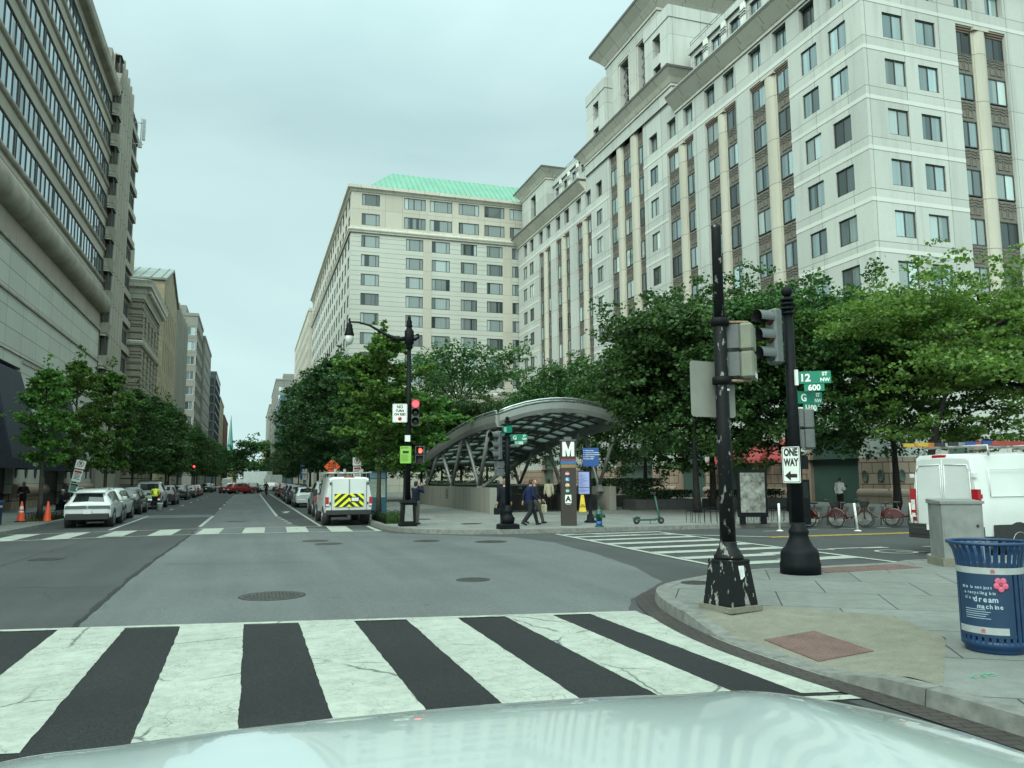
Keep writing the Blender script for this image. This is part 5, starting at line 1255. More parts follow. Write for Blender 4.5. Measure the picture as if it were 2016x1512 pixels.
box_truck('large white box truck standing across the far end of the street', (.8, 196), R(58), 8.0, 4.1)
box_truck('smaller white box truck right of the large one', (4.3, 172), R(12), 6.5, 3.1)
# right hand row
make_car('parked_car', 'white sedan parked ahead of the silver truck on the right', 'sedan', PW, (4.0, 61.8), 0, GR, cladding=False)
make_car('parked_car', 'black crossover ahead of the white sedan on the right', 'suv', PK, (3.85, 69.6), 0, GR)
make_car('parked_car', 'navy blue sport utility car in the right row', 'suv', PN, (3.95, 79), 0, GR, cladding=False)
make_car('parked_car', 'black car between navy and red cars in the right row', 'sedan', PK, (4.1, 89), 0, GR)
make_car('parked_car', 'red sport utility car far along the right row', 'suv', PR, (4.1, 101), 0, GR, cladding=False)
make_car('parked_car', 'dark sedan last in the right row before the junction', 'sedan', PG, (4.1, 112), 0, GR)
make_car('pickup_truck', 'silver pickup parked directly ahead of the white chevron van', 'pickup', PS, (4.25, 46.2), 0, GR)

# white utility van with yellow and black chevrons
cv = make_car('utility_van', 'white utility van with yellow and black rear chevrons and a roof rack', 'van', PW, (4.07, 37.75), 0, GR, plate=False)
M_chy = P('chevron_yellow', (.72,.75,.02), .45, ns=12, var=.06); M_chk = P('chevron_black', (.015,.015,.016), .5, ns=12)
b = MB(); b.box(-.62,-2.842,.80,.62,-2.825,1.36); b.build('chevron_board', M_chy, cv)
b = MB(); y = -2.846
def clip_poly(pts, xa, xb, za, zb):
    def cl_(ps, f, g):
        o = []
        for k in range(len(ps)):
            p, q = ps[k], ps[(k+1) % len(ps)]
            if f(p): o.append(p)
            if f(p) != f(q): o.append(g(p, q))
        return o
    def ix(v, i): return lambda p, q: tuple(p[j]+(q[j]-p[j])*(v-p[i])/(q[i]-p[i]) for j in (0, 1))
    for f, g in ((lambda p: p[0] >= xa, ix(xa,0)), (lambda p: p[0] <= xb, ix(xb,0)), (lambda p: p[1] >= za, ix(za,1)), (lambda p: p[1] <= zb, ix(zb,1))):
        pts = cl_(pts, f, g)
        if len(pts) < 3: return []
    return pts
for k in range(-2, 6):
    z0 = .62+.29*k
    for s_ in (1, -1):
        q = [(0,z0),(0,z0+.15),(s_*.62,z0+.15-.55),(s_*.62,z0-.55)]
        q = clip_poly(q, min(0,s_*.62)+.001, max(0,s_*.62)-.001, .802, 1.358)
        if q: b.poly([(x,y,z) for x, z in (q if s_ < 0 else q[::-1])])
b.build('chevron_stripes', M_chk, cv, fix=False)
b = MB(); b.box(.07,-2.857,1.0,.43,-2.84,1.22); b.build('plate_holder', M_clad, cv); b = MB(); b.box(.1,-2.863,1.04,.4,-2.85,1.19); b.build('number_plate', M_plate, cv)
b = MB(); b.box(-.008,-2.83,.62,.008,-2.8,1.98); b.box(-.72,-2.824,.62,.72,-2.81,.632)
for sx in (1,-1): b.box(sx*.74-.006,-2.826,.62,sx*.74+.006,-2.8,1.9)
for z in (.9,1.75): 
    for sx in (1,-1): b.box(sx*.8-.03,-2.84,z,sx*.8+.03,-2.8,z+.1)
b.build('door_seams', M_clad, cv)
b = MB(); b.box(-.22,-2.77,2.02,.22,-2.7,2.1); b.build('brake_light', M_tail, cv)
M_rack = P('rack_metal', (.4,.41,.4), .4, .6, ns=8)
b = MB()
for y in (-2.5,-1.2,0.1): b.tube([(-.95,y,2.06),(-.95,y,2.26),(.95,y,2.26),(.95,y,2.06)], .025, 6)
for x in (-.95,-.45,.4,.95): b.tube([(x,-2.75,2.28),(x,.6,2.28)], .022, 6)
for x in (-.6,-.2,.55): b.box(x-.05,-2.7,2.28,x+.05,-2.6,2.42)
b.build('roof_rack', M_rack, cv)
for sx in (1,-1): b = MB(); b.box(sx*.9-.07,-2.85,.84,sx*.9+.07,-2.79,.92); b.build('reverse_light', M_white_l, cv)

# white work van on the cross street
tv = make_car('work_van', 'large white work van with ladders on its roof at the right edge', 'tallvan', PW, (19.3, 15.45), R(-90), plate=False)
b = MB()
for sx in (1,-1):
    q = [(sx*.06,-2.985,.72),(sx*.84,-2.985,.72),(sx*.80,-2.975,2.05),(sx*.72,-2.96,2.2),(sx*.06,-2.955,2.22)]
    for a, c in zip(q, q[1:]+q[:1]): b.tube([a, c], .014, 5)
b.tube([(0,-2.975,.6),(0,-2.96,2.35)], .012, 5)
b.build('rear_door', PW, tv)
for sx in (1,-1):
    b = MB(); b.cbox((sx*.93,-2.97,1.95), (.1,.07,.1)); b.cbox((sx*.93,-2.98,.95), (.1,.07,.1)); b.build('hinge', M_white_l, tv)
    b = MB(); b.box(sx*.93-.09,-3.0,.95,sx*.93+.09,-2.9,1.62); lt = b.build('tail_light', M_tail, tv)
    b = MB(); b.box(sx*.93-.06,-3.006,1.08,sx*.93+.06,-2.98,1.34); b.build('reverse_lens', M_white_l, lt)
b = MB(); b.bbox(.22,.03,.045,.02); o = b.build('brake_light', M_tail, tv); o.location = (-.1,-2.91,2.42)
b = MB(); b.box(-1.05,-3.08,.38,1.05,-2.9,.74); b.build('rear_step', M_clad, tv)
b = MB(); b.box(1.035,-2.6,.42,1.045,2.4,.78); b.box(1.034,-1.4,1.33,1.05,.9,1.38); b.build('side_cladding', M_clad, tv)
b = MB()
for q in ([(1.02,-2.6,1.45),(1.0,-2.6,2.1),(1.0,-.9,2.1),(1.02,-.9,1.45)], [(1.02,-.7,1.45),(1.0,-.7,2.1),(1.0,.9,2.1),(1.02,.9,1.45)]):
    for a, c in zip(q, q[1:]+q[:1]): b.tube([a, c], .012, 5)
b.build('side_panel', PW, tv)
b = MB(); b.box(-.45,-3.1,.6,-.15,-3.07,.74); b.build('number_plate', M_plate, tv)
b = MB()
for y in (-2.5,-1.0,.6):
    b.tube([(-.95,y,2.42),(-.95,y,2.66),(.95,y,2.66),(.95,y,2.42)], .03, 6)
b.build('roof_rack', M_rack, tv)
M_or = P('ladder_orange', (.42,.14,.025), .5, ns=5, var=.2); M_rd = P('ladder_red', (.30,.04,.03), .5, ns=5); M_al = P('ladder_aluminium', (.5,.52,.52), .35, .7, ns=6)
def ladder(label, x0, x1, z, y0, y1, mat, tip):
    t = thing('ladder', label, 'ladder', (19.3, 15.45, z), R(-90), 'ladders on the white van roof')
    for x in (x0, x1): b = MB(); b.box(x-.025,y0,0,x+.025,y1,.09); b.build('rail', [mat], t)
    b = MB(); k = y0+.2
    while k < y1-.1: b.tube([(x0,k,.045),(x1,k,.045)], .018, 6); k += .3
    b.build('rung', M_al, t) if False else None
    k = y0+.2
    while k < y1-.1: bb = MB(); bb.tube([(x0,k,.045),(x1,k,.045)], .018, 6); bb.build('rung', M_al, t); k += .45
    for x in (x0, x1): b = MB(); b.box(x-.027,y0-.3,-.003,x+.027,y0,.093); b.build('rail_cap', tip, t)
ladder('yellow tipped orange ladder sticking out over the van rear doors', -.8, -.35, 2.70, -3.0, 2.2, M_or, P('ladder_yellow', (.45,.30,.03), .5))
ladder('red and blue ladder lying along the near side of the van roof', .35, .8, 2.70, -2.2, 2.6, M_rd, P('ladder_blue', (.03,.06,.2), .5))
ladder('bare aluminium ladder lying lowest on the middle of the van rack', -.2, .2, 2.69, -2.6, 2.5, M_al, M_clad)

# the car the picture is taken from: bonnet, wings, front wheels
M_own = P('own_bonnet_white', (.36,.42,.42), .2, 0, .5, .02, .7, coat=1.0)
oc = thing('white_car', 'white car bonnet filling the bottom edge, sky mirrored in its paint', 'car', (.32, -.06, .012), R(-2))
b = MB(); rows = []; nx = 22
prof_y = [(-.3,1.33),(.23,1.395),(.8,1.43),(1.35,1.45),(1.7,1.447),(1.89,1.43),(2.01,1.38),(2.08,1.28),(2.12,1.1),(2.12,.7)]
for y, z in prof_y:
    row = []
    for i in range(nx+1):
        s_ = -1+2*i/nx; hw = 1.24-.03*max(0, (y-1.0)/1.0)**2; x = s_*hw; a = abs(s_)
        crown = -.03*a*a - (.10 if a > .985 else 0) - .07*max(0, a-.72)**2*8 + .018*math.exp(-((a-.66)/.07)**2)
        yy = y - .40*a**3.8*max(0, min(1, y/1.4))
        row.append(b.pt((x, yy, z+crown)))
    rows.append(row)
for r0, r1 in zip(rows[:-1], rows[1:]):
    for i in range(nx): b.face((r0[i], r0[i+1], r1[i+1], r1[i]), 0, True)
h = b.build('bonnet', M_own, oc, fix=True); sd_ = h.modifiers.new('thick', 'SOLIDIFY'); sd_.thickness = .02; sd_.offset = -1
ss = h.modifiers.new('sub', 'SUBSURF'); ss.levels = 2; ss.render_levels = 2
for k, sx in ((0,-1),(-1,1)):   # wings below the bonnet edge, cut round the wheel
    b = MB(); E_ = [tuple(h.data.vertices[r[k]].co) for r in rows]
    for p, q in zip(E_[:-1], E_[1:]):
        zb = lambda y: .45 if abs(y-1.1) > .5 else .42+math.sqrt(max(0, .25-(y-1.1)**2))
        m_ = [(p[0]+sx*.02,p[1],p[2]-.02),(q[0]+sx*.02,q[1],q[2]-.02),(q[0]+sx*.03,q[1],min(q[2]-.05, zb(q[1]))),(p[0]+sx*.03,p[1],min(p[2]-.05, zb(p[1])))]; b.poly(m_ if sx > 0 else m_[::-1])
    f = b.build('wing', M_own, oc); f.modifiers.new('thick', 'SOLIDIFY').thickness = .02
b = MB(); b.bbox(.95,.12,.28,.06); f = b.build('front_bumper', M_own, oc); f.location = (0,1.98,.72)
b = MB(); b.box(-.98,-.6,.3,.98,1.2,1.15); b.box(-.6,1.2,.35,.6,1.8,1.0); b.build('body', M_clad, oc)
b = MB(); b.box(-.92,-.5,1.1,.95,-.2,1.26); b.build('cowl', M_clad, oc)
for sx in (1,-1):
    b = MB(); b.cyl((sx*.7,1.1,.4),(sx*.99,1.1,.4),.4,n=20); b.build('wheel', M_tyre, oc)
    b = MB(); b.box(sx*.55-.18,1.5,.9,sx*.55+.18,1.8,1.1); b.build('headlight', M_white_l, oc)
b = MB(); b.tube([(.3,-.25,1.3),(.7,-.1,1.37),(1.0,.1,1.33)], .012, 6); b.build('wiper', M_clad, oc)
# ------------------------------------------------------------------ street furniture
def peelmat():
    m, t, b = newmat('peeling_black_paint'); v = nd(t, 'ShaderNodeTexCoord').outputs['Object']
    mp_ = nd(t, 'ShaderNodeMapping', {'Vector': v, 'Scale': (1, 1, .45)}).outputs[0]
    sp = nd(t, 'ShaderNodeSeparateXYZ', {0: v}).outputs[2]
    n = noisef(t, mp_, 11, 5, .62)
    bias = ramp(t, mth(t, 'DIVIDE', sp, 5.5), ((0, .02), (.11, .0), (.14, -.08), (.22, -.06), (.34, -.04), (.42, -.13), (1, -.12)))
    k = ramp(t, mth(t, 'ADD', n, bias), ((.595, 0.0), (.615, 1.0)))
    col = mixc(t, k, ramp(t, noisef(t, v, 40, 3), ((.3, (.004,.005,.006)), (.7, (.009,.011,.012)))), ramp(t, noisef(t, v, 25, 3), ((.3, (.11,.115,.10)), (.7, (.30,.31,.28)))))
    t.links.new(col, b.inputs['Base Color']); b.inputs['Specular IOR Level'].default_value = .2; t.links.new(mth(t, 'ADD', mth(t, 'MULTIPLY', k, .3), .5), b.inputs['Roughness'])
    bp = nd(t, 'ShaderNodeBump', {'Strength': .5, 'Distance': .004, 'Height': mth(t, 'MULTIPLY', k, -1.0)}); t.links.new(bp.outputs[0], b.inputs['Normal'])
    return m
M_peel = peelmat()
M_blk = P('black_pole_paint', (.005,.0065,.008), .55, 0, .13, ns=9, var=.35, bump=.08)
M_alu = P('sign_back_aluminium', (.235,.245,.215), .6, .15, ns=2.5, var=.1)
M_sig = P('signal_housing_grey', (.085,.097,.097), .5, 0, .5, ns=6, var=.15)
M_sigg = P('signal_housing_olive', (.155,.168,.125), .55, 0, .5, ns=5, var=.14, bump=.05)
M_hood = P('signal_visor_inside', (.012,.012,.012), .7, ns=5)
M_green = P('street_sign_green', (.0,.17,.105), .45, 0, .5, ns=7, var=.08)
M_wht = P('sign_white', (.70,.73,.69), .5, ns=8, var=.05)
M_ink = P('sign_black_ink', (.012,.012,.013), .5)
M_txt = P('sign_white_ink', (.75,.78,.74), .5)
M_redon = P('red_signal_lit', (.9,.02,.02), .3, emit=(1,.03,.035), es=7)
M_handon = P('hand_signal_lit', (.9,.05,.03), .3, emit=(1,.08,.05), es=4)
M_lensr = P('unlit_red_lens', (.05,.008,.008), .15); M_lensg = P('unlit_green_lens', (.02,.04,.035), .15); M_lensy = P('unlit_amber_lens', (.06,.03,.006), .15)
M_signred = P('sign_red_ink', (.42,.02,.025), .5)
def rot3(face):   # local -y looks along 'face' (x, y)
    return math.atan2(face[0], -face[1])
def part_empty_frame(parent, loc, rz): return Matrix.Translation(Vector(loc)) @ Matrix.Rotation(rz, 4, 'Z')
def signal3(parent, loc, face, lit=None, s=1.0, mat=None):
    """three lamp vehicle head; local -y is the lens side"""
    M = part_empty_frame(parent, loc, rot3(face)); b = MB(); b.M = M
    b.cbox((0,0,0), (.30*s,.2*s,1.06*s), bev=.04*s)
    for k in (-1,0,1): b.M = M @ Matrix.Translation((0,.1*s,.35*s*k)); b.sphere((0,0,0), (.1*s,.05*s,.1*s), 10, 6)
    h = b.build('signal_head', mat or M_sig, parent, fix=True)
    for k, nm in ((1,'red'),(0,'amber'),(-1,'green')):
        z = .35*s*k
        v = MB(); v.M = M @ Matrix.Translation((0,-.1*s,z)); n = 16
        for q in range(n):
            a0, a1 = math.pi*(-.12+1.24*q/n), math.pi*(-.12+1.24*(q+1)/n); r = .148*s; d0, d1 = .30*s, .30*s
            f = lambda a, y, rr: (rr*math.cos(a), y, rr*math.sin(a))
            v.poly([f(a0,0,r), f(a1,0,r), f(a1,-d1,r), f(a0,-d0,r)]); v.poly([f(a0,0,r-.008), f(a0,-d0,r-.008), f(a1,-d1,r-.008), f(a1,0,r-.008)], 1)
        v.build('visor', [mat or M_sig, M_hood], h)
        l = MB(); l.M = M @ Matrix.Translation((0,-.1*s,z)) @ Matrix.Rotation(R(90),4,'X'); l.lathe([(.135*s,0),(.12*s,.02*s),(.07*s,.035*s),(.005,.04*s)], 18)
        l.build('lens', M_redon if lit == nm else {'red':M_lensr,'amber':M_lensy,'green':M_lensg}[nm], h)
    return h
def signal_ped(parent, loc, face, hand=False, s=1.0, mat=None):
    M = part_empty_frame(parent, loc, rot3(face)); b = MB(); b.M = M
    for k in (1,-1): b.cbox((0,0,.205*s*k), (.42*s,.2*s,.40*s), bev=.03*s)
    h = b.build('pedestrian_signal', mat or M_sig, parent, fix=True)
    for k in (1,-1):
        v = MB(); v.M = M; z = .205*s*k
        v.box(-.2*s,-.3*s,z+.17*s,.2*s,-.1*s,z+.19*s); v.box(-.2*s,-.3*s,z-.16*s,-.18*s,-.1*s,z+.17*s); v.box(.18*s,-.3*s,z-.16*s,.2*s,-.1*s,z+.17*s); v.build('visor', M_sig, h)
        l = MB(); l.M = M; l.box(-.175*s,-.115*s,z-.16*s,.175*s,-.102*s,z+.165*s); l.build('lens', M_hood, h)
    if hand:
        l = MB(); l.M = M; z = .2*s; y0, y1 = -.13*s, -.117*s
        l.box(-.06*s,y0,z-.11*s,.07*s,y1,z+.02*s)
        for k, hh in enumerate((.09,.115,.11,.085)): l.box((-.06+.034*k)*s,y0,z+.021*s,(-.036+.034*k)*s,y1,z+hh*s)
        l.hexa([(.071*s,y0,z-.06*s),(.12*s,y0,z-.0*s),(.12*s,y1,z-.0*s),(.071*s,y1,z-.06*s)],[(.071*s,y0,z-.02*s),(.12*s,y0,z+.04*s),(.12*s,y1,z+.04*s),(.071*s,y1,z-.02*s)])
        l.build('hand_symbol', M_handon, h, fix=True)
    return h
def plate_sign(parent, name, loc, face, w_, h_, mat, back=None, r=.04, border=None, thick=.006):
    M = part_empty_frame(parent, loc, rot3(face)); b = MB(); b.M = M; n = 5; pts = []
    for cx, cz, a0 in ((w_/2-r,h_/2-r,0),(-w_/2+r,h_/2-r,90),(-w_/2+r,-h_/2+r,180),(w_/2-r,-h_/2+r,270)):
        for k in range(n+1): a = R(a0+90*k/n); pts.append((cx+r*math.cos(a), cz+r*math.sin(a)))
    f = [b.pt((x,-thick/2,z)) for x, z in pts]; k_ = [b.pt((x,thick/2,z)) for x, z in pts]
    b.face(f[::-1], 0); b.face(k_, 1)
    for k in range(len(pts)): b.face((f[k], f[(k+1)%len(pts)], k_[(k+1)%len(pts)], k_[k]), 1)
    if border:
        o, i_ = 1-border[1]/w_*2, 1-(border[1]+border[2])/w_*2; oz, iz = 1-border[1]/h_*2, 1-(border[1]+border[2])/h_*2
        for k in range(len(pts)):
            p, q = pts[k], pts[(k+1)%len(pts)]
            b.poly([(p[0]*o,-thick/2-.001,p[1]*oz),(p[0]*i_,-thick/2-.001,p[1]*iz),(q[0]*i_,-thick/2-.001,q[1]*iz),(q[0]*o,-thick/2-.001,q[1]*oz)], 2)
    o = b.build(name, [mat, back or M_alu] + ([border[0]] if border else []), parent, fix=False); return o, M
def sign_text(sign, M, body, size, x, z, mat, bold=.0, sx=1.0, thick=.006, align='CENTER', name='lettering', space=1.0):
    p = M @ Vector((x, -thick/2-.0015, z)); e = M.to_euler()
    return text(name, body, size, mat, sign, p, (90, 0, math.degrees(e.z)), align, .0006, bold, sx, space)
def street_blade(parent, loc, d, face, num, st, tagn, s=1.0):
    """green street blade pointing along d with its block number plate underneath"""
    c = Vector(loc) + Vector((d[0], d[1], 0))*.42*s
    sg, M = plate_sign(parent, 'street_sign', c, face, .78*s, .30*s, M_green, M_green, .015, None)
    sign_text(sg, M, num, .25*s, -.2*s, -.01, M_txt, .006); sign_text(sg, M, st, .12*s, .25*s, .075*s, M_txt, .003); sign_text(sg, M, 'NW', .12*s, .25*s, -.065*s, M_txt, .003)
    c2 = c + Vector((0,0,-.245*s)); s2, M2 = plate_sign(parent, 'block_number_sign', c2, face, .46*s, .17*s, M_green, M_green, .01, None); sign_text(s2, M2, tagn, .19*s, 0, -.005, M_txt, .005)
CAMD = lambda x, y: Vector((-x, -y)).normalized()

# peeling pole nearest on the right
pa = thing('signal_pole', 'nearest black pole with peeling paint and square base, large blank sign back on it', 'signal pole', (6.34, 9.68, .15), R(12))
b = MB(); b.box(-.30,-.30,0,.30,.30,.07); b.build('footing', M_ramp, pa)
b = MB()
rg = []
for z, h in ((.07,.255),(.10,.255),(.62,.195),(.66,.2),(.68,.19)): rg.append([b.pt(p) for p in ((-h,-h,z),(h,-h,z),(h,h,z),(-h,h,z))])
b.loft(rg, 0, False, True); b.build('base', M_peel, pa)
b = MB(); b.lathe([(.2,.68),(.205,.72),(.17,.76),(.16,.80),(.125,.84),(.12,.9),(.112,.92)], 20); b.lathe([(.11,.9),(.098,2.5),(.088,4.0),(.08,4.05)], 20); b.lathe([(.078,4.0),(.07,5.38),(.072,5.40),(.072,5.44),(.05,5.47),(.01,5.48)], 18)
b.build('pole', M_peel, pa)
for z in (3.17, 4.02):
    b = MB(); b.lathe([(.1,z-.06),(.13,z-.05),(.135,z),(.13,z+.05),(.1,z+.06)], 18); b.cbox((.15,0,z), (.1,.09,.09)); b.build('clamp', M_blk, pa)
    b = MB(); b.M = Matrix.Rotation(R(-12),4,'Z')
    b.tube([(.12,-.03,z),(.40,-.1,z),(.43,-.11,z-.03),(.43,-.11,z-.1)] if z > 4 else [(.12,-.03,z),(.42,-.1,z)], .022, 8); b.build('bracket', P('rusty_pipe', (.22,.16,.10), .75, .2, ns=18, var=.4), pa)
b = MB()
hd = signal_ped(pa, (.42,-.12,3.60), (-.60,.8), False, .98, M_sigg)
b = MB(); b.M = Matrix.Translation((.42,-.12,3.60)) @ Matrix.Rotation(rot3((-.60,.8)),4,'Z'); b.box(-.16,.101,-.39,.12,.104,-.31); b.build('sticker', P('torn_sticker', (.62,.64,.62), .6, ns=30, var=.2), hd)
plate_sign(pa, 'sign_panel', (-.02,.16,3.06), (.05,1), .82, .80, M_alu, M_alu, .05)
b = MB(); b.M = Matrix.Rotation(R(15),4,'Z') ; b.box(-.02,-.1,3.02,.03,-.093,3.05) ; b.build('sticker', MATS['torn_sticker'], pa)
b = MB(); b.M = Matrix.Rotation(R(0),4,'Z'); b.hexa([(-.0,-.222,.36),(.08,-.219,.36),(.08,-.2,.36),(-.0,-.2,.36)],[(-.03,-.206,.6),(.07,-.206,.6),(.07,-.19,.6),(-.03,-.19,.6)]); b.build('poster_scrap', MATS['torn_sticker'], pa)

def round_base(b, rb, h, r):
    b.lathe([(rb,0),(rb,h*.2),(rb*.96,h*.24),(rb*.94,h*.4),(rb*.86,h*.47),(rb*.7,h*.52),(rb*.5,h*.68),(rb*.46,h*.76),(rb*.5,h*.8),(rb*.5,h*.84),(rb*.38,h*.9),(r,h)], 24)
# second pole with ball finial, street blades, one way sign
pb = thing('signal_pole', 'round black pole with ball finial, green street blades and a ONE WAY sign', 'signal pole', (9.88, 12.72, .15))
b = MB(); round_base(b, .37, .95, .125); b.build('base', M_blk, pb)
b = MB(); b.lathe([(.125,.93),(.105,3.0),(.095,5.0)], 20)
b.build('pole', M_blk, pb)
b = MB()
for z in (4.95,5.04,5.13,5.22): b.lathe([(.1,z),(.135,z+.012),(.135,z+.04),(.1,z+.05)], 18)
b.lathe([(.08,4.9),(.075,5.3)], 14); b.sphere((0,0,5.41), .11, 16, 10); b.build('finial', M_blk, pb)
signal3(pb, (-.32,.02,4.50), (-1,-.08), None, 1.02)
b = MB(); b.tube([(0,0,4.0),(-.3,0,3.98),(-.32,.02,4.0)], .025, 8); b.tube([(0,0,5.0),(-.32,.02,5.04)], .025, 8); b.build('bracket', M_blk, pb)
street_blade(pb, (.1,-.08,3.70), (.72,-.45), (-.53,-.85), '12', 'ST', '600', .80)
street_blade(pb, (.1,-.04,3.33), (.93,.1), (.1,-1), 'G', 'ST', '1100', .80)
b = MB(); b.box(.0,-.14,3.55,.06,-.1,3.85); b.build('bracket', M_wht, pb)
signal_ped(pb, (.36,.0,2.72), (-.80,.62), True, .95, M_sig)
b = MB(); b.tube([(0,0,3.12),(.36,0,3.12)], .022, 8); b.tube([(0,0,2.3),(.36,0,2.3)], .022, 8); b.build('bracket', M_wht, pb)
sg, M = plate_sign(pb, 'one_way_sign', (-.2,-.14,2.03), (-.98,-.2), .42, .68, M_wht, M_alu, .03, (M_ink,.012,.012))
sign_text(sg, M, 'ONE', .19, 0, .23, M_ink, .009, .8); sign_text(sg, M, 'WAY', .19, 0, .04, M_ink, .009, .75)
b = MB(); b.M = M; y = -.0045; b.poly([(.13,y,-.24),(-.02,y,-.24),(-.02,y,-.17),(.13,y,-.17)][::-1]); b.poly([(-.02,y,-.30),(-.16,y,-.205),(-.02,y,-.11)][::-1]); b.build('arrow', M_ink, sg)

# far left pole of the plaza with lamp arm
pc = thing('lamp_post', 'tall black lamp post with curved arm, red signal and NO TURN ON RED sign', 'lamp post', (5.9, 31.1, .15))
b = MB(); rg = []
for z, h in ((0,.32),(.12,.32),(.15,.27),(.85,.24),(.9,.29),(1.0,.26),(1.02,.14)): rg.append([b.pt(p) for p in ((-h,-h,z),(h,-h,z),(h,h,z),(-h,h,z))])
b.loft(rg, 0, False, True); b.build('base', M_blk, pc)
b = MB(); b.hexa([(-.17,-.275,.2),(.17,-.275,.2),(.17,-.26,.2),(-.17,-.26,.2)],[(-.14,-.256,.82),(.14,-.256,.82),(.14,-.24,.82),(-.14,-.24,.82)]); b.build('base_panel', P('grey_panel', (.2,.21,.2), .6, ns=6), pc)
b = MB(); b.lathe([(.11,1.0),(.1,4),(.085,7.3)], 16); b.build('pole', M_blk, pc)
b = MB(); b.lathe([(.1,7.0),(.14,7.1),(.14,7.2),(.19,7.25),(.19,7.75),(.14,7.8),(.1,7.9),(.14,7.95),(.1,8.05),(.12,8.12),(.06,8.25),(.08,8.3),(.01,8.42)], 14); b.build('finial', M_blk, pc)
dl = Vector((-.95,.31,0))
b = MB(); pts = [(.0,7.45),(.5,7.42),(1.0,7.65),(1.6,8.0),(2.05,8.13),(2.4,8.15)]; b.tube([dl*x+Vector((0,0,z)) for x, z in pts], [.1,.09,.06,.045,.04,.035], 8)
for x, z in ((.6,7.46),(.85,7.56)): b.sphere(dl*x+Vector((0,0,z)), .1, 10, 6)
pts = [(0,7.45),(.25,7.42),(.38,7.5),(.36,7.62),(.28,7.6)]; b.tube([-dl*x+Vector((0,0,z)) for x, z in pts], [.1,.07,.05,.05,.04], 8); b.build('arm', M_blk, pc)
e = dl*2.42; lp = MB(); lp.lathe([(.03,8.3),(.05,8.22),(.03,8.15),(.07,8.1),(.13,8.0),(.12,7.92),(.15,7.86),(.15,7.8),(.19,7.66),(.2,7.6),(.17,7.58)], 16, (e.x,e.y,0)); lamp = lp.build('lantern', M_blk, pc)
M_globe = P('frosted_globe', (.5,.53,.5), .2, 0, .6, ns=3, coat=.4)
lp = MB(); lp.lathe([(.16,7.6),(.18,7.47),(.155,7.34),(.09,7.24),(.02,7.2)], 16, (e.x,e.y,0)); lp.build('globe', M_globe, lamp)
fc = (-.2,-.98)
signal3(pc, (.27,-.05,4.45), fc, 'red', 1.02)
sg, M = plate_sign(pc, 'traffic_sign', (-.37,-.13,4.42), fc, .58, .74, M_wht, M_alu, .04, (M_ink,.012,.01))
for k, (tx, sz) in enumerate((('NO',.17),('TURN',.13),('ON RED',.13))): sign_text(sg, M, tx, sz, 0, (.24,.085,-.055)[k], M_ink, .006, .92)
b = MB(); b.M = M @ Matrix.Translation((0,-.005,-.22)) @ Matrix.Rotation(R(90),4,'X'); b.lathe([(.075,0),(.075,.003),(.002,.003)], 20); b.build('red_disc', M_signred, sg)
b = MB(); b.cbox((-.06,-.14,3.42),(.2,.1,.25)); b.build('control_box', M_wht, pc)
M_lime = P('lime_notice', (.22,.46,.06), .5, ns=9, var=.08)
sg, M = plate_sign(pc, 'notice_sign', (-.13,-.16,2.78), fc, .44, .68, M_lime, M_alu, .03, (M_ink,.008,.006))
b = MB(); b.M = M; b.box(-.12,-.0055,.05,.12,-.0035,.15); 
for k in range(9): b.box(-.18,-.0052,-.01-.03*k,.1+.07*((k*37)%5)/5-.02,-.0036,-.002-.03*k)
b.box(-.17,-.0052,.24,-.13,-.0036,.29); b.box(-.11,-.0052,.25,.12,-.0036,.262); b.box(-.11,-.0052,.275,.1,-.0036,.288); b.build('small_print', M_ink, sg);
signal_ped(pc, (.50,.02,2.78), (-.35,-.94), True, .85)
b = MB(); b.tube([(0,0,3.2),(.5,.02,3.2)], .02, 6); b.tube([(0,0,2.38),(.5,.02,2.38)], .02, 6); b.build('bracket', M_blk, pc)

# corner pole by the pylon
pd = thing('signal_pole', 'short black signal pole between the suited pedestrians on the far corner', 'signal pole', (8.95, 27.75, .15))
b = MB(); rg = []
for z, h in ((0,.36),(.16,.35),(.2,.26)): rg.append([b.pt(p) for p in ((-h,-h*.8,z),(h,-h*.8,z),(h,h*.8,z),(-h,h*.8,z))])
b.loft(rg, 0, False, True); b.lathe([(.22,.2),(.24,.28),(.26,.38),(.2,.46),(.15,.55),(.19,.62),(.19,.66),(.13,.8),(.1,.86)], 18); b.build('base', M_blk, pd)
b = MB(); b.lathe([(.1,.85),(.085,3.9)], 16)
for z in (3.3,3.45,3.6,3.75,3.9): b.lathe([(.085,z),(.11,z+.012),(.11,z+.045),(.085,z+.055)], 14)
b.sphere((0,0,4.02), .08, 12, 8); b.build('pole', M_blk, pd)
signal3(pd, (-.36,-.02,3.02), (-.9,-.44), None, 1.0)
signal_ped(pd, (-.26,.05,2.18), (-.2,.98), False, .7)
b = MB(); b.tube([(0,0,2.5),(-.36,-.02,2.48)], .025, 6); b.tube([(0,0,3.5),(-.36,-.02,3.56)], .025, 6); b.build('bracket', M_blk, pd)
street_blade(pd, (.1,-.06,3.32), (.96,-.1), (-.18,-.98), 'G', 'ST', '1100', .80)
sg, M = plate_sign(pd, 'street_sign', (-.1,-.3,3.6), (-.97,-.2), .7, .26, M_green, M_green, .01); sign_text(sg, M, '12', .2, -.15, 0, M_txt, .005)

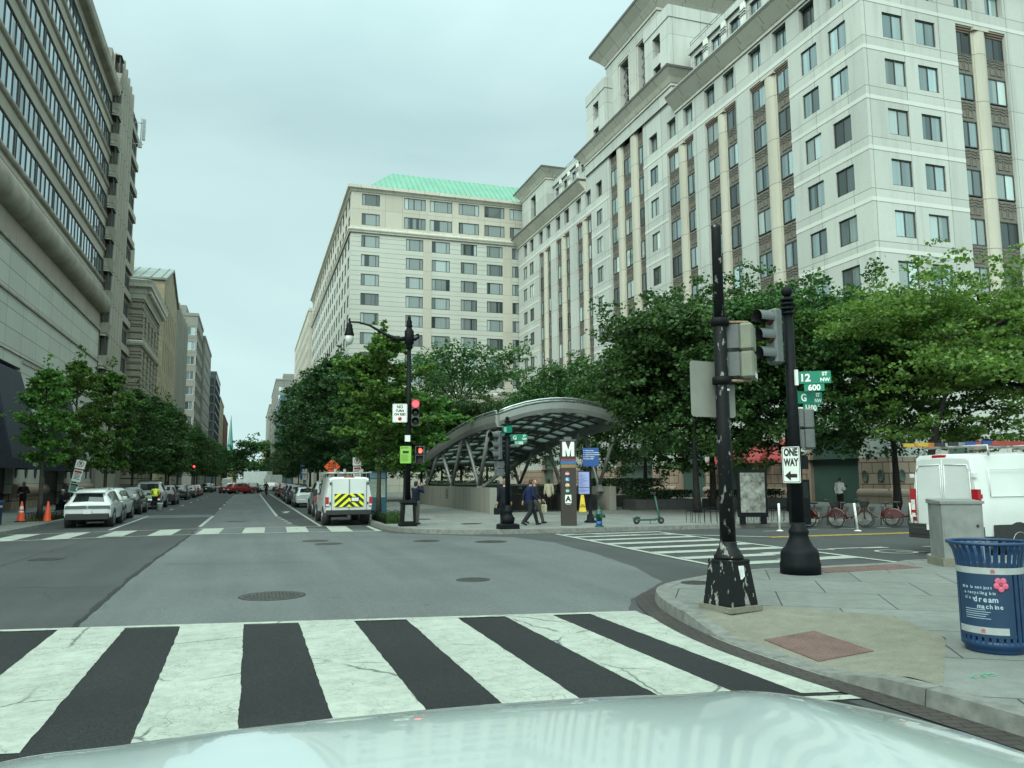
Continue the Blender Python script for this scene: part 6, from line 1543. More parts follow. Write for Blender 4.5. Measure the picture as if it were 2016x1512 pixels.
# station pylon
M_pyl = P('pylon_brown_metal', (.042,.036,.03), .5, .3, .5, ns=2, var=.12)
py = thing('station_pylon', 'dark station pylon with white M, coloured line circles and an A panel', 'pylon', (11.75, 28.75, .15), R(-17))
b = MB(); b.box(-.29,-.24,0,.29,.24,2.62); b.box(-.285,-.235,2.62,.285,.235,3.3); b.build('shaft', M_pyl, py)
b = MB(); b.box(-.31,-.26,3.26,.31,.26,3.31); b.box(-.14,-.1,3.312,.14,.1,3.42); b.build('cap', M_sig, py)
for i, (cc, nm) in enumerate((((.35,.03,.05),'pink'),((.03,.13,.30),'blue'),((.22,.14,.06),'tan'))):
    b = MB(); h = (.05,.13,.13)[i]; z = (2.5,2.36,2.22)[i]; b.box(-.296,-.246,z,.296,.246,z+h-.005); b.build('colour_band', P('band_'+nm, cc, .5, ns=3), py)
def letter_m(M, w_, h_):
    b = MB(); b.M = M; st = .27; q = lambda x, z: (x*w_, 0, z*h_)
    for sx in (1,-1):
        f = lambda pts: b.poly([q(sx*x, z) for x, z in (pts if sx > 0 else pts[::-1])][::-1])
        f([(.5,-.5),(.5,.5),(.5-st,.5),(.5-st,-.5)]); f([(.5-st,.5),(.5-st,.06),(.09,-.5),(0,-.5),(0,.02)]) if False else f([(.5-st-.0005,.5),(.5-st-.0005,.02),(.085,-.5),(0,-.5),(0,-.05)])
    b.build('letter_m', M_txt, py)
letter_m(Matrix.Translation((0,-.2415,2.94)), .46, .56); letter_m(Matrix.Translation((.2915,0,2.94)) @ Matrix.Rotation(R(90),4,'Z'), .38, .56)
for k, (tx, cc) in enumerate((('RD',(.30,.02,.05)),('BL',(.02,.2,.42)),('OR',(.38,.16,.03)),('SV',(.03,.16,.13)))):
    b = MB(); b.M = Matrix.Translation((-.05,-.2405,1.98-.22*k)) @ Matrix.Rotation(R(90),4,'X'); b.lathe([(.095,0),(.095,.006),(.002,.006)], 22); o = b.build('line_circle', P('line_'+tx.lower(), cc, .5), py)
    text('lettering', tx, .11, M_txt, o, (-.05,-.249,1.98-.22*k), bold=.003)
b = MB(); b.box(-.15,-.2455,.86,.09,-.2405,1.18); o = b.build('entrance_panel', M_wht, py); text('lettering', 'A', .28, M_ink, o, (-.03,-.2475,1.02), bold=.012)
text('lettering', 'entrance', .055, M_txt, py, (-.03,-.2415,.82)); text('lettering', 'Metro Center', .165, M_txt, py, (.2915,0,1.5), (0,90,0), bold=.002) 
# blue directional sign and timetable
bs_ = thing('direction_sign', 'blue pedestrian direction sign above a lit timetable, on the far plaza', 'sign', (13.35, 30.3, .15))
b = MB(); b.lathe([(.26,0),(.26,.06),(.16,.1),(.14,.3),(.07,.36),(.06,3.0)], 14); b.build('post', M_blk, bs_)
M_bl = P('wayfinding_blue', (.012,.065,.24), .5, ns=4, var=.06)
sg, M = plate_sign(bs_, 'sign_panel', (.02,-.09,2.68), (-.38,-.92), .66, .76, M_bl, M_bl, .01, None, .05)
for k, tx in enumerate(('White House','American Art Museum','National Portrait Gallery','Ford\'s Theatre','National Mall')): sign_text(sg, M, tx, .062, -.22, .27-.085*k, M_txt, .001, 1, .052, 'LEFT')
b = MB(); b.M = M
for k in range(5): b.poly([(-.29,-.027,.25-.085*k),(-.25,-.027,.27-.085*k),(-.29,-.027,.29-.085*k)])
b.build('arrow', M_txt, sg)
M_lav = P('timetable_panel', (.22,.27,.47), .3, 0, .5, ns=3, var=.08, emit=(.35,.42,.75), es=.25)
sg, M = plate_sign(bs_, 'timetable', (-.30,-.08,1.62), (-.38,-.92), .48, .94, M_lav, M_blk, .01, (M_blk,.0,.02), .06)
b = MB(); b.M = M
for k in range(14): b.box(-.19,-.0325,.36-.056*k,-.19+.12+.25*((k*53)%7)/7,-.0305,.375-.056*k)
b.box(-.21,-.0325,-.2,.21,-.0305,-.17); b.build('small_print', P('timetable_ink', (.05,.06,.2), .5), sg)
# hydrant
hy = thing('fire_hydrant', 'dark green fire hydrant with a blue lower barrel by the far kerb', 'hydrant', (12.42, 27.4, .15))
M_hg = P('hydrant_green', (.012,.07,.05), .45, ns=14, var=.2); M_hb = P('hydrant_blue', (.02,.08,.30), .45, ns=14)
b = MB(); b.lathe([(.17,0),(.17,.04),(.13,.05)], 16); b.build('flange', M_hg, hy)
b = MB(); b.lathe([(.115,.05),(.115,.22)], 16); b.build('lower_barrel', M_hb, hy)
b = MB(); b.lathe([(.115,.22),(.11,.45),(.14,.46),(.14,.5),(.12,.51),(.12,.56),(.08,.64),(.04,.68)], 16); b.build('upper_barrel', M_hg, hy)
b = MB(); b.lathe([(.04,.67),(.04,.74),(.01,.75)], 6); b.build('bonnet_nut', M_hg, hy)
for d in ((1,0),(-1,0),(0,-1)): b = MB(); b.cyl((d[0]*.1,d[1]*.1,.4),(d[0]*.2,d[1]*.2,.4),.055,n=12); b.cyl((d[0]*.2,d[1]*.2,.4),(d[0]*.23,d[1]*.23,.4),.07,n=8); b.build('nozzle', M_hg, hy)
# scooter
scm = P('scooter_green', (.008,.06,.045), .4, ns=8); 
sc = thing('electric_scooter', 'dark green electric scooter parked on the plaza facing right', 'scooter', (15.05, 28.35, .15), R(-8))
b = MB(); b.bbox(.40,.085,.035,.02); o = b.build('deck', scm, sc); o.location = (-.15,0,.17)
for x in (-.56,.45):
    b = MB(); b.M = Matrix.Translation((x,0,.13)) @ Matrix.Rotation(R(90),4,'X'); b.lathe([(.06,-.03),(.12,-.035),(.13,-.02),(.13,.02),(.12,.035),(.06,.03)], 18); w_ = b.build('wheel', M_tyre, sc); b = MB(); b.cyl((x,-.045,.13),(x,.045,.13),.05,n=12); b.build('rim', M_rim, w_)
b = MB(); b.tube([(-.7,0,.2),(-.56,0,.29),(-.42,0,.22)], .04, 6); b.build('mudguard', scm, sc)
b = MB(); b.tube([(.22,0,.18),(.34,0,.22),(.36,0,.4),(.22,0,1.12)], [.05,.05,.045,.035], 8); b.tube([(.45,0,.13),(.37,0,.38)], .03, 6); b.build('stem', scm, sc)
b = MB(); b.tube([(.22,0,1.1),(.2,0,1.2)], .04, 8); b.tube([(.14,-.26,1.24),(.2,-.1,1.2),(.2,.1,1.2),(.14,.26,1.24)], .02, 8); b.build('handlebar', M_clad, sc)
b = MB(); b.tube([(.0,0,.13),(.06,.16,.01)], .012, 6); b.build('kickstand', M_clad, sc)
# wet floor sign
wf = thing('floor_sign', 'yellow wet floor sign standing open beside the escalator entrance', 'floor sign', (17.25, 40.2, .15), R(-20))
M_wy = P('safety_yellow', (.62,.45,.02), .5, ns=8)
for s_ in (1,-1): b = MB(); b.hexa([(-.19,s_*.2-.012,0),(.19,s_*.2-.012,0),(.19,s_*.2+.012,0),(-.19,s_*.2+.012,0)],[(-.08,s_*.02-.012,.92),(.08,s_*.02-.012,.92),(.08,s_*.02+.012,.92),(-.08,s_*.02+.012,.92)]); b.build('panel', M_wy, wf)
text('lettering', 'WET\nFLOOR', .1, M_ink, wf, (0,-.16,.32), (79,0,0), bold=.002)
# litter bin near right
M_bin = P('bin_blue_paint', (.008,.036,.095), .45, .0, .35, ns=5, var=.15, coat=.1)
bn = thing('litter_bin', 'blue slatted litter bin with a recycling notice on the near corner', 'litter bin', (7.42, 6.5, .15), R(-38)); bn.scale = (.93, .93, 1.0)
b = MB(); b.lathe([(.29,0),(.30,.02),(.30,.05),(.33,.07),(.33,.12),(.31,.13)], 36); b.build('base', M_bin, bn)
for k in range(30):
    a = 2*math.pi*(k+.5)/30; b = MB(); b.M = Matrix.Rotation(a,4,'Z')
    pr = [(.325,.1),(.325,.85),(.335,.93),(.355,1.02),(.40,1.10)]
    for (r0,z0),(r1,z1) in zip(pr[:-1],pr[1:]): b.hexa([(r0-.004,-.022,z0),(r0+.004,-.022,z0),(r0+.004,.022,z0),(r0-.004,.022,z0)],[(r1-.004,-.022,z1),(r1+.004,-.022,z1),(r1+.004,.022,z1),(r1-.004,.022,z1)])
    b.build('slat', M_bin, bn)
b = MB(); n = 36
b.tube([(  .405*math.cos(2*math.pi*k/n),.405*math.sin(2*math.pi*k/n),1.105) for k in range(n+1)], .018, 8); b.build('rim', M_bin, bn)
for z in (.16,.83): b = MB(); b.lathe([(.318,z),(.318,z+.04),(.312,z+.04),(.312,z),(.318,z)], 36, caps=False); b.build('hoop', M_bin, bn)
b = MB(); b.lathe([(.29,.1),(.29,.86),(.27,.86),(.27,.12),(.01,.12)], 24, caps=False); b.build('liner', M_hood, bn)
def wrap(r, z0, z1, a0, a1, mat, name, n=20):
    b = MB()
    for k in range(n):
        q0, q1 = R(a0+(a1-a0)*k/n), R(a0+(a1-a0)*(k+1)/n); b.poly([(r*math.cos(q0),r*math.sin(q0),z0),(r*math.cos(q1),r*math.sin(q1),z0),(r*math.cos(q1),r*math.sin(q1),z1),(r*math.cos(q0),r*math.sin(q0),z1)])
    return b.build(name, mat, bn)
M_bsticker = P('notice_navy', (.009,.034,.078), .4, ns=6, var=.08); M_strip = P('strip_pale', (.30,.33,.33), .5, ns=9, var=.1)
nt_ = wrap(.333, .17, .80, -165, -62, M_bsticker, 'notice'); st1 = wrap(.3345, .80, .865, -200, 20, M_strip, 'strip', 40); st2 = wrap(.3355, .2, .27, -170, -75, M_strip, 'strip')
def on_bin(body, size, a, z, mat, parent, bold=.001, r=.3365):
    q = R(a); return text('lettering', body, size, mat, parent, (r*math.cos(q), r*math.sin(q), z), (90,0,a+90), 'CENTER', .0006, bold)
M_dim = P('bin_lettering', (.32,.42,.48), .5)
def bend(tx, size, a0, z, mat, parent, bold=.001, r=.3365):
    ang = a0
    for ch in tx:
        if ch != ' ': on_bin(ch, size, ang, z, mat, parent, bold, r)
        ang += math.degrees(size*(.62 if ch not in 'iljt .' else .36)/r)
bend('this is not just', .042, -152, .665, M_dim, nt_); bend('a recycling bin', .042, -148, .61, M_dim, nt_); bend("it's a", .042, -148, .555, M_dim, nt_); bend('dream', .078, -128, .545, M_dim, nt_, .002); bend('machine', .062, -122, .475, M_dim, nt_, .0015)
for k in range(5): wrap(.3345, .44-.022*k, .446-.022*k, -150, -112+((k*5)%3)*4, M_dim, 'small_print', 6)
b = MB(); q = R(-84); b.M = Matrix.Rotation(q,4,'Z') @ Matrix.Translation((.345,0,.70)) @ Matrix.Rotation(R(90),4,'Y')
for k in range(5):
    a = 2*math.pi*k/5; b.sphere((.045*math.cos(a),.045*math.sin(a),-.004), (.034,.034,.004), 10, 4)
b.sphere((0,0,-.002), (.016,.016,.006), 8, 4, 1); b.build('flower', [P('flower_pink', (.5,.10,.17), .5, ns=30), P('flower_core', (.35,.03,.08), .5)], nt_)
for par, zz, aa in ((st1,.832,-96),(st2,.235,-118)):
    q = R(aa); b = MB(); b.M = Matrix.Rotation(q,4,'Z') @ Matrix.Translation((.3375,0,zz)) @ Matrix.Rotation(R(90),4,'Z')
    for k in range(2): b.box(-.02,-.001,-.018+.016*k,.02,.0005,-.009+.016*k)
    for k in range(3): b.box(-.016+.012*k,-.001,.012,-.009+.012*k,.0005,.019)
    b.build('flag_mark', M_signred, par)
# cabinet
cb = thing('utility_cabinet', 'grey metal utility cabinet on a concrete plinth in front of the white work van', 'utility cabinet', (13.75, 12.75, .15), R(-22))
M_cab = P('cabinet_grey_metal', (.20,.212,.203), .5, .25, .5, ns=3.5, var=.18, bump=.03); M_cabd = P('cabinet_shaded_metal', (.11,.118,.118), .45, .35, .5, ns=2.5, var=.3)  # second metal is a darker copy: the side's shade put into its colour
b = MB(); b.box(-.46,-.36,0,.46,.36,.16); b.build('plinth', M_ramp, cb)
b = MB(); b.box(-.40,-.30,.16,.40,.30,1.24); b.build('body', M_cab, cb)
b = MB(); b.hexa([(-.43,-.33,1.24),(.43,-.33,1.24),(.43,.33,1.24),(-.43,.33,1.24)],[(-.43,-.33,1.29),(.43,-.33,1.29),(.42,.33,1.33),(-.42,.33,1.33)]); b.build('lid', M_cab, cb)
b = MB(); b.box(-.37,-.308,.45,.37,-.3005,1.2); b.build('door', M_cab, cb); b = MB(); b.box(.401,-.27,.45,.408,.27,1.2); b.build('door', M_cabd, cb)
b = MB(); b.M = Matrix.Translation((.28,-.31,.8)) @ Matrix.Rotation(R(90),4,'X'); b.lathe([(.03,0),(.03,.01),(.012,.012)], 12); b.build('lock', M_clad, cb)

# ---- metro canopy, parapet wall and escalator
mc = thing('station_canopy', 'arched glass and steel canopy over the metro escalators', 'canopy', (12.3, 40.5, .15), absolute=True)
M_steel = P('canopy_steel', (.30,.315,.30), .4, .45, .5, ns=1.5, var=.1, world=True); M_ribm = P('canopy_rib', (.10,.108,.105), .5, .3, ns=2, var=.1, world=True)
def glassroof():
    m = bpy.data.materials.new('canopy_glass'); m.use_nodes = True; t = m.node_tree; t.nodes.clear()
    o = t.nodes.new('ShaderNodeOutputMaterial'); g = nd(t, 'ShaderNodeNewGeometry'); f = noisef(t, g.outputs['Position'], .9, 3)
    col = ramp(t, f, ((.35, (.26,.30,.285)), (.65, (.42,.49,.465))))
    a = nd(t, 'ShaderNodeBsdfTranslucent', {'Color': col}); c = nd(t, 'ShaderNodeBsdfGlossy', {'Color': (.7,.75,.75,1), 'Roughness': .08}); d = nd(t, 'ShaderNodeBsdfTransparent', {'Color': (.75,.85,.82,1)})
    m1 = nd(t, 'ShaderNodeMixShader', {0: .15, 1: a.outputs[0], 2: d.outputs[0]}); fr = nd(t, 'ShaderNodeFresnel', {'IOR': 1.5}); m2 = nd(t, 'ShaderNodeMixShader', {0: fr.outputs[0], 1: m1.outputs[0], 2: c.outputs[0]})
    t.links.new(m2.outputs[0], o.inputs[0]); return m
M_croof = glassroof()
def frost():
    m = bpy.data.materials.new('frosted_panel'); m.use_nodes = True; t = m.node_tree; t.nodes.clear(); o = t.nodes.new('ShaderNodeOutputMaterial'); g = nd(t, 'ShaderNodeNewGeometry')
    col = ramp(t, noisef(t, g.outputs['Position'], 1.3, 3), ((.3, (.55,.62,.60)), (.7, (.8,.86,.83)))); a = nd(t, 'ShaderNodeBsdfTranslucent', {'Color': col}); c = nd(t, 'ShaderNodeBsdfDiffuse', {'Color': col}); ms = nd(t, 'ShaderNodeMixShader', {0: .25, 1: a.outputs[0], 2: c.outputs[0]}); t.links.new(ms.outputs[0], o.inputs[0]); return m
FROST = frost()
CX0, CX1, CY0, CY1 = 12.3, 19.6, 39.6, 61.0
def csurf(u, v):   # u across, v from far (0) to near (1)
    x = CX0+(CX1-CX0)*u; y = CY1+(CY0-CY1)*v
    z = 2.95 + 2.2*math.sin(v*math.pi*.5)**.95 - .05*max(0, v-.8)*5; z += (.25+.5*v)*(1-(2*u-1)**2)
    return Vector((x, y, z))
NU, NV = 10, 26
b = MB(); g = [[b.pt(csurf(i/NU, j/NV)+Vector((0,0,.12))) for j in range(NV+1)] for i in range(NU+1)]
for i in range(NU):
    for j in range(NV): b.face((g[i][j], g[i+1][j], g[i+1][j+1], g[i][j+1]), 0, True)
b.build('glass_roof', M_croof, mc, fix=True)
def rib(b, path, hh, w_):
    for p, q in zip(path[:-1], path[1:]):
        d = (q-p).normalized(); s_ = d.cross(Vector((0,0,1))).normalized()*w_/2; dz = Vector((0,0,hh))
        b.hexa([p-s_-dz, p+s_-dz, q+s_-dz, q-s_-dz], [p-s_, p+s_, q+s_, q-s_])
KU, KV = 7, 14
b = MB()
for k in range(1, KU): rib(b, [csurf(k/KU, j/40)+Vector((0,0,.02)) for j in range(41)], .1, .08)
for k in range(1, KV): rib(b, [csurf(i/20, k/KV)+Vector((0,0,.018)) for i in range(21)], .1, .07)
b.build('rib_grid', M_ribm, mc, fix=True)
r_ = random.Random(5); M_cof = P('coffer_grey', (.30,.32,.31), .6, ns=2, world=True)
for i in range(KU):
    for j in range(KV):
        b = MB(); f = lambda x, y: b.pt(csurf((i+.14+.72*x)/KU, (j+.16+.68*y)/KV)+Vector((0,0,.05))); g = [[f(a/2, c/2) for c in range(3)] for a in range(3)]
        for a in range(2):
            for c in range(2): b.face((g[a][c], g[a+1][c], g[a+1][c+1], g[a][c+1]), 0, True)
        b.build('roof_panel', FROST if r_.random() < .6 else M_cof, mc)
def edge_beam(path, w_, h_, nm='edge_beam', up=.2):
    b = MB(); rg = []
    for k, p in enumerate(path):
        d = (path[min(k+1,len(path)-1)]-path[max(k-1,0)]).normalized(); s_ = d.cross(Vector((0,0,1))).normalized()*w_/2
        rg.append([b.pt(p+s_*a+Vector((0,0,c))) for a, c in ((-1,up-h_*.75),(-.3,up-h_),(.5,up-h_),(1,up-h_*.6),(1,up),(-.6,up))])
    b.loft(rg, 0, False, True); return b.build(nm, M_steel, mc, fix=True)
edge_beam([csurf(0, j/NV) for j in range(NV+1)], .36, .62); edge_beam([csurf(1, j/NV) for j in range(NV+1)], .36, .62)
edge_beam([csurf(i/NU, 1) for i in range(NU+1)], .36, .55); edge_beam([csurf(i/NU, 0) for i in range(NU+1)], .3, .4)
M_pipe = P('bright_rail_steel', (.5,.53,.52), .22, .9, ns=4, world=True)
for dz, dy in ((.30,0),(.42,-.12)):
    b = MB(); b.tube([csurf(i/NU, 1)+Vector((0,dy,dz)) for i in range(NU+1)], .05, 8); b.build('gutter_rail', M_pipe, mc)
    b = MB(); b.tube([csurf(0, j/NV)+Vector((-.1+dy*.3,0,dz)) for j in range(10, NV+1)], .045, 8); b.build('gutter_rail', M_pipe, mc)
for xs, lst in ((CX0+.3, [(58.3,(.10,.30)),(51.0,(.36,.62)),(44.5,(.66,.9))]), (CX1-.3, [(57,(.1,.3)),(48.5,(.46,.72)),(42.5,(.75,.97))])):
    u = 0.02 if xs < 15 else .98
    for y, vv in lst:
        for v in vv:
            top = csurf(u, v)+Vector((0,0,-.3)); b = MB(); b.tube([(xs, y, 1.5), top], [.1,.13], 10); b.build('strut', M_steel, mc)
        b = MB(); b.hexa([(xs-.2,y-.25,1.2),(xs+.2,y-.25,1.2),(xs+.2,y+.25,1.2),(xs-.2,y+.25,1.2)],[(xs-.08,y-.1,1.7),(xs+.08,y-.1,1.7),(xs+.08,y+.1,1.7),(xs-.08,y+.1,1.7)]); b.build('shoe', M_steel, mc)
b = MB(); b.tube([(12.7,58.3,1.6),(19.3,51,1.5)], .09, 8); b.build('cross_brace', M_steel, mc); b = MB(); b.tube([(12.9,44.8,1.5),(19.2,57,3.3)], .09, 8); b.build('cross_brace', M_steel, mc)
M_cw = stone('cast_concrete_wall', (.28,.28,.24), pw=5, ph=5, mortar=.015, var=.05, stain=.7)
wl = thing('parapet_wall', 'low bare concrete wall enclosing the metro escalators', 'wall', (12.3, 40.6, .15), absolute=True)
b = MB(); b.box(12.15,40.8,.1,12.55,61.5,1.50); b.build('side_wall', M_cw, wl)
b = MB(); b.box(12.56,61.1,.1,20,61.5,1.50); b.build('end_wall', M_cw, wl); b = MB(); b.box(19.5,41.5,.1,19.9,61.05,1.5); b.build('side_wall', M_cw, wl)
b = MB(); b.M = frame((12.148,50.5,1.05),-90)
for z in (.1,-.12): b.box(-.28,-.012,z,.28,-.001,z+.03)
b.box(-.28,-.012,-.26,-.22,-.001,.3); b.box(.22,-.012,-.26,.28,-.001,.3); b.box(-.28,-.012,.27,.28,-.001,.3); b.box(-.28,-.012,-.29,.28,-.001,-.26); b.build('number_plaque', M_blk, wl)
es = thing('escalator', 'pair of escalators with rounded steel balustrades at the station entrance', 'escalator', (15.5, 41.2, .15), absolute=True)
M_est = P('escalator_steel', (.10,.105,.10), .35, .7, ns=4, world=True); M_hr = P('black_handrail', (.012,.012,.013), .35, ns=5)
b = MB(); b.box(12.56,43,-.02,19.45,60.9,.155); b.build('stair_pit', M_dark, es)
for x in (13.3,14.9,15.2,16.8,17.1,18.7):
    b = MB(); pr = [(41.3,.15)]; 
    for k in range(9): a = math.pi*(1-k/8)/1; pr.append((41.75+.45*math.cos(math.pi-(math.pi-a)) if False else 41.75-.45*math.sin(math.pi*(1-k/8)*.5+0), .62+.45*math.cos(math.pi*(1-k/8)*.5) if False else .62+.43*math.sin(math.pi*.5*k/8)))
    pr += [(46,1.06),(46,.15)]
    b.M = Matrix.Identity(4)
    lo = [b.pt((x-.07,y,z)) for y, z in pr]; hi = [b.pt((x+.07,y,z)) for y, z in pr]; b.loft([lo, hi], 0, False, True); o = b.build('balustrade', M_est, es, fix=True)
    b = MB(); b.tube([(x,46,1.1)]+[(x,41.75-.47*math.sin(math.pi*.5*k/8),.64+.45*math.cos(math.pi*.5*k/8)) for k in range(9)]+[(x,41.3,.4)], .045, 8); b.build('handrail', M_hr, o)
for x0 in (13.4,15.3,17.2):
    b = MB(); b.box(x0,41.2,.152,x0+1.4,43.2,.175)
    for k in range(14): b.box(x0+.03+.1*k,41.3,.1755,x0+.08+.1*k,43.1,.182)
    b.build('landing_plate', M_est, es)
# benches / planters on the plaza
M_dgr = P('dark_granite', (.05,.05,.048), .5, ns=5, var=.2, world=True)
M_hedge = leafmat('hedge_leaf', (.02,.05,.018), (.04,.085,.03), .2)
def planter(x0, y0, x1, y1, label, hh=.6, hedge=.5):
    t = thing('planter', label, 'planter', ((x0+x1)/2, (y0+y1)/2, .15), absolute=True, group='dark granite planters on the plaza')
    b = MB(); b.box(x0,y0,.15,x1,y1,.15+hh); b.build('box', M_dgr, t)
    b = MB(); r_ = random.Random(int(x0*10))
    for k in range(int((x1-x0)*(y1-y0)*260)):
        c = Vector((r_.uniform(x0+.05,x1-.05), r_.uniform(y0+.05,y1-.05), .15+hh+r_.random()**.6*hedge)); a = Vector((r_.gauss(0,1),r_.gauss(0,1),r_.gauss(0,1))).normalized(); q = a.orthogonal().normalized()*.07; e_ = a.cross(q).normalized()*.05; b.poly([c-q, c-e_, c+q, c+e_])
    b.build('shrub', M_hedge, t)
planter(20.6,40.5,24.5,42.2,'dark planter with low shrubs right of the escalators'); planter(25.2,39.5,30,41.0,'long dark planter with shrubs nearer the stone building'); planter(20.3,46,26,48.5,'rear dark planter with taller shrubs under the maples', .7, 1.1); planter(13.4,62.3,19.6,64.2,'planter with a clipped hedge behind the canopy', .7, 1.0)

# ad panel and bike hire station
ap = thing('advert_panel', 'freestanding glazed advert panel in a dark frame under the maples', 'advert panel', (18.55, 26.55, 0.15), R(-22))
b = MB(); b.box(-.56,-.12,.28,.56,.12,2.1); b.build('frame', M_blk, ap); b = MB(); b.box(-.5,-.1,0,-.3,.1,.28); b.build('foot', M_blk, ap); b = MB(); b.box(.3,-.1,0,.5,.1,.28); b.build('foot', M_blk, ap)
b = MB(); b.box(-.47,-.128,.45,.47,-.1205,1.98); b.build('poster', P('faded_poster', (.16,.165,.15), .25, 0, .6, ns=4.5, var=.7), ap)
kk = thing('bike_kiosk', 'dark bike hire kiosk beside the row of red bikes', 'kiosk', (20.1, 25.75, .15), R(-22))
b = MB(); b.box(-.35,-.22,0,.35,.22,1.7); b.build('cabinet', M_blk, kk); b = MB(); b.box(-.3,-.228,1.0,.3,-.2205,1.6); b.build('screen', M_cglass, kk); b = MB(); b.tube([(0,0,1.7),(0,0,2.3)], .05, 8); b.cbox((0,-.02,2.35),(.8,.06,.5)); b.build('solar_mast', M_blk, kk)
M_bikered = P('bike_red', (.06,.01,.01), .4, ns=6, coat=.4); M_bikeg = P('bike_grey', (.16,.17,.17), .4, .5, ns=6)
def make_bike():
    t = thing('hire_bike', 'first red hire bike from the kiosk, nose in its dock', 'bicycle', (0,0,0))
    for y in (-.54,.54):
        b = MB(); n = 26; b.tube([(0,y+.31*math.cos(2*math.pi*k/n),.33+.31*math.sin(2*math.pi*k/n)) for k in range(n+1)], .022, 6, caps=False); w_ = b.build('wheel', M_tyre, t)
        b = MB()
        for k in range(8): a = math.pi*k/8; b.tube([(.012*(k%2),y+.29*math.cos(a),.33+.29*math.sin(a)),(.012*(k%2),y-.29*math.cos(a),.33-.29*math.sin(a))], .005, 4)
        b.cyl((-.04,y,.33),(.04,y,.33),.035,n=8); b.build('spokes', M_bikeg, w_)
    b = MB(); b.tube([(0,.44,.86),(0,.28,.5),(0,.0,.38),(0,-.2,.34)], [.035,.035,.035,.03], 8); b.tube([(0,-.15,.36),(0,-.27,.85)], .028, 8); b.tube([(0,-.15,.36),(.06,-.54,.33)], .018, 6); b.tube([(0,-.25,.7),(-.06,-.54,.33)], .018, 6); b.tube([(0,.4,1.0),(0,.48,.72),(.05,.54,.33)], .024, 6); b.build('frame', M_bikered, t)
    b = MB(); n = 8; pts = [(0,-.54+.36*math.cos(R(10+20*k)),.33+.36*math.sin(R(10+20*k))) for k in range(n+1)]; b.tube(pts, .045, 6)
    q = [b.pt((.03,p[1],p[2])) for p in pts]+[b.pt((.03,-.54,.33))]; b.face(q); q = [b.pt((-.03,p[1],p[2])) for p in pts]+[b.pt((-.03,-.54,.33))]; b.face(q); b.build('rear_guard', M_bikered, t)
    b = MB(); b.bbox(.09,.13,.035,.02); o = b.build('saddle', M_clad, t); o.location = (0,-.29,.93); b = MB(); b.tube([(0,-.27,.83),(0,-.29,.92)], .016, 6); b.build('seat_post', M_bikeg, t)
    b = MB(); b.tube([(-.3,.26,1.08),(-.14,.38,1.06),(.14,.38,1.06),(.3,.26,1.08)], .018, 6); b.build('handlebar', M_clad, t)
    b = MB(); b.hexa([(-.12,.42,.8),(.12,.42,.8),(.12,.62,.8),(-.12,.62,.8)],[(-.17,.38,1.0),(.17,.38,1.0),(.17,.68,1.0),(-.17,.68,1.0)]); b.build('front_basket', M_clad, t)
    b = MB(); b.tube([(-.12,-.02,.33),(.12,-.02,.33)], .03, 6); b.build('crank', M_bikeg, t)
    return t
bk = make_bike(); GB = 'hire bikes in the docking row'
spots = [(20.9,25.5),(22.0,25.2),(23.1,24.95),(24.2,24.75),(25.4,24.6),(26.6,24.45)]; ordn = ['first','second','third','fourth','fifth','last']
for k, (x, y) in enumerate(spots):
    o = bk if k == 0 else dup(bk); o.location = (x, y, .012); o.rotation_euler = (0,0,R(28+6*(k%3)+(178 if k in (0,1,3) else 0))); o['label'] = ordn[k]+' red hire bike from the kiosk, nose in its dock'; o['group'] = GB
    d = thing('bike_dock', 'grey slanted docking post of the '+ordn[k]+' hire bike', 'bike dock', (x-.45, y+1.0, .0), R(28), 'bike docking posts')
    b = MB(); b.hexa([(-.1,-.15,0),(.1,-.15,0),(.1,.25,0),(-.1,.25,0)],[(-.07,-.22,.8),(.07,-.22,.8),(.07,-.02,.85),(-.07,-.02,.85)]); b.build('post', M_sig, d); b = MB(); b.box(-.3,-.5,0,.3,.6,.03); b.build('base_plate', M_sig, d)
M_del = P('delineator_white', (.55,.58,.55), .6, ns=6)
for k, (x, y, lb, dx) in enumerate(((20.75,23.45,'white lane post left of the red bike fender, leaning slightly',-.05),(22.55,22.75,'white lane post just left of the work van',-.03),(18.3,24.6,'white lane post hidden behind the ball finial pole',0))):
    t = thing('lane_post', lb, 'lane post', (x,y,.005), 0, 'white flexible lane posts'); b = MB(); b.lathe([(.13,0),(.13,.02),(.05,.05)], 14); b.build('foot', M_del, t); b = MB(); b.tube([(0,0,.04),(dx*2,0,1.0)], .042, 10); b.build('post', M_del, t)

# little iron tree fences
def hoop_fence(x0, y0, x1, y1, label, h=.4, hoops=True):
    t = thing('tree_fence', label, 'fence', ((x0+x1)/2,(y0+y1)/2,.15), absolute=True, group='low iron tree fences'); 
    for (ax, ay, cx, cy) in ((x0,y0,x1,y0),(x1,y0,x1,y1),(x1,y1,x0,y1),(x0,y1,x0,y0)):
        b = MB(); L = math.dist((ax,ay),(cx,cy)); n = max(2, int(L/.28)); P_ = lambda s, z: (ax+(cx-ax)*s, ay+(cy-ay)*s, .15+z)
        for k in range(n):
            s0, s1 = k/n, min(1, (k+1.35)/n)
            if hoops: b.tube([P_(s0,0),P_(s0,h*.7),P_((s0+s1)/2-.2/n,h*.95),P_((s0+s1)/2,h),P_((s0+s1)/2+.2/n,h*.95),P_(s1,h*.7),P_(s1,0)], .011, 4)
            else: b.tube([P_(s0,0),P_(s0,h)], .012, 4)
        if not hoops: b.tube([P_(0,h),P_(1,h)], .016, 4); b.tube([P_(0,h*.85),P_(1,h*.85)], .012, 4)
        b.build('railing', M_blk, t)
    return t
hoop_fence(-9.9,42.2,-8.85,47.0,'black hoop fence round the left tree pit beside two traffic cones')
hoop_fence(5.35,32.9,6.7,37.2,'low black fence round the grassy tree pit behind the chevron van')
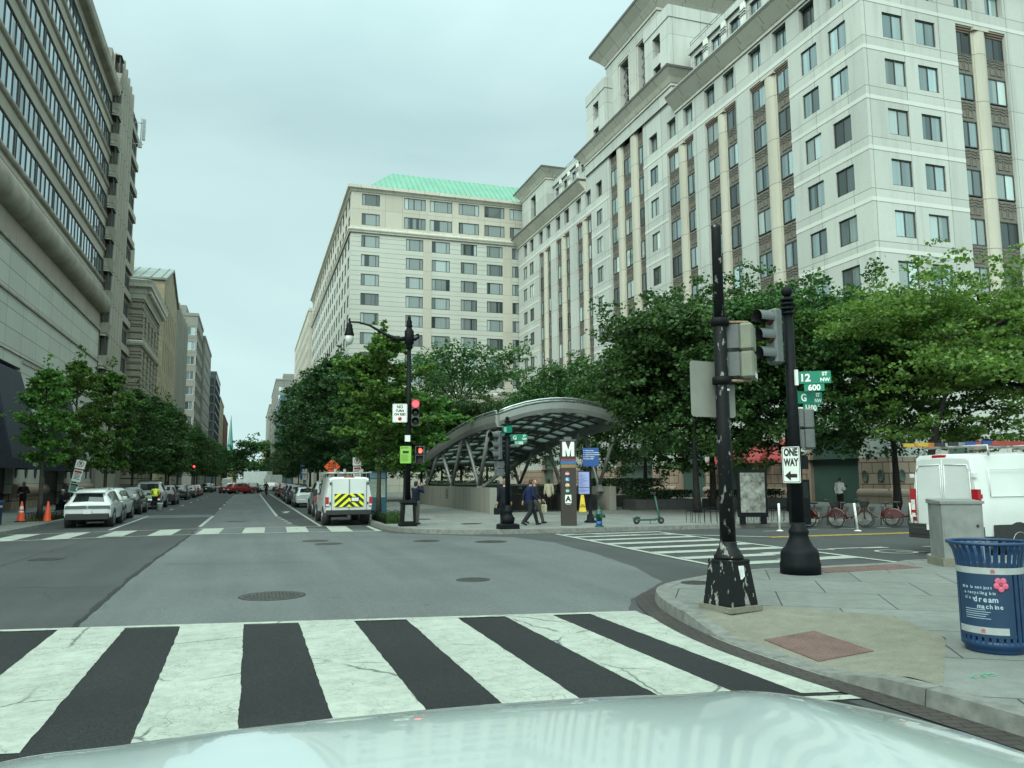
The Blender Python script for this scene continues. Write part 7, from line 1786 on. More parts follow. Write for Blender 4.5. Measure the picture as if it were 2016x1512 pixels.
hoop_fence(17.0,27.5,21.5,28.9,'low black railing behind the advert panel', .55, False)
grm = leafmat('grass_blade', (.035,.085,.02), (.08,.14,.04), .3); gym = leafmat('yellow_groundcover', (.12,.12,.02), (.22,.2,.03), .3)
def grass(x0, y0, x1, y1, mat, n, h, name='grass'):
    b = MB(); r_ = random.Random(n)
    for k in range(n):
        x, y = r_.uniform(x0,x1), r_.uniform(y0,y1); a = r_.uniform(0,6.28); l = h*r_.uniform(.5,1.2); dx, dy = math.cos(a), math.sin(a); b.poly([(x-dy*.015,y+dx*.015,.15),(x+dy*.015,y-dx*.015,.15),(x+dx*l*.4,y+dy*l*.4,.15+l)])
    o = b.build(name, mat); o['kind'] = 'stuff'; return o
M_soil = P('tree_pit_soil', (.05,.04,.03), .95, ns=9, var=.4, world=True)
for q in ((-9.9,42.2,-8.85,47.0),(5.35,32.9,6.7,37.2)): b = MB(); b.box(q[0],q[1],.12,q[2],q[3],.158); struct(b.build('soil', M_soil))
grass(-9.85,42.3,-8.9,46.9,gym,1500,.16); grass(5.4,33,6.65,37.1,grm,3500,.34)
# cones
M_cone = P('cone_orange', (.72,.075,.02), .5, ns=4, var=.08); M_refl = P('cone_reflective', (.6,.6,.58), .4, ns=9)
def cone(x, y, label, col=True, base=True, rz=.2):
    t = thing('traffic_cone', label, 'traffic cone', (x,y,.15), rz, 'orange traffic cones by the left tree')
    if base: b = MB(); b.bbox(.24,.24,.025,.01); o = b.build('base', M_hood, t); o.location = (0,0,.025)
    b = MB(); b.lathe([(.175,.045),(.165,.07),(.035,.92),(.03,.93)], 18); o = b.build('cone', M_cone, t)
    if col:
        for z0, z1 in ((.58,.72),(.44,.5)): f_ = lambda z: .167-(z-.07)*.153+.003; b = MB(); b.lathe([(f_(z0),z0),(f_(z1),z1)], 18, caps=False); b.build('reflective_band', M_refl, o)
cone(-9.95,41.9,'orange traffic cone with a white band and black foot, left of the tree trunk'); cone(-8.75,41.3,'plain orange traffic cone against the tree trunk', False, False)
# left bin
lb_ = thing('litter_bin', 'blue litter bin with white stripe at the left edge of the picture', 'litter bin', (-10.35,39.2,.15))
b = MB(); b.lathe([(.3,0),(.32,.05),(.32,.85),(.4,1.05),(.38,1.05),(.3,.85),(.01,.8)], 24); b.build('drum', M_bin, lb_); b = MB(); b.lathe([(.325,.74),(.325,.84)], 24, caps=False); b.build('strip', M_strip, lb_)
# parking signs
def park_sign(x, y, lean, label, tall=2.9, z=.15, plates=True, rz=0):
    t = thing('parking_sign', label, 'sign', (x,y,z), rz); b = MB(); b.tube([(0,0,0),(lean*.9,0,tall*.9)], .035, 8); b.build('post', M_blk, t)
    sp = [('no_parking_plate',.46,.44,tall-.2,M_wht),('restriction_plate',.42,.62,tall-.78,M_wht),('notice_plate',.42,.5,tall-1.4,P('pale_green_notice', (.30,.46,.40), .5, ns=8))]
    for nm, w_, h_, zz, mt in sp:
        M = Matrix.Translation((lean*zz/tall,-.05,zz)) @ Matrix.Rotation(math.atan2(lean,tall),4,'Y'); b = MB(); b.M = M; b.box(-w_/2,-.006,-h_/2,w_/2,.006,h_/2); o = b.build(nm, mt, t)
        b = MB(); b.M = M
        if nm.startswith('no_'):
            n = 20
            for k in range(n): a0, a1 = 2*math.pi*k/n, 2*math.pi*(k+1)/n; b.poly([(.13*math.cos(a0),-.008,.13*math.sin(a0)+.03),(.16*math.cos(a0),-.008,.16*math.sin(a0)+.03),(.16*math.cos(a1),-.008,.16*math.sin(a1)+.03),(.13*math.cos(a1),-.008,.13*math.sin(a1)+.03)])
            b.poly([(-.1,-.0085,.11),(-.08,-.0085,.13),(.11,-.0085,-.05),(.09,-.0085,-.07)]); b.build('ban_ring', M_signred, o)
            q = M @ Vector((0,-.0082,.03)); text('lettering', 'P', .22, M_ink, o, q, (90,0,0), bold=.008)
        else:
            b.box(-w_*.42,-.009,h_*.25,w_*.42,-.0065,h_*.42); b.build('heading_bar', M_signred if nm.startswith('res') else M_ink, o)
            b = MB(); b.M = M
            for k in range(5): b.box(-w_*.36,-.009,h_*(.15-.11*k),w_*(.36-.1*(k%2)),-.0065,h_*(.15-.11*k)+.03)
            b.build('small_print', M_ink, o)
    return t
park_sign(-8.95,46.0,.62,'leaning parking restriction sign beside the nearest white crossover')
park_sign(5.5,43.5,-.05,'upright parking restriction sign behind the chevron van roof', 3.0)
park_sign(5.5,88,0,'small parking sign beside the far blue banner sign', 3.0)
bp_ = thing('banner_sign', 'blue banner sign on white posts in the right row of trees', 'sign', (5.7,92,.15)); b = MB(); b.box(-.45,-.03,1.9,.45,.03,3.75); b.build('panel', P('banner_blue', (.03,.11,.27), .5, ns=3), bp_)
for x in (.1,.4): b = MB(); b.tube([(x,-.05,0),(x,-.05,2.7)], .035, 6); b.build('post', M_wht, bp_)
b = MB(); b.box(-.35,-.036,3.4,.3,-.031,3.46); b.box(-.35,-.036,3.2,.1,-.031,3.24); b.box(-.35,-.04,2.66,.42,-.034,2.72); b.build('lettering_bars', M_txt, bp_)
rw = thing('road_work_sign', 'orange diamond ROAD WORK AHEAD sign above the chevron van', 'sign', (6.0,63,.15)); b = MB(); b.tube([(0,.03,0),(0,.03,3)], .03, 6); b.build('post', M_blk, rw)
b = MB(); b.M = Matrix.Translation((0,0,2.85)); lo = [b.pt(p) for p in ((0,-.01,-.62),(.62,-.01,0),(0,-.01,.62),(-.62,-.01,0))]; hi = [b.pt(p) for p in ((0,.01,-.62),(.62,.01,0),(0,.01,.62),(-.62,.01,0))]; b.loft([hi, lo], 0, False, True); o = b.build('panel', P('sign_orange_glow', (.80,.12,.03), .5, ns=3, var=.05, emit=(1,.12,.03), es=.08), rw, fix=True)  # faint glow added to the orange panel, which is no lamp
text('lettering', 'ROAD\nWORK\nAHEAD', .235, M_ink, o, (0,-.013,2.87), bold=.006, sx=.85)
kp = thing('map_kiosk', 'teal framed pedestrian map kiosk behind the chevron van', 'map kiosk', (6.75,44.5,.15), R(-12))
M_teal = P('kiosk_teal', (.03,.12,.16), .4, .2, ns=4); b = MB(); b.box(-.5,-.12,.0,.5,.12,2.3); b.build('frame', M_teal, kp); b = MB(); b.box(-.42,-.128,.85,.42,-.1205,1.85); b.build('map', P('map_print', (.40,.50,.42), .35, ns=9, var=.2), kp); b = MB(); b.box(-.42,-.128,1.9,.42,-.1205,2.2); b.build('header', P('header_pale', (.2,.35,.42), .4, ns=4), kp)
fs = thing('traffic_light', 'distant red traffic light over the left lane at the far junction', 'traffic light', (-9.3,143,.15)); b = MB(); b.tube([(0,0,0),(0,0,4.6)], .09, 8); b.build('pole', M_blk, fs); signal3(fs, (.25,-.1,3.8), (0,-1), 'red', 1.25)
bu = thing('bucket', 'white plastic bucket on the road beside the worker in yellow', 'bucket', (-5.75,58.6,.012)); b = MB(); b.lathe([(.15,0),(.19,.45),(.2,.46),(.2,.5),(.18,.5),(.14,.05)], 18); b.build('tub', M_wht, bu); b = MB(); b.tube([(-.19,0,.45),(-.12,-.05,.3),(.12,-.05,.3),(.19,0,.45)], .008, 5); b.build('handle', M_alu, bu)
# ------------------------------------------------------------------ trees
M_bark = P('tree_bark', (.05,.043,.036), .9, ns=6, var=.4, bump=.5)
M_bark2 = P('dark_bark', (.022,.02,.018), .85, ns=6, var=.4, bump=.5)  # darker bark for the plaza trees
LEAF = {'ginkgo': leafmat('leaf_ginkgo', (0.0819, 0.1773, 0.0416), (0.1823, 0.3206, 0.0668), .34), 'maple': leafmat('leaf_maple', (0.0354, 0.0924, 0.0279), (0.0885, 0.1925, 0.0505), .28),
        'locust': leafmat('leaf_locust', (.085, .155, .036), (.19, .27, .07), .42), 'street': leafmat('leaf_street_tree', (0.0456, 0.1134, 0.0351), (0.1053, 0.2026, 0.054), .28), 'dark': leafmat('leaf_dark', (0.0377, 0.0958, 0.0331), (0.0849, 0.174, 0.0523), .25)}
def leaves(name, cen, nrm_bias, size, mat, parent, seed, droop=0.0):
    """one quad per leaf; cen = (n,3) positions"""
    g = np.random.default_rng(seed); n = len(cen)
    d = g.normal(size=(n,3)); d[:,2] = d[:,2]*.55 - droop; d /= np.linalg.norm(d, axis=1)[:,None]
    up = g.normal(size=(n,3))*.75; up[:,2] += nrm_bias; s = np.cross(d, up); s /= (np.linalg.norm(s, axis=1)[:,None]+1e-6)
    L = size*g.uniform(.65,1.35,size=n)[:,None]; W = L*.42
    nn = np.cross(s, d)
    v = np.empty((n,4,3)); v[:,0] = cen - d*L*.5; v[:,1] = cen + s*W - nn*L*.08; v[:,2] = cen + d*L*.5; v[:,3] = cen - s*W - nn*L*.08
    me = bpy.data.meshes.new(name); me.vertices.add(n*4); me.vertices.foreach_set('co', v.reshape(-1)); me.loops.add(n*4); me.loops.foreach_set('vertex_index', np.arange(n*4, dtype=np.int32))
    me.polygons.add(n); me.polygons.foreach_set('loop_start', np.arange(0, n*4, 4, dtype=np.int32)); me.materials.append(mat); me.update(calc_edges=True); me.validate()
    return put(name, me, parent)
def tree(style, label, loc, H, width, seed, trunk_h=None, lean=(0,0), leaf=.16, n=16000, mat=None, bark=None, name='street_tree', cat='tree', group=None, tr=.13, z0=.15, flat=False):
    r = random.Random(seed); g = np.random.default_rng(seed)
    t = thing(name, label, cat, (loc[0], loc[1], z0), 0, group)
    th = trunk_h or H*.25; tb = MB(); bark = bark or M_bark; mat = mat or LEAF[style]
    top = Vector((lean[0], lean[1], H*.93)); pts = []; 
    for k in range(8):
        s = k/7; pts.append(Vector((lean[0]*s*s + .12*math.sin(seed+3*s)*s, lean[1]*s*s + .1*math.cos(seed+4*s)*s, H*(.93 if style in ('ginkgo','street') else .62)*s)))
    tb.tube(pts, [tr*(1.25 if k == 0 else 1-.13*k) for k in range(8)], 10)
    tips = []   # (position, direction, length weight)
    def along(p0, p1, m, sag=0.0):
        return [p0.lerp(p1, k/m)+Vector((0,0,sag*math.sin(math.pi*k/m))) for k in range(m+1)]
    R0 = width/2
    if style in ('ginkgo', 'street'):
        nl = 24 if style == 'ginkgo' else 30
        for k in range(nl):
            s = (th + (H*.9-th)*(k/nl))/(H*.93); base = pts[min(6, int(s*7))].lerp(pts[min(7, int(s*7)+1)], s*7-int(s*7))
            a = k*2.4+r.uniform(-.5,.5); prof = math.sin(math.pi*min(1, .16+.9*(k/nl)))**.7; l = R0*prof*r.uniform(.6,1.15); rise = l*r.uniform(.25,.95)*(1 if style == 'ginkgo' else .6)
            e = base+Vector((math.cos(a)*l, math.sin(a)*l, rise)); path = along(base, e, 5, .1*l); tb.tube(path, [.045,.036,.028,.02,.013,.007], 5)
            for j in range(1, 6): tips.append((path[j], (.10+.16*(1-j/6)+.05*R0)*(1.0 if style == 'ginkgo' else 1.5), 1.0+j*.35))
            for j in range(3):
                b0 = path[2+j]; a2 = a+r.choice((-1,1))*r.uniform(.5,1.2); l2 = l*r.uniform(.25,.5); e2 = b0+Vector((math.cos(a2)*l2, math.sin(a2)*l2, r.uniform(-.15,.45)*l2)); tb.tube([b0, e2], [.016,.006], 4)
                for q in range(1, 4): tips.append((b0.lerp(e2, q/3), .16+.04*R0, 1.2))
        for q in range(6): tips.append((Vector((lean[0],lean[1],H*(.78+.04*q))), .2+.02*R0, 1.4))
    else:
        nl = {'maple': 8, 'locust': 9, 'dark': 7, 'umbrella': 8}[style]; fork = pts[-1] if style != 'umbrella' else pts[-2]
        cz = th + (H-th)*.45
        for k in range(nl):
            s = r.uniform(.55,1.0); base = pts[min(7, int(4+3.9*s))]; a = 2*math.pi*k/nl+r.uniform(-.3,.3); el = r.uniform(.1,1.1)
            l = R0*r.uniform(.75,1.0); zz = th + (H-th)*(.25+.62*math.sin(el))
            if style == 'umbrella': zz = H*r.uniform(.82,.95)
            e = Vector((lean[0]+math.cos(a)*l*math.cos(el*.8), lean[1]+math.sin(a)*l*math.cos(el*.8), zz)); path = along(base, e, 6, .18*l); tb.tube(path, [tr*.5,tr*.42,tr*.34,tr*.26,tr*.18,tr*.12,tr*.06], 6)
            for j in range(2, 7):
                for q in range(3):
                    b0 = path[j]; a2 = a+r.uniform(-1.5,1.5); l2 = R0*r.uniform(.2,.45); dz = r.uniform(-.2,.5)*l2 if style != 'umbrella' else r.uniform(0,.3)*l2
                    e2 = b0+Vector((math.cos(a2)*l2, math.sin(a2)*l2, dz)); tb.tube([b0, b0.lerp(e2,.5)+Vector((0,0,.08*l2)), e2], [.03,.018,.008], 4)
                    for m_ in (.45,.8,1.05): tips.append((b0.lerp(e2, m_), .22+.075*R0, 1.0))
        if style in ('maple', 'locust', 'dark'):
            m_ = 95 if style == 'maple' else 80
            for k in range(m_):   # lumps over the crown surface
                ph = k*2.39996; v = 1-1.88*(k+.5)/m_; q = math.sqrt(max(0, 1-v*v)); rad = r.uniform(.72,1.04)
                c = Vector((lean[0]+R0*rad*q*math.cos(ph), lean[1]+R0*rad*q*math.sin(ph), cz+(H-cz)*v*rad if v > 0 else cz+(cz-th*.85)*v*rad)); tips.append((c, .30+.07*R0, 2.0))
    tb.build('trunk', bark, t, fix=False)
    w_ = np.array([q[2]*q[1] for q in tips]); w_ /= w_.sum(); idx = g.choice(len(tips), size=n, p=w_)
    C = np.array([tuple(q[0]) for q in tips])[idx]; S = np.array([q[1] for q in tips])[idx]*(.78 if style == 'ginkgo' else 1.0)
    # inside each spray the leaves sit in small tufts, which leaves gaps between them
    nt_ = 6; tuft = g.normal(size=(len(tips), nt_, 3)); pick = g.integers(0, nt_, size=n)
    off_ = tuft[idx, pick]*np.array([1,1,.62])*S[:,None]*.85 + g.normal(size=(n,3))*S[:,None]*.34*np.array([1,1,.55])
    if style == 'locust': off_[:,2] *= .5
    P_ = C+off_; P_[:,2] = np.maximum(P_[:,2], th*.7)
    leaves('crown', P_, .9, leaf, mat, t, seed+5, .25 if style in ('ginkgo','locust') else .1)
    return t
GLT, GRT, GPT = 'trees along the left pavement', 'street trees along the right pavement', 'trees on the metro plaza'
t1 = tree('ginkgo', 'slim young tree with bare lower trunk between two traffic cones', (-9.35,42.6), 8.0, 2.9, 3, 2.6, leaf=.15, n=9000, group=GLT, tr=.12)
t2 = tree('ginkgo', 'bright bushy tree beside the leaning parking sign, second on the left', (-9.9,52.5), 10.0, 3.9, 8, 2.4, leaf=.16, n=13000, group=GLT)
t3 = tree('ginkgo', 'third tree on the left, level with the white pickup', (-10.0,64), 11.0, 4.3, 12, 2.3, leaf=.19, n=15000, group=GLT)
t4 = tree('street', 'darker fuller tree on the left in front of the cornice building', (-9.9,77), 11.0, 4.9, 21, 2.4, leaf=.2, n=12000, group=GLT)
more = ['darker tree on the left beside the fluted tower','tree on the left before the gabled building','tree on the left outside the blank concrete wall','tree on the left just short of the far junction','first tree on the left past the far junction','tree on the left under the paler grey tower','tree on the left under the banded grey tower','tree on the left before the dark glass block','farthest tree but one on the left','farthest tree on the left under the spire']
for k, (y, s) in enumerate(((88,1.05),(99,1.08),(110,1.1),(119,1.0),(148,1.12),(166,1.15),(188,1.15),(215,1.2),(255,1.3),(310,1.4))):
    dup(t4, (-9.6+.4*math.sin(k*2.1), y, .15), k*1.3, more[k], GLT, s)
g1 = tree('ginkgo', 'tall spiky tree behind the white chevron van, nearest on the right kerb', (6.35,41.5), 10.3, 5.4, 31, 2.4, leaf=.18, n=30000, group=GRT)
g2 = tree('ginkgo', 'lower bushy tree by the map kiosk behind the lamp arm pole', (8.1,43.5), 7.2, 5.4, 37, 2.0, leaf=.18, n=22000, group=GRT)
g3 = tree('street', 'tall dark feathery tree left of the hotel corner', (6.6,66), 13.2, 7.4, 41, 2.6, leaf=.24, n=17000, mat=LEAF['dark'], group=GRT)
lab = ['dark tree behind the orange road work sign','tallest dark tree, overlapping the hotel side wall','dark tree above the navy parked car','dark tree behind the blue banner sign','last tall tree on the right before the far junction','first tree on the right past the far junction','tree on the right in front of the teal glass building','tree on the right beneath the pale grey tower','tree on the right beneath the dark slab','farthest tree on the right']
for k, (x, y, s) in enumerate(((7.3,54,.8),(7.0,79,1.1),(7.2,92,1.2),(7.2,104,1.25),(7.2,117,1.12),(8.2,148,1.05),(8.4,175,1.0),(8.6,210,1.0),(8.8,255,1.0),(9.0,310,1.0))):
    dup(g3, (x, y, .15), 1.1+k*1.7, lab[k], GRT, s)
# the trees closing the far end of the street
e1 = tree('maple', 'open crowned tall tree closing the far end of the street', (1.5,420), 25, 22, 53, 3, leaf=.9, n=6000, name='park_tree', tr=.5, z0=0, mat=LEAF['street'])
dup(e1, (-12,440,0), 1, 'dark round tree left of the tall one at the street end', None, .8); dup(e1, (14,430,0), 2.2, 'round tree right of the tall one at the street end', None, .75); dup(e1, (-4,470,0), 3.2, 'low tree behind the tall one at the street end', None, (1,1,.6)); dup(e1, (7,480,0), 4.1, 'wide low tree right behind the box trucks at the street end', None, (1.2,1.2,.55))
# plaza maples
m1 = tree('maple', 'dense dark maple between the canopy and the peeling pole', (22.2,36.6), 11.8, 10.0, 61, 2.2, leaf=.2, n=48000, bark=M_bark2, group=GPT, name='maple_tree', tr=.2)
m2 = tree('maple', 'tall maple behind the two signal poles, darkest and broadest', (27.3,35.6), 13.0, 10.4, 67, 3.0, leaf=.2, n=50000, bark=M_bark2, group=GPT, name='maple_tree', tr=.22)
dup(m1, (25.2,39.8,.15), 2.0, 'maple set back against the stone building', GPT, 1.1)
dup(m2, (33.0,34.2,.15), 1.2, 'maple in front of the building corner behind the ball finial', GPT, .98)
dup(m1, (26.5,50.5,.15), 3.9, 'maple right behind the canopy end', GPT, .95)
dup(m2, (24.5,60,.15), 4.4, 'rounded maple showing above the canopy crown', GPT, .92)
dup(m1, (20.2,68.5,.15), .7, 'low maple directly behind the canopy', GPT, .82)
dup(m1, (14.4,69.5,.15), 5.2, 'maple behind the red signal and lamp pole', GPT, .86)
dup(m2, (10.9,68,.15), 2.7, 'maple left of the canopy beyond the wall', GPT, .68)
dup(m2, (17.5,75,.15), 3.3, 'maple at the foot of the hotel front', GPT, .68)
l1 = tree('locust', 'light green feathery tree arching over the white work van', (28.4,27.8), 12.0, 11.6, 71, 2.6, leaf=.17, n=44000, bark=M_bark2, group=GPT, name='locust_tree', tr=.24, lean=(2.4,-.6))
dup(l1, (36.5,27.0,.15), 2.2, 'light green feathery tree at the right edge, behind the van ladders', GPT, .95)
u1 = tree('umbrella', 'thin flat topped tree with bare branches above the canopy', (20.2,78), 15.2, 12.5, 83, 7, leaf=.27, n=9000, mat=LEAF['street'], bark=M_bark2, group=GPT, name='open_tree', tr=.16)
# ------------------------------------------------------------------ people
def remesh(mb, name, mat, parent, voxel, smooth=2, k=.5):
    me = bpy.data.meshes.new(name); me.from_pydata([tuple(p) for p in mb.v], [], mb.f)
    bm = bmesh.new(); bm.from_mesh(me); bmesh.ops.recalc_face_normals(bm, faces=bm.faces); bm.to_mesh(me); bm.free()
    o = bpy.data.objects.new(name, me); COL.objects.link(o)
    m = o.modifiers.new('r', 'REMESH'); m.mode = 'VOXEL'; m.voxel_size = voxel; m.use_smooth_shade = True
    s = o.modifiers.new('s', 'SMOOTH'); s.iterations = smooth; s.factor = k
    dg = bpy.context.evaluated_depsgraph_get(); dg.update(); m2 = bpy.data.meshes.new_from_object(o.evaluated_get(dg)); m2.name = name
    bpy.data.objects.remove(o); bpy.data.meshes.remove(me); m2.materials.clear(); m2.materials.append(mat)
    m2.polygons.foreach_set('use_smooth', [True]*len(m2.polygons))
    return put(name, m2, parent)
def caps(b, p, q, r0, r1, n=10):
    p, q = Vector(p), Vector(q); b.cyl(p, q, r0, r1, n); b.sphere(p, r0*.999, n, 6); b.sphere(q, r1*.999, n, 6)
SKIN = P('skin_light', (.40,.24,.175), .55, 0, .4, ns=9, var=.08); SKIND = P('skin_dark', (.11,.06,.042), .55, 0, .4, ns=9, var=.08)
def cloth(n, c): return P('cloth_'+n, c, .85, 0, .2, ns=14, var=.16, bump=.1)
def person(label, loc, rz, top, bottom, hairm, skin=SKIN, pose=None, H=1.76, hat=None, z0=.15, group=None, coat=True, tophem=.82, sleeves=True, hairlong=False):
    """pose joints (x right, y ahead, z up) on a 1.76 m frame; origin between the feet"""
    J = dict(hip=(0,0,.94), lk=(-.1,.02,.5), la=(-.11,-.01,.09), rk=(.1,.02,.5), ra=(.11,-.01,.09), chest=(0,0,1.32), neck=(0,-.01,1.48), head=(0,.02,1.64),
             ls=(-.19,0,1.42), le=(-.24,-.03,1.14), lw=(-.25,.05,.90), rs=(.19,0,1.42), re=(.24,-.03,1.14), rw=(.25,.05,.90), lf=(0,1), rf=(0,1), look=(0,1))
    J.update(pose or {}); V3 = {k: Vector(v) for k, v in J.items() if len(v) == 3}
    t = thing('person', label, 'person', (loc[0], loc[1], z0), rz, group); s = H/1.76; t.scale = (s, s, s)
    b = MB(); hip, chest, neck, head = V3['hip'], V3['chest'], V3['neck'], V3['head']
    b.sphere(hip, (.155,.11,.12)); b.sphere(chest, (.165,.11,.17)); caps(b, hip, chest, .125, .135); caps(b, chest+Vector((0,0,.1)), neck+Vector((0,0,.04)), .07, .058)
    up = (head-neck).normalized(); lk = Vector((J['look'][0], J['look'][1], 0)).normalized()
    b.sphere(head+Vector((0,0,.015)), (.075,.088,.112), 16, 12); b.sphere(head+lk*.03+Vector((0,0,-.055)), (.05,.055,.055)); b.sphere(head+lk*.095+Vector((0,0,-.01)), (.013,.017,.02), 8, 6); b.sphere(head+lk*.087+Vector((0,0,-.052)), (.024,.01,.01), 8, 6)
    sd = Vector((lk.y, -lk.x, 0))
    for q in (1,-1): b.sphere(head+sd*.078*q+Vector((0,0,-.005)), (.014,.022,.032), 8, 6); b.sphere(head+lk*.083+sd*.032*q+Vector((0,0,.018)), .013, 8, 6)
    for a in 'lr':
        S, E, W = V3[a+'s'], V3[a+'e'], V3[a+'w']; caps(b, neck+Vector((0,0,-.07)), S, .06, .062); caps(b, S, E, .052, .042); caps(b, E, W, .042, .029)
        d = (W-E).normalized(); hd = W+d*.075; sdv = Vector((1 if a == 'l' else -1,0,0)); fw = d.cross(sdv).normalized() if abs(d.x) < .9 else Vector((0,1,0))
        fw2 = fw if fw.y > 0 else -fw
        caps(b, W+d*.02, hd, .032, .036, 8); caps(b, W+d*.03+fw2*.018, hd+fw2*.02, .02, .022, 8); caps(b, W+d*.03-fw2*.018, hd-fw2*.02, .02, .022, 8)
        for k, ln in enumerate((.062,.078,.072,.055)):   # four unequal, slightly curled fingers and a thumb from the palm's side
            r_ = hd+fw2*(.031-.021*k)+d*.012; m_ = r_+d*ln*.55; caps(b, r_, m_, .0105, .0098, 6); caps(b, m_, m_+d*ln*.5+sdv*.022, .0098, .0085, 6)
        th_ = W+d*.035+fw2*.03; caps(b, th_, th_+fw2*.028+d*.03, .013, .011, 6); caps(b, th_+fw2*.028+d*.03, th_+fw2*.03+d*.06, .011, .009, 6)
        hp = hip+Vector((.085*(-1 if a == 'l' else 1),0,-.04)); K, A = V3[a+'k'], V3[a+'a']; caps(b, hp, K, .085, .06); caps(b, K, A, .058, .04)
    body = remesh(b, 'body', skin, t, .0125, 2, .4)
    b = MB()
    for q in (1,-1): b.sphere(head+lk*.088+sd*.031*q+Vector((0,0,.018)), .0105, 8, 6)
    b.build('eyes', P('eye_dark', (.02,.015,.012), .3), t)
    b = MB(); b.sphere(head+Vector((0,0,.03))-lk*.016, (.086,.096,.108), 14, 10); b.sphere(head-lk*.045+Vector((0,0,-.01)), (.076,.06,.09), 12, 8)
    if hairlong: caps(b, head-lk*.05, neck-lk*.05, .075, .07)
    cut = b; hair = remesh(b, 'hair', hairm, t, .016, 1)
    # trim hair off the face
    bm = bmesh.new(); bm.from_mesh(hair.data); kill = [v for v in bm.verts if (v.co-head).dot(lk) > .025 and v.co.z < head.z+.065]; bmesh.ops.delete(bm, geom=kill, context='VERTS'); bm.to_mesh(hair.data); bm.free()
    b = MB(); lo = hip+Vector((0,0,tophem-.94))
    caps(b, lo+Vector((0,0,.06)), chest, .165, .162, 14) if coat else caps(b, hip+Vector((0,0,.06)), chest, .142, .15, 14)
    b.sphere(chest+Vector((0,0,.01)), (.195,.135,.165), 14, 10); b.sphere(lo+Vector((0,0,.06)), (.185,.14,.1), 14, 8)
    for a in 'lr':
        S, E, W = V3[a+'s'], V3[a+'e'], V3[a+'w']; caps(b, chest+Vector((0,0,.1)), S+Vector((0,0,.005)), .085, .078); caps(b, S, E, .075, .06)
        if sleeves: b.cyl(E, E.lerp(W, .93), .061, .05, 10); b.sphere(E, .061, 10, 6)
    remesh(b, 'jacket' if coat else 'shirt', top, t, .018, 2)
    b = MB(); b.sphere(hip+Vector((0,0,.0)), (.168,.125,.115), 14, 8)
    for a in 'lr':
        hp = hip+Vector((.085*(-1 if a == 'l' else 1),0,-.04)); K, A = V3[a+'k'], V3[a+'a']; caps(b, hp, K, .108, .08); b.cyl(K, A+Vector((0,0,-.03)), .08, .066, 10); b.sphere(K, .08, 10, 6)
    remesh(b, 'trousers', bottom, t, .018, 2)
    for a in 'lr':
        A = V3[a+'a']; f = Vector((J[a+'f'][0], J[a+'f'][1], 0)).normalized(); b = MB(); dz = Vector((0,0,.045-A.z)) if A.z < .13 else Vector((0,0,-.05)); tip = Vector((0,0,0)) if A.z < .13 else Vector((0,0,-.07))
        caps(b, A+dz-f*.04, A+dz+f*.14+tip, .045, .038, 8); caps(b, A+dz+Vector((0,0,.03)), A+Vector((0,0,.02)), .045, .047, 8); remesh(b, 'shoe', P('black_shoe', (.014,.013,.012), .4, ns=9), t, .014, 1)
    if coat:
        b = MB(); b.sphere(neck+Vector((0,0,-.0)), (.066,.066,.03), 12, 6); b.build('collar', P('white_shirt', (.55,.57,.56), .8, ns=9), t)
    if hat: b = MB(); b.sphere(head+Vector((0,0,.07)), (.1,.115,.075), 14, 8); b.cyl(head+Vector((0,0,.065)), head+Vector((0,0,.075)), .14, .13, 16); b.build('hat', hat, t)
    return t
HB = P('brown_hair', (.06,.035,.02), .7, ns=40, var=.3); HK = P('black_hair', (.012,.011,.011), .6, ns=40); HG = P('grey_hair', (.42,.42,.40), .7, ns=40); HL = P('sandy_hair', (.18,.12,.065), .7, ns=40, var=.3)
NAVY = cloth('navy', (.011,.016,.032)); DNAVY = cloth('dark_navy', (.008,.011,.018)); BLUE = cloth('suit_blue', (.013,.02,.062)); CHAR = cloth('charcoal', (.022,.024,.026)); GREYT = cloth('grey', (.085,.085,.078)); BLACKC = cloth('black', (.008,.008,.009)); CREAM = cloth('cream', (.47,.43,.31)); WHITEC = cloth('white', (.45,.48,.48)); KHAKI = cloth('khaki', (.11,.105,.09))
walk = dict(hip=(0,0,.92), lk=(-.09,.24,.52), la=(-.09,.36,.10), rk=(.09,-.04,.49), ra=(.09,-.34,.16), lw=(-.26,-.16,.92), le=(-.25,-.13,1.15), rw=(.25,.24,.96), re=(.25,.03,1.14), chest=(0,.03,1.31), neck=(0,.04,1.47), head=(0,.08,1.63), ls=(-.19,.03,1.41), rs=(.19,.03,1.41))
PG_ = 'pedestrians near the metro entrance'
p1 = person('man in dark top raising a phone to his face beside the lamp pole', (6.38,31.9), R(-58), NAVY, KHAKI, HK, SKIN, dict(rw=(.08,.26,1.58), re=(.26,.16,1.33), lw=(-.04,.27,1.56), le=(-.25,.16,1.32)), 1.74, group=PG_, tophem=.86)
b = MB(); b.box(-.02,.30,1.60,.05,.315,1.74); b.build('phone', M_clad, p1)
def bag(label, loc, rz, mat, w_, h_, z0, strap=True, cat='bag', d=.1):
    t = thing('shoulder_bag' if strap else 'carrier_bag', label, cat, (loc[0],loc[1],z0), rz); b = MB(); b.bbox(w_/2, d/2, h_/2, .02); b.build('pouch', mat, t)
    b = MB(); b.tube([(-w_*.4,0,h_/2),(-w_*.25,0,h_/2+(.5 if strap else .12)),(w_*.25,0,h_/2+(.5 if strap else .12)),(w_*.4,0,h_/2)], .01, 5); b.build('strap', mat, t); return t
bag('dark messenger bag at the hip of the man by the lamp pole', (6.24,31.72), R(-58), DNAVY, .38, .28, 1.05)
p2 = person('man in a dark suit seen from behind, left of the short signal pole', (9.42,29.6), R(-20), DNAVY, DNAVY, HL, SKIN, dict(lw=(-.27,.02,.90)), 1.8, group=PG_)
bag('dark bag held by the man in the dark suit', (9.12,29.55), R(-20), BLACKC, .3, .26, .72, False)
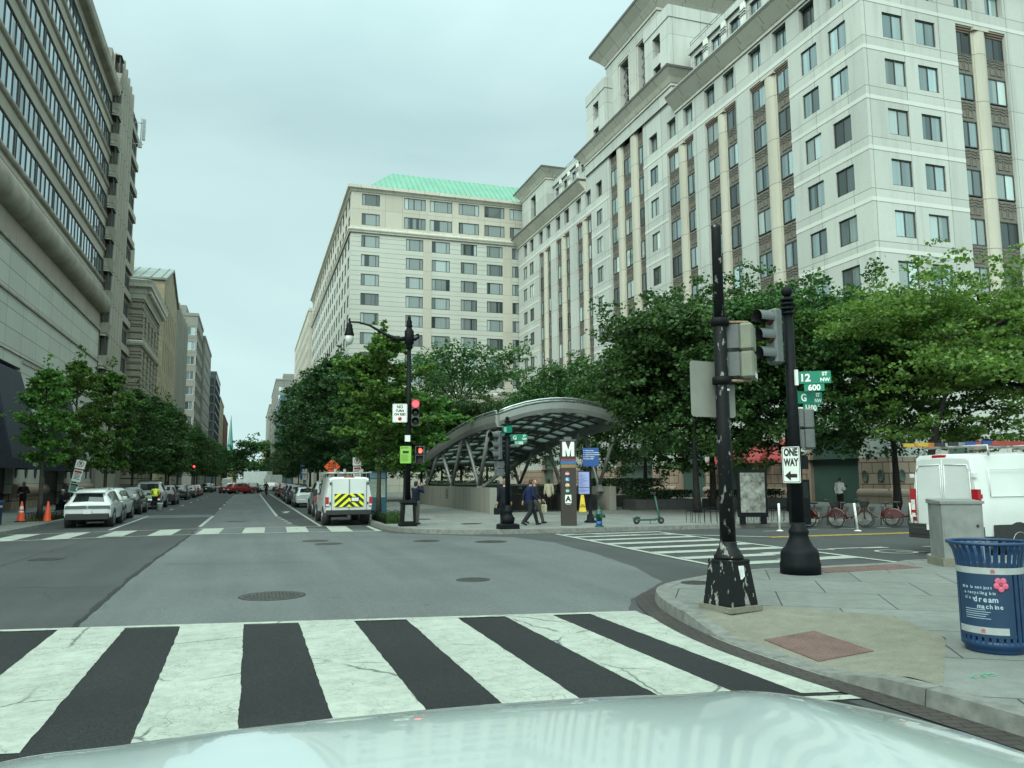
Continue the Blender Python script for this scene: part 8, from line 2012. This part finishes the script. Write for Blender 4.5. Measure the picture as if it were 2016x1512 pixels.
p3 = person('man in a blue suit striding right, nearest of the two walkers', (10.42,29.5), R(-83), BLUE, CHAR, HB, SKIN, walk, 1.8, group=PG_)
p4 = person('man in grey trousers walking behind the blue suited man, face turned back', (10.95,30.5), R(-83), CHAR, GREYT, HB, SKIN, dict(walk, look=(.85,-.5), lk=(-.09,-.04,.49), la=(-.09,-.34,.16), rk=(.09,.24,.52), ra=(.09,.36,.10)), 1.78, group=PG_)
bag('pale carrier bag held low by the walker in grey trousers', (11.3,30.25), R(-83), CREAM, .34, .34, .75, False)
p5 = person('man in a cream jacket walking into the escalators, seen from behind', (16.1,42.3), R(-8), CREAM, BLACKC, HK, SKIND, None, 1.78, group=PG_)
p6 = person('white haired man in black beside the cream jacket', (17.05,42.8), R(-5), BLACKC, BLACKC, HG, SKIN, None, 1.78, group=PG_)
p7 = person('man in a white shirt looking at his phone by the green shopfront', (29.6,34.6), R(-75), WHITEC, BLACKC, HK, SKIN, dict(rw=(.12,.34,1.2), re=(.24,.03,1.14), head=(0,.06,1.62)), 1.76, coat=False, group=PG_, tophem=.9)
b = MB(); b.box(.08,.42,1.2,.15,.44,1.33); b.build('phone', M_clad, p7)
GLP = 'people on the left pavement'
person('woman all in black standing with elbows out by the awnings', (-12.9,54.5), R(160), BLACKC, BLACKC, HK, SKIND, dict(lw=(-.1,.2,1.12), le=(-.33,-.02,1.16), rw=(.1,.2,1.12), re=(.33,-.02,1.16)), 1.84, group=GLP, hairlong=True)
person('person in black at the very left edge under the awning', (-13.9,52.5), R(100), BLACKC, BLACKC, HK, SKIND, None, 1.8, group=GLP)
sit = dict(hip=(0,0,.5), lk=(-.12,.42,.5), la=(-.12,.46,.09), rk=(.12,.42,.5), ra=(.12,.46,.09), chest=(0,.04,.88), neck=(0,.06,1.04), head=(0,.1,1.2), ls=(-.19,.05,.98), le=(-.24,.1,.72), lw=(-.15,.34,.62), rs=(.19,.05,.98), re=(.24,.1,.72), rw=(.15,.34,.62))
bn2 = thing('bench', 'dark bench on the left pavement behind the white crossover', 'bench', (-11.6,58.5,.15), R(-90)); b = MB(); b.box(-1.1,-.2,.38,1.1,.2,.43); b.build('seat', M_blk, bn2)
for x in (-.9,.9): b = MB(); b.box(x-.04,-.18,0,x+.04,.18,.38); b.build('leg', M_blk, bn2)
person('seated person in a pale hat behind the white crossover', (-11.6,58.2), R(-120), DNAVY, DNAVY, HG, SKIN, sit, 1.76, WHITEC, group=GLP, coat=False, tophem=.9); person('seated person in dark clothes right of the pale hat', (-11.5,59.1), R(-100), BLACKC, CHAR, HK, SKIND, sit, 1.76, group=GLP, coat=False, tophem=.9)
HIVIS = P('hi_vis_yellow', (.58,.66,.03), .6, ns=10, var=.1)
person('worker in a yellow vest bending into the white pickup', (-6.25,60.2), R(5), HIVIS, CHAR, HK, SKIND, dict(hip=(0,-.1,.92), chest=(0,.14,1.24), neck=(0,.27,1.35), head=(0,.38,1.43), ls=(-.19,.2,1.31), rs=(.19,.2,1.31), le=(-.24,.3,1.05), re=(.24,.3,1.05), lw=(-.16,.46,1.12), rw=(.16,.46,1.12)), 1.8, z0=.012, coat=False, tophem=.9)
for x, y, lb, c in ((-10.6,92,'pedestrian in navy walking beyond the square backed black car',NAVY),(-10.9,101,'pedestrian in a white shirt under the left trees',WHITEC),(-10.3,112,'pedestrian in grey far along the left pavement',GREYT)):
    person(lb, (x,y), R(10), c, CHAR, HK, SKIN, walk, 1.76, group=GLP, coat=False, tophem=.9)
cy_ = dup(bk, (1.95,107,.012), 0, 'dark bicycle ridden in the bike lane far ahead'); cy_['category'] = 'bicycle'
if 'group' in cy_: del cy_['group']
person('cyclist in dark clothes riding away in the bike lane', (1.95,106.75), 0, BLACKC, BLACKC, HK, SKIN, dict(hip=(0,0,1.0), lk=(-.1,.32,.78), la=(-.1,.2,.42), rk=(.1,.26,.6), ra=(.1,.2,.22), chest=(0,.2,1.36), neck=(0,.3,1.5), head=(0,.36,1.64), ls=(-.19,.24,1.44), le=(-.25,.42,1.22), lw=(-.26,.52,1.1), rs=(.19,.24,1.44), re=(.25,.42,1.22), rw=(.26,.52,1.1)), 1.76, z0=.012, coat=False, tophem=.96)
